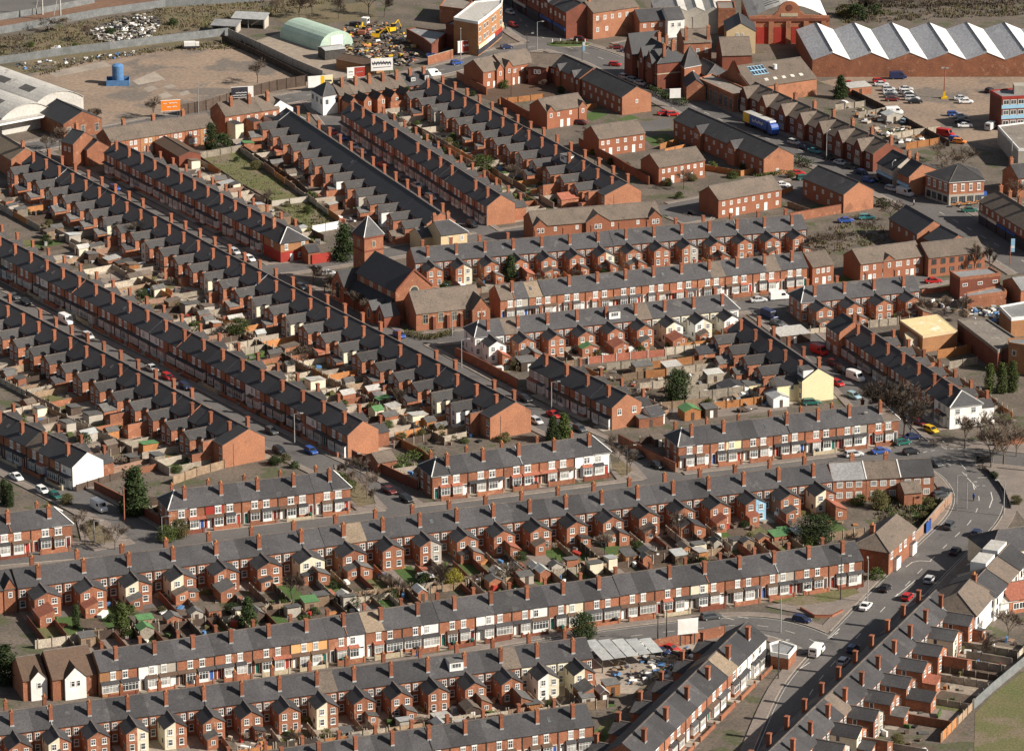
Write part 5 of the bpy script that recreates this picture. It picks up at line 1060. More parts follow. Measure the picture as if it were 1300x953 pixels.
# the brown gabled houses in the bottom left corner
gable('brown_house', 'chocolate-roofed house with white gable front in the bottom corner', 'house', (55, 826), (111, 818), 8.2, 4.6, 5.8, 4.4, wall='brick', roof='tile_choc', gablets=[(.5, 4.2, 6.6, .6)], gwall='render_white')
gable('brown_house', 'smaller chocolate-roofed brick house with a white-edged gable at bottom left', 'house', (20, 834), (50, 830), 7.2, 4.4, 5.0, 4.0, wall='brick', roof='tile_choc', gablets=[(.65, 3.2, 6.0, .5)], gwall='render_white')
gable('dormer_house', 'grey-roofed brick house with white dormer at the left end of the long terrace', 'house', (-30, 727), (13, 721), 7.8, 5.2, 4.2, 4.2, wall='brick', roof='slate', gablets=[(.8, 2.6, 7.4, .2)], wins=[('f', 3.2, 4.4, .9, (.3,), dk)])
t, q = flat('corner_garage', 'small flat-roofed garage with a white end at the bottom junction', 'garage', [(977, 818), (979, 829), (1001, 833), (1011, 821), (990, 814)], 3.0, 'brick', 'roof_grey', fascia='white')
t = thing('lean_to_roof', 'pale corrugated open canopy over the works yard beside the bottom terrace', 'canopy', P(795, 838, 0), rad(20))
for k in range(5): obj('roof_sheet', MB('sheet_metal').slab([(-7 + k * 2.6, -5, 2.9 + .03 * k), (-4.6 + k * 2.6, -5, 2.9 + .03 * k), (-4.6 + k * 2.6, 5 - k * .8, 3.3 + .03 * k), (-7 + k * 2.6, 5 - k * .8, 3.3 + .03 * k)], .06), t)
for x in (-6.8, 5.6):
    for y in (-4.6, 2.5): obj('post', MB('steel_dark').box((x - .1, y - .1, 0), (x + .1, y + .1, 2.86)), t)
gable('garage', 'brown-roofed brick garage between the big gable and the white corner terrace', 'garage', (472, 575), (496, 571), 3.9, 2.7, 3.0, 3.0, wall='brick', roof='tile_brown')
gable('bin_store', 'low white house wing with small bays left of the gabled works', 'wing', (818, 517), (836, 513), 4.0, 2.8, 2.4, 2.4, wall='render_white', roof='slate')
# ------------------------------------------------------------------ trees and shrubs (prototypes shared by copies)
def bare_tree(h, spread, seed, twigs=3, r0=.16):
    r = random.Random(seed); tr = MB('bark'); cr = MB('twig')
    def grow(p, d, ln, rad_, lev):
        q = p + d * ln; (tr if lev < 2 else cr).tube(p, q, rad_, rad_ * .62, 4 if lev < 2 else 3, None, False)
        if lev >= 5: return
        n = (4, 4, 4, 4, twigs)[lev]
        for i in range(n):
            a = r.uniform(0, 6.283); t = r.uniform(.35, .75) * spread
            s = d.orthogonal().normalized(); w = d.cross(s); nd = (d + (s * math.cos(a) + w * math.sin(a)) * t + Vector((0, 0, .12))).normalized()
            grow(p + d * ln * r.uniform(.55, 1), nd, ln * r.uniform(.6, .82), max(rad_ * .5, .034), lev + 1)
    grow(Vector((0, 0, 0)), Vector((r.uniform(-.05, .05), r.uniform(-.05, .05), 1)).normalized(), h * .30, r0, 0)
    return tr, cr
def leaf_cloud(shape, n, size, seed, m='leaf_dark', clumps=14):
    """many small leaf sprays gathered in clumps inside shape(z in 0..1) -> radius"""
    r = random.Random(seed); mb = MB(m)
    cs = []
    for i in range(clumps):
        z = r.uniform(.03, .97); a = r.uniform(0, 6.283); R_ = shape(z) * r.uniform(.35, .9); cs.append((Vector((R_ * math.cos(a), R_ * math.sin(a), z)), r.uniform(.5, 1.0)))
    for i in range(n):
        if r.random() < .72:
            c, k = r.choice(cs); g = lambda: r.gauss(0, .17) * k
            p = Vector((c.x + g() * shape(.4) * 1.5, c.y + g() * shape(.4) * 1.5, c.z + g() * .55))
        else:
            z = r.random(); a = r.uniform(0, 6.283); R_ = shape(z) * math.sqrt(r.random()); p = Vector((R_ * math.cos(a), R_ * math.sin(a), z))
        if not 0.01 < p.z < 1.03: continue
        n_ = Vector((r.gauss(0, 1), r.gauss(0, 1), r.gauss(.4, 1))).normalized(); s = n_.orthogonal().normalized(); w = n_.cross(s); k = size * r.uniform(.6, 1.4)
        a = r.uniform(0, 6.283); s, w = s * math.cos(a) + w * math.sin(a), w * math.cos(a) - s * math.sin(a)
        mb.face([p + s * k, p + w * k * .55, p - s * k, p - w * k * .55])
    return mb
PROTO = {}
for i in range(4):
    a, b = bare_tree(9, (1.0, .85, 1.15, .95)[i], 11 + i); PROTO['bare', i] = (a.mesh('trunk'), b.mesh('crown'))
a, b = bare_tree(10, .55, 31, 3, .13); PROTO['birch', 0] = (a.mesh('trunk'), b.mesh('crown'))
SH = {'cone': lambda z: .30 * (1 - z) ** .75 + .02 if z > .08 else .2, 'column': lambda z: .16 * math.sin(math.pi * min(1, z * .8 + .18)) ** .7 + .015, 'round': lambda z: .5 * math.sqrt(max(0, 1 - (2 * z - 1) ** 2)) + .03, 'mound': lambda z: .62 * math.sqrt(max(0, 1 - z * z)) + .03}
for k, (n, sz, cl) in {'cone': (5600, .024, 60), 'column': (3600, .021, 44), 'round': (5200, .028, 40), 'mound': (1500, .055, 22)}.items():
    for i in range(3):
        me = leaf_cloud(SH[k], n, sz, 50 + i + len(k), 'leaf_dark', cl).mesh('crown'); tk = MB('bark').tube((0, 0, 0), (0, 0, .75 if k in ('cone', 'column') else .45), .022, .008, 5)
        if k in ('round', 'mound'):
            for j in range(4): tk.tube((0, 0, .1), (.22 * math.cos(j * 1.6), .22 * math.sin(j * 1.6), .5), .014, .006, 4)
        PROTO[k, i] = (tk.mesh('trunk'), me)
tr_r = random.Random(5)
def tree(kind, at, h, label, name='tree', cat='tree', leaf=None, width=1.0, group=None, i=None):
    v = at if isinstance(at, Vector) else P(at[0], at[1], 0)
    n = 4 if kind == 'bare' else 1 if kind == 'birch' else 3; i = tr_r.randrange(n) if i is None else i
    me = PROTO[kind, i]; s = h / (9.0 if kind == 'bare' else 10.0 if kind == 'birch' else 1.0)
    t = thing(name, label, cat, v, tr_r.uniform(0, 6.28), group, (s * width, s * width, s))
    obj('trunk', me[0], t); obj('stems' if name == 'shrub' and kind == 'bare' else 'crown', me[1], t, over=({'leaf_dark': leaf} if leaf else None) if kind not in ('bare', 'birch') else ({'twig': leaf} if leaf else None))
    return t
EV = 'evergreen trees among the houses'; BT = 'bare winter trees'
for k, at, h, lab, lf, w in (
    ('cone', (172, 652), 11.5, 'big dark conifer beside the rendered white gable house yard', 'leaf_dark', 1.35), ('cone', (166, 654), 8, 'slimmer conifer pressed against the big dark conifer', 'leaf_dark', 1.0),
    ('column', (5, 640), 6.5, 'small dark cypress at the left edge above the short terrace', 'leaf_dark', 1.1), ('column', (13, 643), 6.0, 'second small cypress beside the one at the left edge', 'leaf_dark', 1.1),
    ('round', (860, 510), 8.5, 'dense rounded evergreen standing alone in the back yards', 'leaf_dark', .95), ('cone', (702, 562), 6.8, 'conifer at the street corner beside the bare brick gable, left of a pair', 'leaf_dark', 1.2), ('cone', (716, 560), 7.2, 'sunlit conifer at the street corner, right of a pair', 'leaf_green', 1.2),
    ('column', (648, 357), 7.5, 'dark pointed cypress behind the street terrace', 'leaf_dark', 1.5), ('cone', (437, 331), 10.5, 'tall dark evergreen beside the church tower', 'leaf_dark', 1.2), ('round', (303, 428), 5.2, 'round green bush tree in the gardens of the longest diagonal terrace', 'leaf_green', 1.25),
    ('round', (1036, 688), 6.5, 'large dark evergreen behind the bottom street terrace', 'leaf_dark', 1.5), ('column', (155, 806), 7.5, 'olive cypress in the gardens behind the long gabled terrace', 'leaf_green', 1.5), ('column', (97, 797), 5.5, 'dark slim cypress beside the red tiled extension', 'leaf_dark', 1.1),
    ('cone', (315, 795), 6.8, 'dark bushy conifer between the sheds of the long terrace gardens', 'leaf_dark', 1.3), ('round', (228, 683), 4.6, 'sunlit olive bush against the arched-window terrace front', 'leaf_olive', 1.0), ('round', (212, 688), 4.2, 'darker bush beside the arched-window terrace corner', 'leaf_green', 1.1),
    ('round', (741, 812), 6.4, 'loose dark evergreen on the pavement of the bottom street terrace', 'leaf_dark', .95), ('round', (612, 218), 5.2, 'round evergreen in the gardens behind the shaded bay terrace', 'leaf_green', 1.3), ('column', (268, 190), 8.5, 'tall dark cypress at the top of the green plot', 'leaf_dark', 1.6), ('mound', (284, 188), 4.5, 'dark spreading bush at the foot of the tall cypress', 'leaf_dark', 1.2),
    ('cone', (1067, 125), 7.5, 'dark conifer at the corner of the car park', 'leaf_dark', 1.3), ('column', (1256, 499), 8.0, 'left of three rounded conifers behind the white pub terrace', 'leaf_green', 1.15), ('column', (1271, 499), 8.2, 'middle of three rounded conifers behind the white pub terrace', 'leaf_green', 1.15), ('column', (1285, 497), 8.4, 'right of three rounded conifers behind the white pub terrace', 'leaf_green', 1.2), ('mound', (1088, 24), 5, 'dark evergreen scrub behind the first sawtooth roof', 'leaf_dark', 1.4), ('mound', (1104, 18), 5.5, 'dark evergreen scrub behind the second sawtooth roof', 'leaf_dark', 1.4), ('mound', (1072, 20), 4, 'olive scrub at the side of the bath hall yard', 'leaf_olive', 1.4),
    ('column', (518, 133), 6.0, 'dark conifer behind the dormered roadside houses', 'leaf_dark', 1.5), ('round', (575, 746), 4.6, 'yellow-green bush tree in the long terrace gardens', 'leaf_yellow', 1.05), ('round', (1025, 640), 4.0, 'green bush behind the later brick houses', 'leaf_olive', 1.1), ('round', (1115, 645), 4.6, 'pale green bush in front of the later brick houses', 'leaf_olive', 1.1),
    ('mound', (1112, 735), 2.8, 'dense green bush on the corner by the hip-roofed brick house', 'leaf_green', 1.3), ('column', (7, 868), 9, 'dark green conifer in the bottom left corner', 'leaf_dark', 1.8)):
    tree(k, at, h * .9, lab, leaf=lf, width=w * .95, group=EV if False else None, name='conifer' if k in ('cone', 'column') else 'evergreen_tree')
for i, (at, h, lab, w) in enumerate((
    ((108, 692), 5.5, 'young bare tree on the corner verge, first from the left', .8), ((119, 684), 5.2, 'young bare tree on the corner verge behind the white van', .8), ((133, 692), 4.2, 'thin bare sapling in the middle of the corner verge', .7), ((146, 698), 6.2, 'bare tree at the tip of the corner verge by the main cross street', .9), ((102, 676), 5, 'young bare tree on the verge beside the white gable fence', .8),
    ((1120, 548), 10, 'tall bare tree in the row hiding the shaded pub terrace, first', 1.15), ((1136, 550), 10.5, 'tall bare tree in the row hiding the shaded pub terrace, second', 1.2), ((1148, 553), 10, 'tall bare tree in the row hiding the shaded pub terrace, third', 1.1), ((1156, 556), 8.5, 'shorter bare tree at the junction end of the tree row', 1.0),
    ((1225, 569), 8.5, 'bare tree directly in front of the white corner pub', 1.1), ((1258, 594), 9, 'bare tree on the paved square beside the bus shelter', 1.0), ((1274, 590), 9.5, 'taller bare tree in the middle of the paved square', 1.1), ((1290, 580), 8, 'bare tree on the paved square at the right edge', 1.0), ((1246, 560), 7, 'small bare tree behind the junction by the pub wall', 1.0), ((1264, 566), 8, 'bare tree between pub and paved square', 1.0),
    ((438, 612), 5, 'young bare tree on the verge beside the arched-window terrace end', .8), ((450, 626), 5.5, 'bare verge tree nearest the parked maroon car', .8), ((466, 634), 6.5, 'bare tree at the low corner of the sloping verge', .9), ((458, 606), 5.2, 'bare verge tree at the foot of the brick garage', .8), ((476, 646), 5, 'thin bare tree at the verge tip above the long terrace', .7),
    ((785, 590), 5, 'young bare tree beside the white end house', .8), ((800, 600), 5.2, 'young bare tree on the verge near the dark parked cars', .8), ((776, 578), 5, 'bare tree at the top of the verge beside the white house', .8),
    ((371, 772), 8.5, 'tall bare garden tree rising in the long terrace gardens', .75), ((500, 768), 6, 'spreading bare tree over the back lane fence', 1.1), ((555, 752), 6, 'bare brown tree among the long terrace sheds', 1.2), ((640, 742), 5, 'bare bushy tree behind the red tiled extension', 1.1), ((862, 688), 7, 'bare tree hiding a rear wing of the long terrace', .9), ((1130, 690), 7, 'bare tree on the lawn behind the hip-roofed house', .9),
    ((412, 372), 5.5, 'bare thicket tree at the church railings, first from the left', 1.4), ((432, 384), 5.5, 'bare thicket tree at the church railings, second from the left', 1.4), ((450, 395), 5.8, 'bare thicket tree at the church railings, third from the left', 1.4), ((468, 404), 5.5, 'bare thicket tree at the church railings beside the porch', 1.3), ((398, 362), 5, 'bare thicket tree nearest the church transept', 1.3),
    ((180, 312), 6.5, 'brown bare tree in the gardens below the longest terrace', 1.4), ((205, 322), 6, 'second brown bare tree in the gardens below the longest terrace', 1.4), ((160, 306), 5.5, 'greyish bare tree at the garden wall of the longest terrace', 1.2), ((505, 520), 6, 'bare rusty tree in the lower gardens of the longest terrace', 1.2), ((385, 470), 6, 'bare spreading tree halfway along the longest terrace gardens', 1.1),
    ((327, 106), 7.5, 'bare tree standing in the concrete yard', 1.0), ((195, 150), 6.5, 'bare tree beside the orange billboard', 1.0), ((120, 160), 6, 'bare tree behind the dark gabled works shed', 1.2), ((60, 196), 6, 'bare tree at the far-left street corner', 1.0), ((76, 190), 6.5, 'bare tree near the white factory canopy', 1.0),
    ((380, 24), 8, 'bare tree behind the arched hangar', 1.0), ((396, 20), 8, 'second bare tree behind the arched hangar', 1.0), ((430, 24), 7, 'bare tree at the back of the scrap yard', 1.1), ((468, 18), 9, 'large bare tree beyond the scrap yard', 1.1), ((488, 22), 7, 'bare tree by the low brick range beyond the scrap yard', 1.1), ((350, 20), 7, 'bare tree left of the arched hangar', 1.0),
    ((1205, 222), 7, 'bare tree beside the low grey hall', 1.2), ((1222, 215), 6.5, 'second bare tree beside the low grey hall', 1.2), ((1190, 205), 5.5, 'bare scrub tree at the car park corner', 1.2), ((1290, 255), 6, 'bare tree at the right edge junction', 1.0),
    ((1035, 322), 5.5, 'bare scrub tree behind the street terrace end house', 1.3), ((1060, 318), 5.5, 'bare scrub tree on the waste plot behind the white-windowed block', 1.3), ((1012, 308), 5.5, 'bare scrub tree at the end of the rear-view terrace', 1.3), ((1100, 300), 5, 'bare scrub tree beside the turquoise parked car', 1.2), ((1130, 280), 6, 'bare scrub tree by the dark slate modern block', 1.2),
    ((1175, 405), 5, 'bare scrub tree behind the yellow-roofed workshop', 1.4), ((1200, 398), 5, 'bare scrub tree between the vans and yellow-roofed workshop', 1.4), ((1222, 400), 4.5, 'bare scrub tree in front of the parked white vans', 1.4), ((340, 262), 5, 'bare scrub at the edge of the green plot', 1.2),
    ((700, 282), 4, 'bare shrub tree beside the white-trimmed modern terrace', 1.2), ((868, 240), 5.5, 'bare tree at the bend of the parking lane', 1.1), ((1280, 812), 6, 'bare brown tree in the bottom right gardens', 1.3), ((1245, 840), 5.5, 'bare tree behind the bottom-corner terrace wings', 1.2), ((1296, 745), 5, 'bare shrubby tree at the right edge below the red roof', 1.3), ((652, 232), 5, 'bare bush by the bay terrace end gable', 1.3), ((60, 40), 4.5, 'bare scrub tree on the waste land, first from the left', 1.5), ((84, 42), 5, 'bare scrub tree on the waste land beside the rubble', 1.6), ((112, 52), 5, 'bare scrub tree on the waste land in front of the rubble', 1.5), ((20, 62), 4.5, 'bare scrub tree at the left edge of the waste land', 1.5), ((1120, 12), 8, 'bare tree behind the sawtooth works, by the far yard', 1.3), ((1098, 22), 7, 'bare tree behind the first sawtooth roof', 1.4), ((1150, 5), 7, 'bare tree at the far yard hedge', 1.3))):
    tree('bare', at, h * (1.45 if 'row hiding' in lab else 1.25), lab, 'bare_tree', 'tree', width=w)
tree('bare', (768, 704), 6.6, 'pale blossoming tree among the long terrace extensions', 'blossom_tree', 'tree', leaf='twig_pale', width=1.05)
for at, lab in (((1241, 346), 'slender white-stemmed birch before the dark-framed brick block'), ((1256, 350), 'second slender birch at the high road corner')): tree('birch', at, 9.5, lab, 'birch_tree', 'tree', width=.9)
# hedges: long leafy strips
def hedge(px, h, w, label, leaf='leaf_green'):
    pts = polyz(px); r = random.Random(len(label)); m = MB(leaf); c = (pts[0] + pts[-1]) / 2
    for a, b in zip(pts, pts[1:]):
        n = int((b - a).length * 70)
        for i in range(n):
            p = a + (b - a) * r.random() - c; d = (b - a).normalized(); p += Vector((-d.y, d.x, 0)) * r.gauss(0, w / 3) + Vector((0, 0, h * r.random() ** .7))
            nn = Vector((r.gauss(0, 1), r.gauss(0, 1), r.gauss(.5, 1))).normalized(); s = nn.orthogonal().normalized() * .22; q = nn.cross(s)
            m.face([p + s, p + q * .6, p - s, p - q * .6])
    o = obj('hedge', m, None, c); tag(o, label, 'hedge')
hedge([(788, 143), (800, 140), (808, 138)], 2, 1.6, 'clipped dark hedge before the dark-roofed modern block gable', 'leaf_dark')
hedge([(1008, 205), (1030, 214)], 2.2, 2.0, 'dark hedge between two modern gables along the high road', 'leaf_dark')
hedge([(826, 116), (850, 128), (872, 136)], 2, 1.6, 'long dark hedge beside the high road pavement', 'leaf_dark')
hedge([(960, 228), (990, 222), (1006, 218)], 1.4, 1.4, 'low hedge at the foot of the long dark-roofed block', 'leaf_green')
hedge([(425, 606), (448, 616), (444, 626)], 1.6, 1.4, 'hedge curving round the end house of the arched-window terrace', 'leaf_green')
hedge([(513, 425), (545, 432), (575, 424)], 1.3, 2.0, 'ragged olive hedge along the church hall railings', 'leaf_olive')
hedge([(1090, 10), (1180, 8), (1290, 6)], 3, 3, 'long reddish scrub hedge behind the sawtooth works', 'twig')
hedge([(500, 590), (530, 582), (545, 576)], 1.6, 3.5, 'overgrown garden bushes behind the big brick gable', 'leaf_green')

# planting between the modern houses and along the verges
mr = random.Random(40); MS = [(600, 122), (640, 112), (690, 112), (712, 118), (735, 132), (762, 130), (776, 128), (742, 168), (760, 172), (800, 176), (815, 172), (838, 182), (868, 176), (890, 205), (905, 214), (930, 226), (945, 214), (962, 206), (985, 208), (1004, 226), (1030, 240), (1048, 252), (1080, 258), (1098, 252), (848, 236), (880, 230), (862, 252), (700, 288), (850, 222), (796, 212), (775, 208), (752, 196), (1010, 276), (1120, 262), (1066, 372), (1140, 330), (1090, 372), (1172, 660), (1186, 650), (1150, 668), (1160, 630), (1180, 640), (1130, 632), (1112, 700), (1090, 640), (1070, 632), (255, 560), (300, 585), (330, 575), (345, 588), (60, 655), (85, 640), (225, 600), (510, 560), (522, 552), (535, 556), (548, 548), (560, 552), (575, 558), (540, 570), (556, 568), (590, 562), (350, 590), (362, 586), (374, 594), (505, 600), (520, 596), (535, 604), (560, 590), (655, 545), (640, 560), (900, 516), (925, 516), (845, 505), (890, 470), (300, 205), (325, 215), (365, 262), (390, 270), (405, 280), (350, 285), (15, 70), (40, 60), (95, 60), (140, 45), (220, 32), (250, 40), (300, 25), (340, 20), (1180, 395), (1225, 408), (1140, 385), (1270, 470), (1250, 452), (1210, 478), (1245, 600), (1262, 606), (1290, 640)]
SIDES = [(750, 'uppermost diagonal terrace'), ]
for i, px in enumerate(MS):
    kd = mr.choice(['mound', 'mound', 'bare', 'round']); lf = mr.choice(['leaf_dark', 'leaf_green', 'leaf_olive', 'leaf_olive']) if kd != 'bare' else 'twig'
    area = 'waste land' if px[1] < 80 else 'green plot edge' if px[0] < 420 and px[1] < 300 else 'modern houses' if px[1] < 330 else 'right-hand yards' if px[0] > 1030 and px[1] < 500 else 'paved square' if px[0] > 1200 else 'later brick houses' if px[0] > 1050 else 'middle back yards' if px[0] > 830 else 'corner gardens' if px[0] > 480 else 'arched-window yards'
    cnt = sum(1 for q in MS[:i] if abs(q[1] - px[1]) < 1e9 and False)
    tree(kd, px, mr.uniform(1.2, 2.6) * (1.5 if kd == 'bare' else 1), f"{ {'leaf_dark': 'dark green', 'leaf_green': 'green', 'leaf_olive': 'olive', 'twig': 'bare brown'}[lf]} shrub by the {area}, {nth(sorted(MS).index(px) + 1)} from the left of loose shrubs", 'shrub', 'shrub', leaf=lf, group='garden shrubs', width=1.25)
# ------------------------------------------------------------------ walls and fences along pixels
def run(name, label, cat, px, h, m, thick=.22, posts=None, cap=None, z=0):
    pts = polyz(px); o0 = pts[0].copy(); t = thing(name, label, cat, o0); b = MB(m); c = MB(cap or m)
    for i, (a, e) in enumerate(zip(pts, pts[1:])):
        a = a - o0; e = e - o0; d = (e - a).normalized(); n = Vector((-d.y, d.x, 0)) * thick / 2
        b.prism([tuple(v[:2]) for v in (a - n, e - n, e + n, a + n)], 0, h - i * .003); 
        if cap: n2 = n * 1.35; c.prism([tuple(v[:2]) for v in (a - n2, e - n2, e + n2, a + n2)], h, h + .1)
    obj('panel' if 'fence' in name or 'hoarding' in name else 'masonry', b, t)
    if cap: obj('coping', c, t)
    if posts:
        pm = MB(posts[1]).box((-.09, -.09, 0), (.09, .09, h + .15)).mesh('post')
        for a, e in zip(pts, pts[1:]):
            n_ = max(1, int((e - a).length / posts[0]))
            for i in range(n_ + 1): obj('post', pm, t, a + (e - a) * i / n_ - o0 + Vector((0, -.12, 0)))
    return t
run('brick_wall', 'long brick garden wall beside the uppermost diagonal terrace', 'wall', [(735, 186), (780, 209), (824, 235)], 2.3, 'brick', cap='brick_dark')
run('brick_wall', 'upper brick wall between the uppermost terrace and the parking court', 'wall', [(636, 133), (662, 147), (688, 161)], 2.3, 'brick', cap='brick_dark')
run('brick_wall', 'short brick wall by the stepped modern pair', 'wall', [(580, 100), (600, 111), (618, 121)], 2.2, 'brick', cap='brick_dark')
run('brick_wall', 'red brick yard wall below the white corner house terrace', 'wall', [(578, 452), (615, 470), (657, 493)], 2.2, 'brick', cap='brick_dark')
run('brick_wall', 'dark brick side wall beside the brick garage', 'wall', [(447, 583), (490, 603), (530, 622)], 2.2, 'brick_dark', cap='brick')
run('brick_wall', 'brick side wall running down to the terrace before the yellow gable', 'wall', [(785, 563), (822, 582), (858, 600)], 2.2, 'brick', cap='brick_dark')
run('brick_wall', 'dark side wall beside the tall conifer yard', 'wall', [(120, 622), (160, 642), (204, 668)], 2.0, 'brick_dark', cap='brick')
run('brick_wall', 'red painted yard wall beside the red corner house', 'wall', [(396, 336), (420, 332)], 2.6, 'paint_red')
run('brick_wall', 'long pinkish roadside wall with blue gates by the hip-roofed house', 'wall', [(1208, 637), (1192, 654), (1168, 682), (1152, 699), (1140, 711)], 2.2, 'blockwork', cap='concrete')
for px, lab in (((1177, 675), 'blue gate in the pinkish roadside wall, upper one'), ((1132, 716), 'blue gate at the end of the roadside wall by the bush')):
    v = P(px[0], px[1], 0); t = thing('gate', lab, 'gate', v, rad(66)); obj('gate_leaf', MB('paint_blue').box((-1.5, -.3, 0), (1.5, -.2, 2.5)), t); obj('gate_post', MB('brick').box((1.5, -.35, 0), (1.8, .1, 2.6)), t)
run('brick_wall', 'curved low brick wall round the grass corner at the bottom junction', 'wall', [(1016, 774), (1034, 784), (1056, 784), (1070, 777)], .6, 'brick', cap='brick_dark')
run('brick_wall', 'brick yard wall along the bottom street with square piers', 'wall', [(830, 826), (870, 818), (920, 808)], 2.4, 'brick', posts=(5, 'brick'))
run('brick_wall', 'white painted stretch of wall by the corrugated canopy', 'wall', [(808, 829), (824, 826)], 2.6, 'render_white')
run('brick_wall', 'long red brick wall behind the rear-view terrace parking', 'wall', [(1002, 282), (1060, 272), (1105, 264)], 2.4, 'brick', cap='brick_dark')
run('brick_wall', 'brick boundary wall along the bottom edge of the scrap yard', 'wall', [(543, 83), (575, 74)], 2.6, 'brick', cap='concrete')
run('brick_wall', 'brick forecourt wall in front of the dark-framed block', 'wall', [(1170, 374), (1205, 369), (1250, 361)], 1.3, 'brick', posts=(5, 'brick'))
run('brick_wall', 'low brick wall on the right edge paved square', 'wall', [(1262, 566), (1330, 560)], 1.6, 'brick')
run('pedestrian_rail', 'dark pedestrian guard rail curving round the paved square', 'railing', [(1247, 595), (1262, 608), (1276, 628), (1283, 646)], 1.0, 'steel_dark', .06, (2.5, 'steel_dark'))
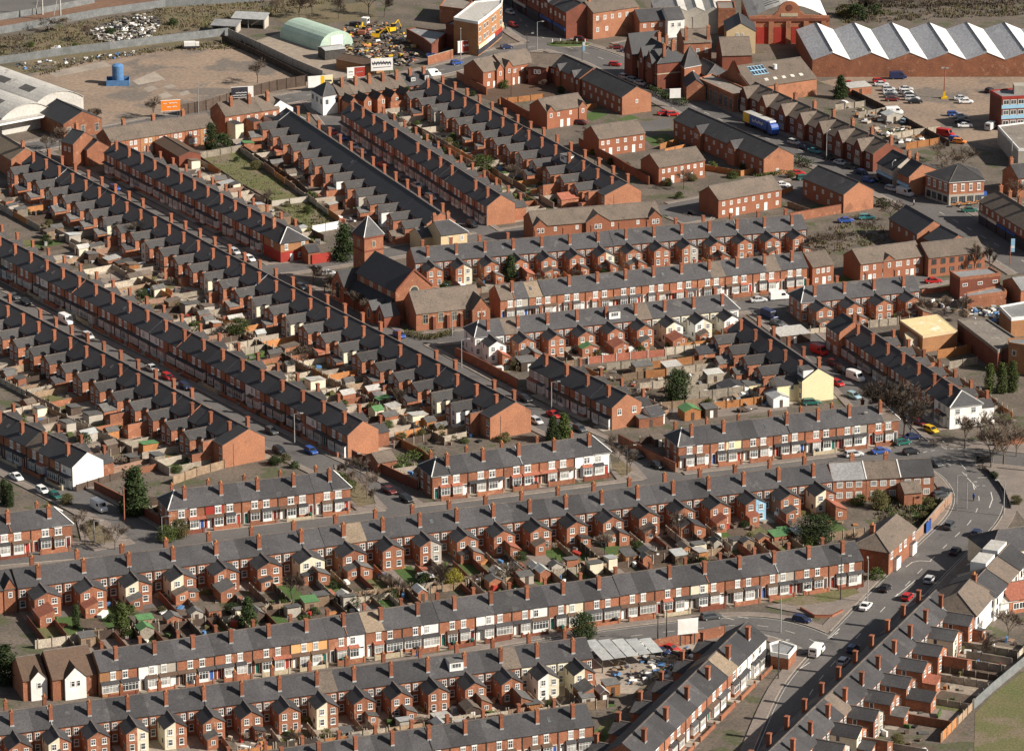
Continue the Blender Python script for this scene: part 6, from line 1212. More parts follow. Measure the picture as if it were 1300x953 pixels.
for i, (px, lab, m, h) in enumerate((
    ([(228, 147), (262, 141), (322, 122)], 'dark boarded roadside hoarding fence, left stretch beside the billboard', 'wood_dark', 3.2), ([(322, 122), (352, 115), (388, 109)], 'dark boarded roadside hoarding fence, right stretch up to the bright hoarding', 'wood_dark', 3.2),
    ([(290, 46), (330, 64), (372, 84), (410, 100)], 'long grey concrete panel fence along the yard', 'render_grey', 2.4), ([(282, 52), (322, 70), (362, 90), (390, 104)], 'dark fence line just inside the concrete panel fence', 'wood_dark', 2.0),
    ([(-20, 84), (35, 77), (80, 70), (140, 63)], 'pale palisade fence at the back of the concrete yard, left part', 'palisade', 2.4), ([(140, 63), (205, 55), (290, 45)], 'pale palisade fence at the back of the concrete yard, right part', 'palisade', 2.4),
    ([(-20, 47), (60, 33), (130, 20)], 'pale palisade fence below the railway bank, left part', 'palisade', 2.4), ([(130, 20), (210, 9), (330, 2)], 'pale palisade fence below the railway bank, right part', 'palisade', 2.4), ([(-20, 29), (60, 16), (120, 4)], 'grey railway fence at the top left corner', 'palisade', 2.0),
    ([(247, 203), (280, 197), (308, 192)], 'greenish board fence across the top of the green plot', 'wood_grey', 1.9), ([(308, 192), (345, 216), (378, 237), (398, 256)], 'dark fence down the right side of the green plot', 'wood_dark', 1.8), ([(345, 262), (368, 259), (390, 256)], 'pale fence across the lower end of the green plot', 'render_grey', 1.5), ([(397, 296), (414, 293), (430, 290)], 'white board fence behind the red corner house', 'render_white', 2.0), ([(255, 206), (300, 236), (345, 262)], 'dark fence down the left side of the green plot', 'wood_dark', 1.6),
    ([(790, 216), (812, 222), (836, 216)], 'orange timber fence behind the modern houses with porches', 'wood_orange', 1.6), ([(893, 216), (940, 224), (985, 214)], 'long orange timber fence beside the long dark-roofed block', 'wood_orange', 1.6), ([(838, 190), (862, 182)], 'orange garden fence above the modern house with porches', 'wood_orange', 1.6), ([(844, 196), (870, 190)], 'second orange garden fence below the modern forecourt', 'wood_orange', 1.6),
    ([(632, 133), (658, 130), (690, 126)], 'orange fence along the parking court', 'wood_orange', 1.7), ([(742, 140), (757, 137)], 'short fence beside the two-gabled modern semi', 'wood_orange', 1.5), ([(985, 250), (1006, 243)], 'timber fence round the small parking court', 'wood_orange', 1.5), ([(1000, 262), (1028, 272)], 'dark timber fence behind the small parking court', 'wood', 1.5),
    ([(747, 462), (800, 456), (845, 452)], 'red and white panelled fence behind the shaded short terrace', 'tile_red', 1.8), ([(820, 480), (846, 478)], 'orange fence panels beside the lone rounded evergreen', 'wood_orange', 1.9), ([(872, 512), (905, 508), (945, 503)], 'pale grey corrugated garden fence by the pale yellow gable', 'wood_grey', 2.6), ([(880, 468), (920, 462), (960, 458)], 'weathered board fence across the middle back yards', 'wood', 1.9), ([(868, 488), (910, 484), (950, 480)], 'grey board fence below the middle back yards', 'wood_grey', 2.0), ([(826, 468), (860, 464), (900, 458)], 'orange board fence behind the terrace below church hall', 'wood_orange', 1.8),
    ([(770, 470), (808, 466), (848, 461)], 'pale board fence behind the red and white panels', 'wood_grey', 1.8), ([(790, 484), (830, 478)], 'brown board fence above the lone rounded evergreen', 'wood', 1.8), ([(812, 496), (846, 492)], 'grey board fence left of the lone rounded evergreen', 'wood_grey', 1.9), ([(868, 474), (900, 470), (950, 464)], 'light plank fence right of the lone rounded evergreen', 'wood_grey', 1.8), ([(872, 500), (900, 497), (930, 493)], 'grey plank fence over the white garage', 'wood_grey', 1.9), ([(838, 520), (870, 517), (900, 513)], 'brown fence behind the timber summerhouse', 'wood', 1.8), ([(905, 520), (940, 516), (975, 511)], 'orange plank fence behind the white gabled store', 'wood_orange', 1.8), ([(862, 446), (900, 441), (938, 436)], 'orange plank fence at the foot of the cream wings', 'wood_orange', 1.9), ([(700, 452), (730, 448)], 'grey plank fence at the head of the facing terrace', 'wood_grey', 1.8),
    ([(1190, 455), (1212, 452), (1240, 446)], 'tall orange board fence behind the terrace ending in white pub', 'wood_orange', 2.2), ([(1205, 468), (1240, 462)], 'grey board fence beside the three rounded conifers', 'wood_grey', 1.8), ([(97, 624), (140, 611), (190, 597)], 'post and rail boarded fence behind the white gable', 'wood_dark', 1.6), ([(220, 615), (250, 604), (285, 594)], 'boarded fence behind the arched-window terrace', 'wood', 1.9), ([(505, 565), (535, 580), (550, 592)], 'orange timber fence beside the brick garage', 'wood_orange', 1.9),
    ([(1236, 900), (1260, 878), (1330, 820)], 'grey metal fence along the bright lawn in the bottom right corner', 'palisade', 2.0), ([(1130, 178), (1160, 172), (1195, 168)], 'pale garden fence behind the gabled bay houses, first', 'wood_grey', 1.8), ([(1090, 150), (1112, 146), (1130, 142)], 'pale garden fence behind the gabled bay houses, second', 'wood_grey', 1.7), ([(1060, 140), (1085, 137), (1098, 135)], 'pale garden fence behind the gabled bay houses, third', 'wood_grey', 1.7), ([(1150, 190), (1180, 185), (1192, 183)], 'bright orange garden fence behind the last bay house', 'wood_orange', 1.9), ([(1075, 118), (1120, 140), (1170, 168), (1205, 186)], 'dark fence along the edge of the car park', 'wood_dark', 1.8))):
    run('board_fence', lab, 'fence', px, h, m, .1, (3.0, m if m != 'tile_red' else 'white') if m != 'palisade' else None)
def at_house(h, x, y, z=0): v = h['M'] @ Vector((x, y, 0)); v.z = z; return v
# low front walls and gate piers, one thing to each pair of houses
fw = random.Random(9)
for rc in (B1, B9, B2, B3a, B3b, B3c, B3d, R0, R2, C2, EE):
    if rc is B2: continue
    for h in rc['hs']:
        if h['L'] or not inframe(h['c']): continue
        w = h['w']; t = thing('front_wall', f"low brick front wall before the {nth(h['n'] // 2 - h['i'] // 2 if rc['id'] in FROM_RIGHT else h['i'] // 2 + 1)} pair from the {'right' if rc['id'] in FROM_RIGHT else 'left'}, {rc['phrase'].replace('the ', '')}", 'wall', h['loc'], h['rot'], 'low front walls of the terraces')
        y = -6.3 if rc['id'][0] != 'R' else -5.9; k = fw.choice(['brick', 'brick', 'brick', 'brick_dark', 'stone'])
        obj('masonry', MB(k).box((-w * .68, y - .11, 0), (w * .68, y + .11, fw.choice([.75, .9, 1.0]))), t)
        for x in (-w * .7, w * .7): obj('pier', MB(k).box((x - .2, y - .2, 0), (x + .2, y + .2, 1.2)), t)
# garden fences between the plots, sheds, shrubs
fm = {k: MB(k).box((-.05, 0, 0), (.05, 1, 1)).mesh('fence') for k in ('wood',)}
post_m = MB('wood_grey').box((-.08, -.08, 0), (.08, .08, 1.12)).mesh('post')
gr2 = random.Random(21); NF = NS = NB = 0
shed_n = {}
def vis_pt(v): x, y = proj(v); return -5 < x < 1305 and -5 < y < 955
def make_shed(loc, rot, label, w, d, h, wallm, roofm, kind):
    t = thing('garden_shed', label, 'shed', loc, rot, 'garden sheds and outhouses'); m = MB(wallm); hw, hd = w / 2, d / 2
    if kind:
        m.face([(-hw, -hd, 0), (hw, -hd, 0), (hw, -hd, h), (0, -hd, h + .7), (-hw, -hd, h)]); m.face([(hw, hd, 0), (-hw, hd, 0), (-hw, hd, h), (0, hd, h + .7), (hw, hd, h)]); m.face([(hw, -hd, 0), (hw, hd, 0), (hw, hd, h), (hw, -hd, h)]); m.face([(-hw, hd, 0), (-hw, -hd, 0), (-hw, -hd, h), (-hw, hd, h)])
        r = MB(roofm).slab([(hw + .15, -hd - .15, h - .05), (hw + .15, hd + .15, h - .05), (0, hd + .15, h + .78), (0, -hd - .15, h + .78)], .07); r.slab([(-hw - .15, hd + .15, h - .05), (-hw - .15, -hd - .15, h - .05), (0, -hd - .15, h + .78), (0, hd + .15, h + .78)], .07)
    else:
        m.box((-hw, -hd, 0), (hw, hd, h)); r = MB(roofm).slab([(-hw - .15, -hd - .15, h + .06), (hw + .15, -hd - .15, h + .06), (hw + .15, hd + .15, h + .4), (-hw - .15, hd + .15, h + .4)], .08)
    obj('wall', m, t); obj('roof', r, t); obj('door', MB('wood_dark' if wallm != 'wood_dark' else 'white').box((-.4, -hd - .04, .05), (.4, -hd + .01, 1.8)), t)
CLUT = {}
for rc in ROWS:
    dens = rc['fence']; d0 = 9.8 + (DP if rc['hs'][0]['o'].get('deep') else 0); cl = MB('white'); big = rc['id'] in ('B2', 'R3', 'R1', 'R2', 'B1')
    for h in rc['hs']:
        side = 'right' if rc['id'] in FROM_RIGHT else 'left'; num = h['n'] - h['i'] if side == 'right' else h['i'] + 1; of = f"{nth(num)} house from {side}, {rc['phrase'].replace('the ', '')}"
        gl = h['gl']; ang = h['rot']; mid = at_house(h, 4, (d0 + gl) / 2)
        if not vis_pt(mid): continue
        far = mid.y > 1040
        if dens and gr2.random() < (.75 * dens if not far else .35 * dens) and NF < 250:
            k = gr2.choice(['wood', 'wood_grey', 'wood_orange', 'wood_grey', 'wood_grey', 'blockwork', 'wood_dark', 'concrete', 'concrete', 'brick'] if rc['gmix'] != 'dark' else ['wood_dark', 'wood', 'wood_dark', 'brick', 'wood_grey', 'wood_dark', 'brick_dark']); y0 = d0 + gr2.uniform(-3, 2); ln = gl - .3 - y0; hh = gr2.uniform(1.2, 1.9)
            hx = 4 if rc['id'] in ('B2',) or gr2.random() < .8 else 2.4
            t = thing('garden_fence', f"{ {'wood': 'brown board', 'wood_orange': 'orange board', 'wood_grey': 'weathered grey', 'blockwork': 'pink block', 'wood_dark': 'dark board', 'concrete': 'concrete', 'brick': 'brick', 'brick_dark': 'dark brick'}[k]} garden divider behind {of}", 'fence', at_house(h, hx, y0), ang, 'fences between the back gardens')
            obj('panel', fm['wood'], t, None, 0, (1, ln, hh), {'wood': k})
            if not far and k.startswith('wood'):
                for i in range(int(ln / 2.6) + 1): obj('post', post_m, t, (.1, min(ln, i * 2.6), 0), 0, (1, 1, hh))
            NF += 1
        if dens and h['i'] % 2 == 0 and gr2.random() < .85:   # the fence along the end of the plots
            k = gr2.choice(['wood_dark', 'wood', 'wood_grey', 'wood_grey', 'concrete', 'blockwork', 'wood_orange'] if rc['gmix'] != 'dark' else ['wood_dark', 'wood', 'wood_grey', 'wood_dark'])
            t = thing('lane_fence', f"{ {'wood': 'brown', 'wood_orange': 'orange', 'wood_grey': 'grey', 'blockwork': 'pink block', 'wood_dark': 'dark', 'concrete': 'concrete'}[k]} end fence behind {of}", 'fence', at_house(h, -2, gl), ang, 'fences along the back lanes'); obj('panel', fm['wood'], t, None, -math.pi / 2, (1, h['w'] * 2 - .1, gr2.uniform(1.3, 2.0)), {'wood': k})
            if not far:
                for i in range(4): obj('post', post_m, t, (i * h['w'] * .62, .1, 0), 0, (1, 1, 1.9))
        if dens and gr2.random() < (.42 if big else .3) and NS < 130:
            k = gr2.choice(['wood', 'wood_orange', 'brick', 'brick', 'wood_grey', 'wood_dark', 'render_grey', 'render_cream']); rf = gr2.choice(['felt', 'felt', 'felt', 'felt', 'tile_brown', 'tile_brown', 'sheet_metal', 'felt', 'felt_green', 'roof_pale'])
            w_, d_ = gr2.uniform(1.8, 3.2), gr2.uniform(2, 4.2); y = gl - d_ / 2 - gr2.uniform(.2, 2.5)
            make_shed(at_house(h, gr2.uniform(1.3, 2.7), y), ang + (math.pi if gr2.random() < .5 else 0), f"{ {'felt': 'dark felt', 'sheet_metal': 'metal', 'tile_brown': 'brown', 'felt_green': 'green', 'roof_pale': 'pale'}[rf]}-roofed shed behind {of}", w_, d_, gr2.uniform(1.8, 2.3), k, rf, gr2.random() < .5); NS += 1
        if gr2.random() < (.34 if rc['fence'] >= .4 else .2) and NB < 150:
            kd = gr2.choice(['mound', 'mound', 'round', 'bare', 'bare']); y = gr2.uniform(d0 + 1, gl - 1); hh = gr2.uniform(1.2, 2.6) * (1.5 if kd == 'bare' else 1)
            lf = gr2.choice(['leaf_dark', 'leaf_green', 'leaf_olive', 'leaf_dark', 'leaf_green']) if kd != 'bare' else gr2.choice(['twig', 'twig', 'twig_pale'])
            tree(kd, at_house(h, gr2.uniform(.6, 3.4), y), hh, f"{ {'leaf_dark': 'dark green', 'leaf_green': 'green', 'leaf_olive': 'olive', 'twig': 'bare brown', 'twig_pale': 'bare pale'}[lf]} shrub behind {of}", 'shrub', 'shrub', leaf=lf, group='garden shrubs', width=1.2); NB += 1
        for _ in range(gr2.choice([1, 3, 4, 6]) if dens else 2):     # odds and ends lying in the yards
            M = h['M'] @ Matrix.Translation((gr2.uniform(.3, 3.7), gr2.uniform(4.6 if h['facing'] == 'B' else d0 - 3, gl - .4), .06)) @ Matrix.Rotation(gr2.uniform(0, 3.1), 4, 'Z') @ Matrix.Rotation(gr2.uniform(-.3, .3), 4, 'X')
            k = gr2.choice(['white', 'felt', 'tarp_blue', 'wood', 'soil', 'wood_dark', 'leaf_olive', 'wood', 'wood_orange', 'paint_red', 'steel', 'felt', 'leaf_green', 'sheet_metal', 'white', 'tile_red', 'rubber', 'wood_grey', 'concrete', 'blockwork', 'soil', 'wood_dark', 'lawn'])
            a, b, c = gr2.uniform(.15, .7), gr2.uniform(.15, 1.1), gr2.uniform(.15, 1.1); q = MB(k).box((-a, -b, 0), (a, b, c)); cl.add(q, M)
    if cl.f: o = obj('garden_clutter', cl); o['kind'] = 'stuff'; o['label'] = 'odds and ends lying about the back gardens'
print('fences', NF, 'sheds', NS, 'shrubs', NB)
# fences and sheds of the houses behind: rubble heaps
def heap(name, label, px, n, mats, smax, seed, hmax=1.2):
    r = random.Random(seed); pts = polyz(px); xs = [p.x for p in pts]; ys = [p.y for p in pts]; m = MB(mats[0]); k = 0
    def inside(x, y):
        c = False
        for a, b in zip(pts, pts[1:] + pts[:1]):
            if (a.y > y) != (b.y > y) and x < (b.x - a.x) * (y - a.y) / (b.y - a.y) + a.x: c = not c
        return c
    while k < n:
        x, y = r.uniform(min(xs), max(xs)), r.uniform(min(ys), max(ys))
        if not inside(x, y): continue
        k += 1; s = r.uniform(.25, 1) * smax; M = Matrix.Translation((x, y, r.uniform(0, hmax * .5))) @ Matrix.Rotation(r.uniform(0, 6), 4, 'Z') @ Matrix.Rotation(r.uniform(-.6, .6), 4, 'X'); m.add(MB(r.choice(mats)).box((-s, -s * r.uniform(.3, 1), 0), (s, s * .5, s * r.uniform(.3, .9))), M)
    o = obj(name, m); o['kind'] = 'stuff'; o['label'] = label
heap('rubble', 'dumped white and dark rubble on the waste land', [(112, 42), (145, 28), (185, 20), (205, 30), (190, 50), (150, 56), (120, 52)], 800, ['render_white', 'concrete', 'felt', 'rubber', 'wood_grey', 'white', 'shop_dark', 'felt', 'soil', 'render_grey'], .75, 4)
heap('rubble', 'small patch of white rubble near the palisade fence', [(64, 64), (74, 62), (80, 66), (70, 69)], 40, ['white', 'render_white', 'tarp_blue', 'concrete'], 1.0, 5)
heap('rubble', 'litter strewn along the yard edge', [(20, 82), (80, 74), (130, 70), (170, 66), (170, 72), (90, 82), (30, 90)], 90, ['white', 'wood_grey', 'felt', 'concrete', 'tarp_blue'], .6, 6, .4)
heap('scrap', 'heaps of rusty and yellow scrap in the scrap yard', [(425, 40), (470, 30), (505, 36), (535, 74), (520, 86), (470, 84), (440, 64)], 420, ['car yellow', 'tile_red', 'shop_dark', 'steel', 'render_grey', 'tile_choc', 'rubber', 'wood_grey', 'car dark grey', 'soil', 'shop_dark', 'terracotta', 'bark', 'wood_dark', 'soil'], .9, 7, 2.0)
heap('yard_clutter', 'parts and pallets stacked in the works yard by the bottom street', [(770, 845), (800, 828), (900, 820), (905, 835), (860, 860), (790, 870)], 110, ['wood', 'shop_dark', 'render_white', 'tarp_blue', 'steel', 'rubber', 'felt'], .8, 8)
heap('yard_clutter', 'clutter in the yards behind the yellow gable', [(870, 480), (960, 470), (1000, 505), (960, 525), (880, 520)], 130, ['wood', 'felt', 'render_white', 'wood_grey', 'steel', 'sheet_metal', 'wood_dark'], .9, 9)
heap('yard_clutter', 'oddments in the yards behind the facing terrace', [(760, 470), (850, 460), (862, 500), (800, 500)], 90, ['wood', 'felt', 'wood_grey', 'steel', 'soil', 'tile_red', 'leaf_olive'], .7, 12)
heap('yard_clutter', 'stacked goods in the right-hand yards', [(1170, 385), (1230, 380), (1300, 400), (1290, 415), (1225, 405)], 90, ['tarp_blue', 'render_white', 'steel', 'wood', 'shop_dark'], .9, 10)
heap('yard_clutter', 'sheds clutter behind the bay houses', [(1065, 128), (1100, 140), (1180, 175), (1150, 190), (1100, 160)], 110, ['wood', 'render_white', 'wood_grey', 'wood_orange', 'felt', 'steel'], .9, 11)
for px, lab, w, d, k, rf in (((1088, 118), 'flat white-roofed brick outhouse beside the car park conifer', 7, 5, 'brick', 'roof_pale'), ((1132, 154), 'grey corrugated garage behind the gabled bay houses', 5, 4, 'render_grey', 'sheet_metal'), ((930, 500), 'grey slate-roofed white garage in the middle yards', 6, 5, 'render_white', 'slate'), ((875, 530), 'green-grey roofed timber summerhouse above the gabled works row', 4, 4, 'wood_orange', 'felt_green'), ((985, 512), 'white gabled store behind the street terrace chimneys', 4, 6, 'render_white', 'sheet_metal'), ((668, 468), 'flat dark garage beside the terrace facing the bare gable', 4, 4, 'wood_dark', 'felt'), ((822, 538), 'green felt-roofed brick garage beside the white rear wing', 6, 4.5, 'brick', 'felt'), ((393, 774), 'green corrugated lean-to shed in the long terrace gardens', 3, 3, 'wood', 'felt_green'), ((775, 880), 'small timber hut in the works yard', 3, 2.5, 'wood_orange', 'felt'), ((852, 474), 'white sheet-roofed lean-to left of the lone evergreen', 4, 3.5, 'wood_grey', 'roof_pale'), ((815, 474), 'low grey-roofed shed behind the red and white panels', 4.5, 3, 'wood', 'felt'), ((905, 484), 'pale sheet-roofed shed right of the lone evergreen', 4, 3, 'wood_grey', 'roof_pale'), ((940, 482), 'brown timber shed in the middle yards', 3.5, 3, 'wood', 'tile_brown'), ((900, 528), 'dark felt shed beside the timber summerhouse', 3, 3, 'wood_dark', 'felt'), ((955, 498), 'cream flat-roofed outhouse under the yellow gable', 4, 3, 'render_yellow', 'felt'), ((1003, 432), 'flat pale-roofed yard building behind the brick yard terrace', 8, 6, 'wood_dark', 'roof_pale')):
    make_shed(P(px[0], px[1], 0), rad(21), lab, w, d, 2.3, k, rf, 'slate' in rf or 'gabled' in lab)

# weeds and rough grass standing on the open plots
def weeds(label, px, n, mats, hmax, seed):
    r = random.Random(seed); pts = polyz(px); xs = [p.x for p in pts]; ys = [p.y for p in pts]; m = MB(mats[0]); k = 0
    def inside(x, y):
        c = False
        for a, b in zip(pts, pts[1:] + pts[:1]):
            if (a.y > y) != (b.y > y) and x < (b.x - a.x) * (y - a.y) / (b.y - a.y) + a.x: c = not c
        return c
    cl = []
    while len(cl) < n:
        x, y = r.uniform(min(xs), max(xs)), r.uniform(min(ys), max(ys))
        if inside(x, y): cl.append((x, y, r.uniform(.3, 1.6), r.choice(mats)))
    for x, y, s, k in cl:
        for _ in range(int(5 + 7 * s)):
            a = r.uniform(0, 6.28); px_, py_ = x + r.gauss(0, s * .6), y + r.gauss(0, s * .6); h = hmax * r.uniform(.25, 1) * min(1, s); w = r.uniform(.1, .3)
            dx, dy = math.cos(a) * w, math.sin(a) * w; m.face([(px_ - dx, py_ - dy, 0), (px_ + dx, py_ + dy, 0), (px_ + dx * .3 + r.gauss(0, .1), py_ + dy * .3 + r.gauss(0, .1), h)], k)
    o = obj('weeds', m); o['kind'] = 'stuff'; o['label'] = label
weeds('dead grass and weeds on the waste land', [(-20, 82), (60, 66), (130, 56), (200, 46), (290, 30), (470, -5), (330, 2), (200, 12), (120, 26), (40, 42), (-20, 52)], 900, ['rough', 'grass', 'rough', 'twig', 'grass', 'rough'], .8, 3)
weeds('weeds along the edge of the concrete yard', [(30, 92), (120, 74), (210, 60), (300, 52), (330, 62), (300, 62), (200, 66), (110, 80), (50, 96)], 260, ['rough', 'grass', 'leaf_olive', 'twig'], .8, 4)
weeds('rough grass on the green plot', [(258, 204), (305, 194), (350, 222), (394, 253), (350, 257), (303, 233)], 110, ['grass', 'rough', 'lawn'], .35, 5)
weeds('rough grass on the lower allotment plot', [(347, 265), (398, 258), (428, 284), (396, 292)], 100, ['grass', 'leaf_olive', 'lawn'], .6, 6)
weeds('rough vegetation on the plot behind the street terrace', [(1010, 300), (1080, 285), (1140, 290), (1150, 300), (1080, 318), (1030, 325)], 150, ['rough', 'twig', 'leaf_olive', 'grass'], .8, 7)
weeds('weeds behind the sawtooth works', [(1070, 30), (1300, 20), (1300, -10), (1080, 0)], 500, ['rough', 'twig', 'leaf_olive', 'bark'], 1.2, 8)
weeds('rough grass by the later brick houses', [(1110, 650), (1150, 625), (1205, 628), (1195, 648), (1150, 680)], 260, ['grass', 'leaf_olive', 'lawn', 'twig'], .8, 9)
# ------------------------------------------------------------------ vehicles
def loft(m, secs, k):
    """skin through cross-sections, each a list of points of equal length"""
    n = len(secs[0]); i0 = len(m.v)
    for s in secs: m.v += [tuple(p) for p in s]
    for i in range(len(secs) - 1):
        for j in range(n):
            q = (j + 1) % n; a = i0 + i * n; b = a + n; m.f.append((a + j, b + j, b + q, a + q)); m.mi.append(m.k(k))
    m.f.append(tuple(range(i0, i0 + n))); m.mi.append(m.k(k)); e = i0 + (len(secs) - 1) * n; m.f.append(tuple(range(e + n - 1, e - 1, -1))); m.mi.append(m.k(k))
def sec(x, hw, z0, z1, ch=.12): return [(x, -hw + .04, z0), (x, -hw, z0 + ch), (x, -hw, z1 - ch), (x, -hw + ch, z1), (x, hw - ch, z1), (x, hw, z1 - ch), (x, hw, z0 + ch), (x, hw - .04, z0)]
CAR = {}
def car_kit(kind):
    """front towards +x, wheels on z = 0"""
    b = MB('car red'); g = MB('car_glass'); rf = MB('car red')
    if kind == 'van':
        loft(b, [sec(-2.5, .85, .35, 2.0), sec(-2.45, .92, .3, 2.2), sec(1.0, .93, .28, 2.25), sec(1.35, .92, .28, 2.1), sec(1.75, .9, .28, 1.25), sec(2.45, .85, .3, 1.0), sec(2.55, .75, .35, .85)], 'car red')
        g.face([(1.42, -.78, 2.0), (1.80, -.78, 1.24), (1.80, .78, 1.24), (1.42, .78, 2.0)][::1]); 
        for s in (1, -1): q = [(.35, s * .94, 1.25), (1.5, s * .94, 1.25), (1.25, s * .94, 1.85), (.35, s * .94, 1.85)]; g.face(q if s < 0 else q[::-1])
        q = [(-2.515, .6, 1.3), (-2.515, -.6, 1.3), (-2.5, -.6, 1.8), (-2.5, .6, 1.8)]; g.face(q)
        wx, L = (-1.55, 1.6), 2.55
    else:
        h = {'hatch': (1.42, -1.85, -1.55, .25, 1.0, 1.95), 'saloon': (1.40, -1.45, -.85, .3, 1.05, 2.2), 'estate': (1.45, -2.1, -1.85, .35, 1.1, 2.25), 'suv': (1.7, -1.95, -1.75, .35, 1.0, 2.1)}[kind]
        H_, xr0, xr1, xf1, xf0, L = h; bz = .92 if kind != 'suv' else 1.08
        loft(b, [sec(-L, .72, .42, bz - .18), sec(-L + .12, .82, .3, bz - .03), sec(-L * .5, .86, .24, bz), sec(L * .4, .86, .24, bz), sec(L * .75, .83, .26, bz - .12), sec(L - .1, .76, .3, bz - .24), sec(L, .66, .38, bz - .36)], 'car red')
        lo, hi = .80, .62
        A = [(xr0, -lo, bz - .03), (xf0, -lo, bz - .03), (xf0, lo, bz - .03), (xr0, lo, bz - .03)]; B = [(xr1, -hi, H_ - .06), (xf1, -hi, H_ - .06), (xf1, hi, H_ - .06), (xr1, hi, H_ - .06)]
        for i in range(4): j = (i + 1) % 4; g.face([A[i], A[j], B[j], B[i]])
        rf.slab([(xr1 - .06, -hi - .03, H_), (xf1 + .04, -hi - .03, H_), (xf1 + .04, hi + .03, H_), (xr1 - .06, hi + .03, H_)], .08, 'car red')
        for s in (-1, 1):
            for (xa, xb) in (((xr0, xr1)), ((xf0, xf1)), ((xr0 + xf0) / 2 - .1, (xr1 + xf1) / 2 - .1)): rf.tube((xa, s * lo, bz - .03), (xb, s * hi, H_ - .05), .045, .04, 4, 'car red', False)
        wx = (-L * .62, L * .62)
    w = MB('rubber').tube((0, -.1, .31), (0, .1, .31), .31, .31, 12, 'rubber'); w.tube((0, -.105, .31), (0, .105, .31), .18, .18, 8, 'steel')
    hl = MB('lamp_glass').box((-.05, -.16, -.08), (.04, .16, .08)); tl = MB('paint_red').box((-.04, -.1, -.14), (.05, .1, .14))
    return dict(body=b.mesh('body'), glass=g.mesh('windows'), roof=rf.mesh('roof') if rf.f else None, wheel=w.mesh('wheel'), hl=hl.mesh('headlight'), tl=tl.mesh('taillight'), wx=wx, L=L, z=.62 if kind != 'van' else .72)
def car(px, ang, colour, kind, where):
    if kind not in CAR: CAR[kind] = car_kit(kind)
    k = CAR[kind]; v = P(px[0], px[1], .1); v.z = .10
    nm = {'hatch': 'hatchback', 'saloon': 'saloon', 'estate': 'estate car', 'suv': 'off-roader', 'van': 'van'}[kind]
    t = thing('parked_car' if kind != 'van' else 'parked_van', f'{colour} {nm} {where}', 'car' if kind != 'van' else 'van', v, rad(ang), 'vehicles in the streets'); ov = {'car red': 'car ' + colour}
    obj('body', k['body'], t, over=ov); obj('window_glass', k['glass'], t)
    if k['roof']: obj('roof', k['roof'], t, over=ov)
    for x in k['wx']:
        for s in (-1, 1): obj('wheel', k['wheel'], t, (x, s * .76, 0))
    for s in (-1, 1): obj('headlight', k['hl'], t, (k['L'] - .12, s * .55, k['z'])); obj('taillight', k['tl'], t, (-k['L'] + .02, s * .62, k['z'] + .08))
    return t
Bd, Rd, Dd, Hd = 21, -57, 66, -48
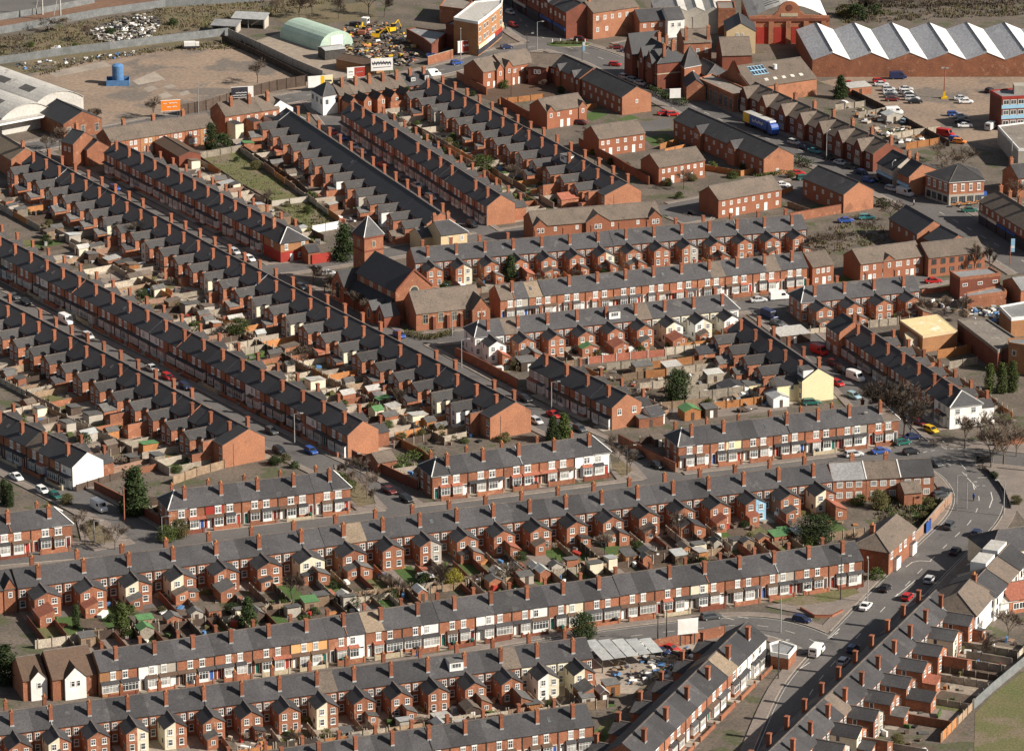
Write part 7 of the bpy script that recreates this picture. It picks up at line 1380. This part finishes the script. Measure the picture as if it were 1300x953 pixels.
for c in (
    ((903, 785), Bd, 'dark grey', 'estate', 'driving along the bottom street'), ((1018, 789), -30, 'dark blue', 'hatch', 'turning beside the curved low wall'), ((1099, 772), Dd, 'white', 'saloon', 'driving down the main road by the grass corner'), ((1124, 749), Dd, 'black', 'hatch', 'on the main road near the hip-roofed house'),
    ((1180, 738), Dd, 'silver', 'hatch', 'half in the shadow of the main road'), ((1206, 670), Dd, 'dark grey', 'suv', 'beside the pinkish wall with blue gates'), ((1240, 679), Dd, 'dark blue', 'hatch', 'on the shaded side of the main road'), ((1213, 702), Dd, 'black', 'saloon', 'in deep shade on the main road'), ((1037, 830), Dd, 'white', 'van', 'waiting at the bottom junction mouth'),
    ((1152, 760), Dd, 'red', 'hatch', 'parked in shade by the bottom-corner terrace'), ((1071, 842), Dd, 'silver', 'hatch', 'parked lowest in the bottom-corner shade'), ((1083, 826), Dd, 'dark blue', 'hatch', 'parked in the bottom-corner shade above the silver one'),
    ((1084, 579), Bd, 'silver', 'estate', 'outside the terrace before the yellow gable'), ((1118, 575), Bd, 'blue', 'saloon', 'near the junction behind the silver estate'), ((1157, 576), Bd, 'black', 'hatch', 'waiting at the junction line'), ((1146, 564), Bd, 'green', 'hatch', 'parked on the corner by the grey-fronted house'), ((1158, 557), Bd, 'dark blue', 'saloon', 'parked under the bare trees at the corner'), ((1182, 548), -52, 'yellow', 'hatch', 'leaving the shaded pub street'), ((1167, 539), -52, 'dark red', 'hatch', 'parked in shade beside the white pub'), ((1188, 591), -60, 'dark grey', 'hatch', 'parked behind the closing house of the row'), ((1197, 626), 20, 'black', 'saloon', 'parked in the rough yard, upper of two'), ((1195, 631), 22, 'dark grey', 'hatch', 'parked in the rough yard, lower of two'),
    ((1086, 482), -54, 'white', 'van', 'parked along the shaded pub terrace'), ((1063, 489), -54, 'red', 'hatch', 'beside the pale yellow gable'), ((1084, 505), -54, 'pale blue', 'hatch', 'on the forecourt by the pale yellow gable'), ((1040, 449), -54, 'red', 'van', 'parked outside the taller shaded shop'), ((1059, 464), -54, 'maroon', 'hatch', 'parked below the red van'), ((1070, 473), -54, 'black', 'hatch', 'between the maroon car and white van'), ((1030, 513), 10, 'green', 'estate', 'under the pale yellow gable wall'), ((977, 404), -54, 'dark blue', 'van', 'at the top of the shaded side street'), ((986, 413), -54, 'dark grey', 'hatch', 'parked below the dark blue van'), ((1001, 422), -54, 'silver', 'hatch', 'turning in the shaded side street'), ((963, 383), 15, 'silver', 'saloon', 'outside the street terrace by church hall'), ((989, 380), 15, 'white', 'van', 'outside the street terrace by church hall'),
    ((667, 509), Rd, 'black', 'hatch', 'outside the grey fronted pair'), ((703, 529), Rd, 'red', 'saloon', 'opposite the two corner conifers'), ((681, 537), Rd, 'silver', 'hatch', 'beside the big bare gable end'), ((736, 547), Rd, 'dark grey', 'hatch', 'by the two corner conifers'), ((808, 580), Rd, 'dark grey', 'hatch', 'first of two along the brick side wall'), ((833, 593), Rd, 'black', 'saloon', 'second of two along the brick side wall'),
    ((395, 575), Rd, 'blue', 'hatch', 'on the sunny stretch near the bare gable'), ((355, 576), Rd, 'black', 'suv', 'beside the overgrown corner garden'), ((345, 550), Rd, 'dark grey', 'hatch', 'in the shaded bay-fronted street by the orange gable'), ((494, 625), Rd, 'maroon', 'saloon', 'parked by the dark side wall'), ((516, 636), Rd, 'black', 'hatch', 'parked below the maroon saloon'), ((235, 493), Rd, 'dark blue', 'hatch', 'in the shaded bay-fronted street, middle stretch'), ((213, 481), Rd, 'red', 'hatch', 'in the shaded bay-fronted street'), ((193, 470), Rd, 'silver', 'saloon', 'above the red one in the shaded bay-fronted street'), ((112, 429), Rd, 'silver', 'hatch', 'in the upper shaded bay-fronted street'), ((84, 410), Rd, 'white', 'van', 'in the upper shaded bay-fronted street'), ((33, 386), Rd, 'black', 'hatch', 'near the left edge in the bay-fronted street'), ((18, 379), Rd, 'dark grey', 'saloon', 'at the left edge in the bay-fronted street'),
    ((21, 608), Rd, 'white', 'saloon', 'farther up the sunny street below the white gable'), ((54, 625), Rd, 'white', 'hatch', 'on the sunny street nearer the white gable'), ((70, 632), Rd, 'green', 'hatch', 'just below the white hatchback'), ((126, 647), Rd, 'white', 'van', 'under the young bare verge trees'),
    ((298, 322), Rd, 'silver', 'hatch', 'in the street above the longest terrace'), ((317, 331), Rd, 'white', 'hatch', 'in the street above the longest terrace'), ((146, 241), Rd, 'blue', 'hatch', 'at the top of the shaded street'), ((507, 428), Rd, 'blue', 'hatch', 'beside the church hedge'), ((383, 367), Rd, 'dark grey', 'hatch', 'behind the church thicket'), ((417, 349), 15, 'silver', 'hatch', 'beside the church transept'),
    ((423, 170), -62, 'red', 'hatch', 'top of the row by the shaded bay terrace'), ((434, 177), -62, 'blue', 'hatch', 'second in the row by the shaded bay terrace'), ((449, 188), -62, 'silver', 'saloon', 'third in the row by the shaded bay terrace'), ((459, 195), -62, 'silver', 'hatch', 'fourth in the row by the shaded bay terrace'), ((486, 212), -62, 'red', 'saloon', 'halfway down the shaded bay terrace'), ((510, 229), -62, 'dark grey', 'hatch', 'below the red saloon of the bay terrace'), ((529, 238), -62, 'silver', 'saloon', 'lower part of the bay terrace street'), ((536, 246), -62, 'black', 'hatch', 'lower part of the bay terrace street'), ((547, 253), -62, 'silver', 'estate', 'lower end of the bay terrace street'), ((599, 288), -60, 'black', 'suv', 'at the mouth of the bay terrace street'),
    ((549, 97), 28, 'white', 'van', 'on the road above the uppermost terrace'), ((580, 82), 28, 'blue', 'hatch', 'on the road near the stepped modern pair'), ((549, 73), 15, 'blue', 'hatch', 'inside the scrap yard wall'), ((643, 62), 25, 'dark blue', 'hatch', 'passing the red shopfronts'), ((652, 34), -60, 'red', 'hatch', 'entering the junction from the high road'), ((648, 18), -60, 'silver', 'hatch', 'parked by the curved shop block'), ((725, 42), -10, 'silver', 'saloon', 'parked before the blue fascia shops'), ((737, 53), -20, 'maroon', 'suv', 'rounding the traffic island'), ((706, 38), -15, 'black', 'hatch', 'parked before the blue fascia shops'), ((783, 62), 5, 'maroon', 'saloon', 'crossing the far junction'), ((796, 66), 5, 'dark blue', 'saloon', 'crossing the far junction'), ((781, 84), -15, 'red', 'hatch', 'turning by the gothic building'),
    ((793, 100), Hd, 'silver', 'hatch', 'head of the queue behind the dark-roofed block'), ((804, 104), Hd, 'pale blue', 'hatch', 'in the queue behind the dark-roofed block'), ((813, 108), Hd, 'silver', 'saloon', 'third in the queue behind the dark-roofed block'), ((826, 113), Hd, 'black', 'hatch', 'end of the queue behind the dark-roofed block'), ((844, 146), 5, 'red', 'saloon', 'on the modern forecourt, left one'), ((854, 147), 12, 'red', 'hatch', 'on the modern forecourt, right one'), ((738, 158), -20, 'maroon', 'hatch', 'beside the two-gabled modern semi'),
    ((1008, 183), Hd, 'silver', 'hatch', 'just behind the blue lorry'), ((1021, 189), Hd, 'dark blue', 'saloon', 'second behind the blue lorry'), ((1034, 194), Hd, 'turquoise', 'saloon', 'third behind the blue lorry'), ((1052, 202), Hd, 'black', 'hatch', 'parked before the bay houses'), ((1067, 209), Hd, 'silver', 'saloon', 'parked before the lower bay houses'), ((1080, 214), Hd, 'dark grey', 'hatch', 'parked before the lower bay houses'), ((1093, 221), Hd, 'dark blue', 'saloon', 'parked opposite the diamond gable'), ((1102, 231), Hd, 'blue', 'hatch', 'on the diamond gable side of high road'), ((1115, 231), Hd, 'black', 'saloon', 'parked above the pale blue shop'), ((1132, 242), Hd, 'silver', 'hatch', 'before the pale blue fascia shop'), ((1149, 248), Hd, 'silver', 'van', 'before the orange gable shop'),
    ((1100, 278), 5, 'turquoise', 'estate', 'beside the long red brick wall'), ((1074, 282), 12, 'blue', 'saloon', 'beside the long red brick wall'), ((1012, 222), 12, 'red', 'saloon', 'in the small parking court'), ((1020, 228), 15, 'green', 'hatch', 'in the small parking court'), ((993, 237), 8, 'white', 'saloon', 'beside the modern house with chimneyless roof'), ((995, 242), 8, 'silver', 'saloon', 'below the white one beside the modern house'), ((1231, 269), 5, 'green', 'saloon', 'outside the awning of the corner pub'),
    ((1079, 113), 85, 'dark grey', 'saloon', 'by the car park conifer'), ((1077, 108), 85, 'red', 'saloon', 'by the car park conifer'), ((1140, 100), 3, 'dark blue', 'van', 'against the sawtooth works wall'), ((1116, 105), 8, 'red', 'hatch', 'near the works wall van'), ((1119, 109), 5, 'silver', 'saloon', 'near the works wall van'), ((1128, 115), 4, 'silver', 'hatch', 'top of the left car park column'), ((1130, 119.5), 4, 'silver', 'saloon', 'second in the left car park column'), ((1131, 123.5), 4, 'dark grey', 'saloon', 'third in the left car park column'), ((1133, 128), 4, 'maroon', 'saloon', 'last in the left car park column'),
    ((1150, 115), 4, 'silver', 'saloon', 'top of the right car park column'), ((1151, 119), 4, 'white', 'hatch', 'second in the right car park column'), ((1155, 123), 4, 'dark grey', 'saloon', 'third in the right car park column'), ((1158, 127), 4, 'silver', 'estate', 'fourth in the right car park column'), ((1162, 131), 4, 'black', 'saloon', 'last in the right car park column'), ((1220, 127), 3, 'silver', 'saloon', 'upper of two near the tall mast'), ((1226, 131), 3, 'white', 'saloon', 'lower of two near the tall mast'), ((1211, 147), 3, 'blue', 'hatch', 'in the office block shadow'), ((1220, 150), 3, 'silver', 'saloon', 'in the office block shadow'), ((1221, 156), 3, 'black', 'saloon', 'in the office block shadow, middle row'), ((1225, 161.5), 3, 'white', 'saloon', 'on the sunny edge of the office shadow'), ((1135, 145), 10, 'white', 'van', 'standing alone mid car park'), ((1149, 156), 60, 'pale blue', 'hatch', 'by the car park edge fence'), ((1200, 173), -30, 'red', 'van', 'at the lower car park corner'), ((1213, 179), -25, 'blue', 'hatch', 'below the red van at the car park corner'), ((1218, 182), -20, 'orange', 'hatch', 'lowest at the car park corner'), ((1256, 117), 60, 'black', 'hatch', 'tucked beside the office block'), ((1258, 164), 60, 'silver', 'van', 'between office block and low hall'),
    ((1185, 359), 8, 'red', 'saloon', 'parked by the dark-framed brick block'), ((1237, 385), 5, 'white', 'van', 'left of two in the yards'), ((1263, 384), 20, 'white', 'van', 'right of two in the yards'), ((839, 830), -20, 'dark blue', 'hatch', 'in the works yard behind the wall'), ((851, 826), -30, 'red', 'saloon', 'in the works yard behind the wall'), ((540, 735), 20, 'silver', 'hatch', 'under the end fence of the gardens')):
    car(*c)
# articulated lorry
v0, v1 = P(948, 158, .1), P(997, 178, .1); ang = math.atan2(v1.y - v0.y, v1.x - v0.x)
t = thing('lorry', 'long blue articulated lorry with a yellow rear panel on the high road', 'lorry', (v0.x, v0.y, .1), ang, 'vehicles in the streets')
obj('trailer', MB('car blue').box((0, -1.25, 1.1), (12.2, 1.25, 4.0), 'car blue', 'roof_pale'), t)
obj('rear_panel', MB('car yellow').prism([(-.05, -1.28), (3.2, -1.28), (3.2, 1.28), (-.05, 1.28)], 1.2, 3.98, 'car yellow', 'roof_pale'), t)
pts = [(4.6 + i * .28, 2.5 + .55 * (.75 * math.sin(i * 2.05) + .35 * math.sin(i * .9 + 2))) for i in range(22)]; m = MB('white')
for a, b in zip(pts, pts[1:]): m.tube((a[0], -1.28, a[1]), (b[0], -1.28, b[1]), .1, .1, 4, 'white')
obj('side_lettering', m, t)
cb = MB('car blue'); loft(cb, [sec(12.6, 1.2, .6, 3.4), sec(12.7, 1.25, .5, 3.6), sec(14.2, 1.25, .5, 3.2), sec(14.8, 1.2, .5, 2.4), sec(14.9, 1.15, .6, 1.3)], 'car blue'); cab = obj('cab', cb, t)
obj('windscreen', MB('car_glass').face([(14.28, -1.05, 3.05), (14.84, -1.05, 2.35), (14.84, 1.05, 2.35), (14.28, 1.05, 3.05)]), cab); obj('wind_deflector', MB('white').box((12.7, -1, 3.6), (13.6, 1, 4.0)), cab)
wm = MB('rubber').tube((0, -.15, .5), (0, .15, .5), .5, .5, 12, 'rubber').mesh('wheel')
for x in (1.5, 2.7, 3.9, 10.8, 13.9):
    for s in (-1, 1): obj('wheel', wm, t, (x, s * 1.08, 0))
# white pickup-like load in the yard, yellow digger
p = P(243, 62, 0); t = thing('flatbed', 'small white flatbed standing at the back of the concrete yard', 'vehicle', p, rad(5)); obj('load', MB('white').box((-2.2, -1, 1.0), (1.2, 1, 2.2)), t); obj('chassis', MB('shop_dark').box((-2.4, -.9, .4), (2.4, .9, .99)), t); obj('cab', MB('white').box((1.3, -.95, .99), (2.4, .95, 2.0)), t)
for i, (px, lab) in enumerate((((478, 50), 'yellow digger in the scrap yard beside the white lorry'), ((497, 42), 'second yellow digger at the back of the scrap yard'), ((460, 46), 'yellow loader near the arched hangar end'))):
    p = P(*px, 0); t = thing('digger', lab, 'digger', p, rad(40 * i))
    obj('tracks', MB('rubber').box((-1.4, -1.2, 0), (1.4, -.6, .8)).box((-1.4, .6, 0), (1.4, 1.2, .8)), t); obj('body', MB('car yellow' if i < 2 else 'tile_red').box((-1.5, -1.1, .8), (.9, 1.1, 2.0)), t); obj('cab', MB('car_glass').box((-.2, -1.0, 2.0), (.9, .1, 3.0), 'car_glass', 'car yellow'), t)
    a = MB('car yellow'); a.tube((.9, .5, 1.8), (3.0, .5, 3.6), .22, .18, 6); a.tube((3.0, .5, 3.6), (4.2, .5, 1.2), .17, .13, 6); obj('arm', a, t); obj('bucket', MB('steel_dark').box((3.9, .1, .4), (4.7, .9, 1.2)), t)
p = P(460, 34, 0); t = thing('white_lorry', 'white lorry cab parked in the scrap yard', 'lorry', p, rad(-20)); obj('cab', MB('white').box((0, -1.1, .7), (2.0, 1.1, 3.0)), t); obj('windscreen', MB('car_glass').box((2.0, -.9, 1.8), (2.03, .9, 2.7)), t); obj('chassis', MB('shop_dark').box((-4, -1, .5), (0, 1, 1.2)), t)

# ------------------------------------------------------------------ lamps, signs, hoardings
def lamp(px, h, label, ang=0, col='steel', name='street_lamp', arm=1.4):
    t = thing(name, label, 'street lamp', P(px[0], px[1], 0), rad(ang), 'street lamps'); obj('post', MB(col).tube((0, 0, 0), (0, 0, h), .13, .08, 8, col), t)
    obj('arm', MB(col).tube((0, 0, h - .02), (arm, 0, h + .25), .06, .05, 6, col), t); obj('lantern', MB('lamp_glass').box((arm - .1, -.16, h + .16), (arm + .65, .16, h + .34), 'lamp_glass', 'steel'), t)
for px, h, lab, an, *k in (((991, 803), 8, 'grey street lamp at the bottom street bend', 0), ((988, 862), 8, 'dark street lamp at the corner garage wall', 0, 'steel_dark'), ((1101, 765), 9, 'slim grey street lamp on the grass corner', 90), ((1067, 762), 9.5, 'dark lamp column before the bottom street terrace', 0, 'steel_dark'), ((1274, 655), 8, 'grey street lamp on the shaded side of the main road bend', 180), ((1214, 648), 8, 'grey street lamp beside the pinkish roadside wall', 0), ((1227, 646), 6, 'low sign lamp on the inner bend pavement', 0), ((846, 815), 8, 'dark street lamp along the bottom street wall', 180, 'steel_dark'), ((835, 815), 6, 'shorter pole beside the dark bottom street lamp', 180, 'steel_dark'), ((466, 615), 7, 'street lamp on the sloping verge', 180, 'steel_dark'), ((374, 563), 7, 'street lamp on the sunny stretch by the blue car', 0, 'steel'), ((796, 604), 7, 'street lamp beside the two dark cars', 0, 'steel_dark'), ((700, 522), 7, 'street lamp opposite the bare gable', 0, 'steel'), ((206, 690), 6, 'pale street lamp at the arched-window terrace corner', 0, 'steel'), ((586, 467), 7, 'pale street lamp at the white corner house', 0, 'steel'), ((574, 427), 6, 'small street lamp before the church hall', 0, 'steel'), ((585, 76), 9, 'tall street lamp by the blue car at the road bend', 90), ((682, 65), 9, 'street lamp on the traffic island approach', 0), ((649, 122), 8, 'street lamp in the modern parking court', 0, 'steel_dark'), ((669, 72), 7, 'street lamp behind the modern range', 0, 'steel_dark'), ((1049, 203), 8, 'street lamp before the gabled bay houses', 60), ((1132, 238), 7, 'street lamp by the pale blue fascia shop', 60, 'steel'), ((1284, 212), 8, 'street lamp at the right edge above shops', 0), ((252, 144), 8, 'tall lamp pair beside the orange billboard', 0), ((79, 206), 7, 'street lamp at the far-left street corner', 0), ((560, 628), 6, 'street lamp before the terrace ending in a white house', 0, 'steel_dark'), ((1089, 562), 7, 'street lamp at the end of the terrace before yellow gable', 0, 'steel_dark'), ((120, 690), 5, 'low white post lamp on the corner verge', 0, 'steel'), ((949, 262), 7, 'street lamp at the parking lane bend', 0), ((755, 235), 7, 'street lamp behind the long brick wall', 0, 'steel_dark')):
    lamp(px, h, lab, an, k[0] if k else 'steel')
t = thing('lamp_mast', 'tall car park mast on a yellow base with twin floodlights', 'lamp mast', P(1198.5, 125, 0), 0); obj('base', MB('car yellow').box((-.9, -.9, 0), (.9, .9, .5)).box((-.35, -.35, .5), (.35, .35, 2.0), 'car yellow'), t); obj('mast', MB('tile_red').tube((0, 0, 2.0), (0, 0, 9), .16, .12, 8, 'tile_red'), t); obj('floodlight', MB('steel').box((-1.1, -.2, 8.9), (-.2, .2, 9.2)), t); obj('floodlight', MB('steel').box((.2, -.2, 8.9), (1.1, .2, 9.2)), t)
t = thing('telegraph_pole', 'tall reddish wooden telegraph pole beside the dark conifer', 'pole', P(158, 662, 0), 0); obj('pole', MB('tile_red').tube((0, 0, 0), (0, 0, 8), .16, .12, 8, 'tile_red'), t); obj('crossarm', MB('wood_dark').box((-.6, -.06, 7.4), (.6, .06, 7.55)), t)
for px, lab in (((54, 19), 'left of two pale stayed masts beside the railway'), ((77, 26), 'right of two pale stayed masts beside the railway')):
    t = thing('stayed_mast', lab, 'mast', P(*px, 0), 0); obj('mast', MB('roof_pale').tube((0, 0, 0), (0, 0, 11), .28, .2, 8, 'roof_pale'), t)
    obj('stay', MB('roof_pale').tube((-2.4, -.6, 0), (-.1, 0, 10.5), .12, .12, 6, 'roof_pale'), t)
def hoarding(px, w, h, ang, label, cols, z0=1.6, script=None):
    t = thing('billboard', label, 'billboard', P(px[0], px[1], 0), rad(ang), 'roadside billboards'); n = len(cols)
    for i, (f0, f1, c) in enumerate(cols): obj('panel', MB(c).box((-w / 2 + w * f0, -.06, z0), (-w / 2 + w * f1, .06, z0 + h), c), t)
    obj('frame', MB('white').box((-w / 2 - .1, -.04, z0 - .12), (w / 2 + .1, .1, z0)).box((-w / 2 - .1, -.04, z0 + h), (w / 2 + .1, .1, z0 + h + .12), 'white'), t)
    for x in (-w * .35, w * .35): obj('post', MB('steel_dark').box((x - .1, .1, 0), (x + .1, .28, z0 + h * .8)), t)
    if script:
        m = MB(script[0])
        for ln in script[1:]:
            for a, b in zip(ln, ln[1:]): m.tube((-w / 2 + a[0] * w, -.07, z0 + a[1] * h), (-w / 2 + b[0] * w, -.07, z0 + b[1] * h), .09, .09, 4, script[0])
        obj('lettering', m, t)
def zig(x0, x1, y, n, a): return [(x0 + (x1 - x0) * i / (3 * n), y + a * (.75 * math.sin(i * 2.05 + n) + .35 * math.sin(i * .9 + 2))) for i in range(3 * n + 1)]
hoarding((217, 150), 5.6, 3.0, 14, 'orange billboard with white lettering by the dark roadside fence', [(0, 1, 'car orange')], 2.2, ['white', zig(.12, .3, .72, 3, .06), zig(.4, .85, .74, 6, .07), zig(.3, .5, .36, 4, .06), zig(.58, .82, .38, 4, .07)])
hoarding((308, 131), 6.5, 3.0, 14, 'dark and white billboard with text rows above the taller roadside houses', [(0, .75, 'shop_dark'), (.75, 1, 'white')], 1.8, ['white', zig(.05, .7, .2, 10, .05), zig(.2, .7, .45, 8, .06)])
hoarding((407, 116), 7.5, 3.2, 18, 'bright white and yellow hoarding beside the white corner house', [(0, .5, 'white'), (.5, .66, 'car yellow'), (.66, 1, 'render_yellow')], 1.4, ['shop_dark', zig(.7, .95, .5, 8, .12)])
hoarding((452, 105), 5.4, 3.0, 18, 'red and white picture billboard by the works building', [(0, .4, 'render_white'), (.4, 1, 'paint_red')], 1.6, ['steel', zig(.08, .35, .6, 4, .1), [(.1, .3), (.34, .3)], [(.5, .5), (.9, .55)]])
hoarding((485, 96), 6.6, 3.6, 12, 'white billboard with big dark script above the road', [(0, 1, 'white')], 1.6, ['shop_dark', zig(.06, .92, .62, 15, .17), [(.1, .25), (.9, .28)]])
hoarding((592, 70), 5.6, 3.4, 24, 'red and white billboard on the end of the shop annex', [(0, .25, 'white'), (.25, .75, 'paint_red'), (.75, 1, 'white')], 1.0, ['white', zig(.32, .66, .6, 5, .12)])
hoarding((784, 42), 7.5, 3.4, 4, 'blue-grey picture hoarding beside the sunlit corner shop', [(0, 1, 'glass')], 1.4, ['paint_sky', [(0, .95), (1, .95)], [(0, .1), (1, .1)], [(.33, .1), (.33, .95)], [(.66, .1), (.66, .95)]])
hoarding((857, 137), 3.2, 2.6, 8, 'plain white square sign on posts by the high road hedge', [(0, 1, 'white')], 3.0)
hoarding((873, 819), 4.2, 3.0, 16, 'blank white screen hoarding standing on the bottom street wall', [(0, 1, 'render_white')], 2.6)
t = thing('banner_post', 'post carrying a pale blue and white banner at the junction island', 'sign', P(739, 78, 0), 0); obj('post', MB('steel_dark').tube((0, 0, 0), (0, 0, 6), .1, .1, 6, 'steel_dark'), t); obj('banner', MB('paint_sky').box((.12, -.05, 3.2), (.9, .05, 5.9)).box((.14, -.06, 4.8), (.88, -.051, 5.86), 'white'), t)
t = thing('banner_post', 'post with a bright blue banner before the right-hand shop terrace', 'sign', P(1282, 336, 0), 0); obj('post', MB('tile_red').tube((0, 0, 0), (0, 0, 5), .1, .1, 6, 'tile_red'), t); obj('banner', MB('paint_sky').box((.12, -.05, 3.4), (1.1, .05, 6.9), 'paint_sky').box((.2, -.06, 4.4), (1.0, -.051, 5.0), 'white'), t)
t = thing('bus_shelter', 'dark glass bus shelter at the edge of the paved square', 'bus shelter', P(1249, 590, 0), rad(0)); obj('roof', MB('steel_dark').box((-2, -.8, 2.3), (2, .8, 2.42)), t); obj('glass_panel', MB('car_glass').box((-2, .7, .2), (2, .75, 2.3)), t)
for x in (-1.9, 1.9): obj('post', MB('steel').box((x - .06, -.7, 0), (x + .06, -.58, 2.3)), t)
# traffic island with bollards
c = P(722, 57, 0); t = thing('traffic_island', 'oval kerbed traffic island with plants and white bollards', 'traffic island', c, 0)
obj('kerb', MB('stone').prism([(6.5 * math.cos(a), 3.4 * math.sin(a)) for a in [math.pi * i / 12 for i in range(24)]], 0, .28, 'stone', 'lawn'), t)
for i in range(5): obj('planting', PROTO['mound', i % 3][1], t, (-4 + 2 * i, .2, .25), i, (1.6, 1.6, .9), {'leaf_dark': 'leaf_olive'})
for i, (dx, dy) in enumerate(((-5, 2), (-2.5, 2.6), (2.5, 2.6), (5, 2.0))): obj('bollard', MB('white').tube((dx, dy, .25), (dx, dy, 1.3), .16, .13, 8, 'white'), t)
# people, a few pixels tall
def person(px, ang, top, legs, label):
    v = P(px[0], px[1], 0); v.z = .2 if not label.startswith('p') else .13
    me = bpy.data.meshes.new('person'); V = [(0, 0, .92), (0, 0, 1.18), (0, 0, 1.42), (0, 0, 1.55), (0, .01, 1.70), (.0, .19, 1.40), (.05, .26, 1.12), (.12, .27, .88), (0, -.19, 1.40), (-.05, -.26, 1.12), (-.08, -.27, .88), (.0, .10, .86), (.14, .11, .48), (.12, .11, .05), (.24, .11, .03), (0, -.10, .86), (-.06, -.11, .48), (-.2, -.11, .06), (-.1, -.11, .03)]
    E_ = [(0, 1), (1, 2), (2, 3), (3, 4), (2, 5), (5, 6), (6, 7), (2, 8), (8, 9), (9, 10), (0, 11), (11, 12), (12, 13), (13, 14), (0, 15), (15, 16), (16, 17), (17, 18)]
    Rr = [.16, .15, .17, .065, .115, .075, .055, .045, .075, .055, .045, .10, .07, .05, .045, .10, .07, .05, .045]
    me.from_pydata(V, E_, []); o = bpy.data.objects.new('person', me); COL.objects.link(o); o.location = v; o.rotation_euler = (0, 0, rad(ang))
    md = o.modifiers.new('skin', 'SKIN'); me.skin_vertices if me.skin_vertices else None
    sk = me.skin_vertices[0].data if me.skin_vertices else None
    if sk:
        for i, r in enumerate(Rr): sk[i].radius = (r, r)
        sk[0].use_root = True
    for k in (top,): me.materials.append(MAT[k])
    o.modifiers.new('sub', 'SUBSURF').levels = 1; o.modifiers['sub'].render_levels = 1
    tag(o, label, 'person')
    lg = MB(legs)
    for a, b, r0, r1 in ((11, 12, .115, .085), (12, 13, .085, .065), (15, 16, .115, .085), (16, 17, .085, .065)): lg.tube(V[a], V[b], r0 + .02, r1 + .02, 8, legs)
    lg.tube((0, 0, .78), (0, 0, .98), .18, .185, 10, legs); obj('trousers', lg, o)
    hr = MB('shop_dark'); 
    for i in range(3): a0, a1 = i / 3, (i + 1) / 3; hr.tube((-.01, .01, 1.72 + .1 * a0), (-.01, .01, 1.72 + .1 * a1), .128 * (1 - a0 * .35), .128 * (1 - a1 * .55), 10, 'shop_dark')
    obj('hair', hr, o); fc = MB('stone'); fc.tube((.05, .01, 1.62), (.05, .01, 1.74), .085, .085, 8, 'terracotta'); obj('face', fc, o)
    return o
for c in (((1236, 636), 60, 'paint_blue', 'shop_dark', 'person in a blue top walking on the road bend pavement'), ((529, 834), 20, 'steel_dark', 'paint_blue', 'person in a dark coat walking past the bottom terrace'), ((621, 56), 40, 'paint_red', 'shop_dark', 'person in a red top outside the red shopfronts'), ((642, 38), 60, 'car dark grey', 'shop_dark', 'person in dark clothes at the shop block corner'), ((1160, 262), 10, 'white', 'shop_dark', 'person in a white shirt at the pub junction')):
    person(*c)
# wheelie bins and the like along the fronts
br_ = random.Random(77)
for rc in (B1, B3c, B3d, B3b):
    for h in rc['hs']:
        if br_.random() < .22 and vis_pt(h['c']):
            num = h['i'] + 1; k = br_.choice(['shop_dark', 'car green', 'shop_dark', 'car dark grey']); t = thing('wheelie_bin', f"{ {'shop_dark': 'black', 'car green': 'green', 'car dark grey': 'grey'}[k]} wheelie bin before {nth(num)} house from left, {rc['phrase'].replace('the ', '')}", 'bin', at_house(h, 2.6, -5.4, .05), h['rot'], 'wheelie bins in the front yards')
            obj('body', MB(k).box((-.28, -.35, .08), (.28, .35, 1.0)), t); obj('lid', MB(k).slab([(-.31, -.4, 1.05), (.31, -.4, 1.05), (.31, .38, 1.12), (-.31, .38, 1.12)], .06), t)
# pub tables, wet-weather things before the corner pub
for i in range(6):
    p = P(1211 + 6.2 * i, 263.5 - 1.6 * (i % 2) - .5 * i, 0); t = thing('pub_table', f'{nth(i + 1)} orange-topped pavement table from the left before the corner pub', 'table', (p.x, p.y, .13), .3, 'pavement tables'); obj('top', MB('wood_orange').box((-.8, -.5, .7), (.8, .5, .8)), t); obj('leg', MB('wood').box((-.5, -.1, 0), (-.4, .1, .7)), t); obj('leg', MB('wood').box((.4, -.1, 0), (.5, .1, .7)), t)
dup_ = {k: v for k, v in _seen.items() if len(v) > 1 and len({g or n for n, g in v}) > 1}
import collections
dd = [(k, len(v)) for k, v in _seen.items() if len(v) > 1]
print('SAME LABELS', len(dd), dd[:12])
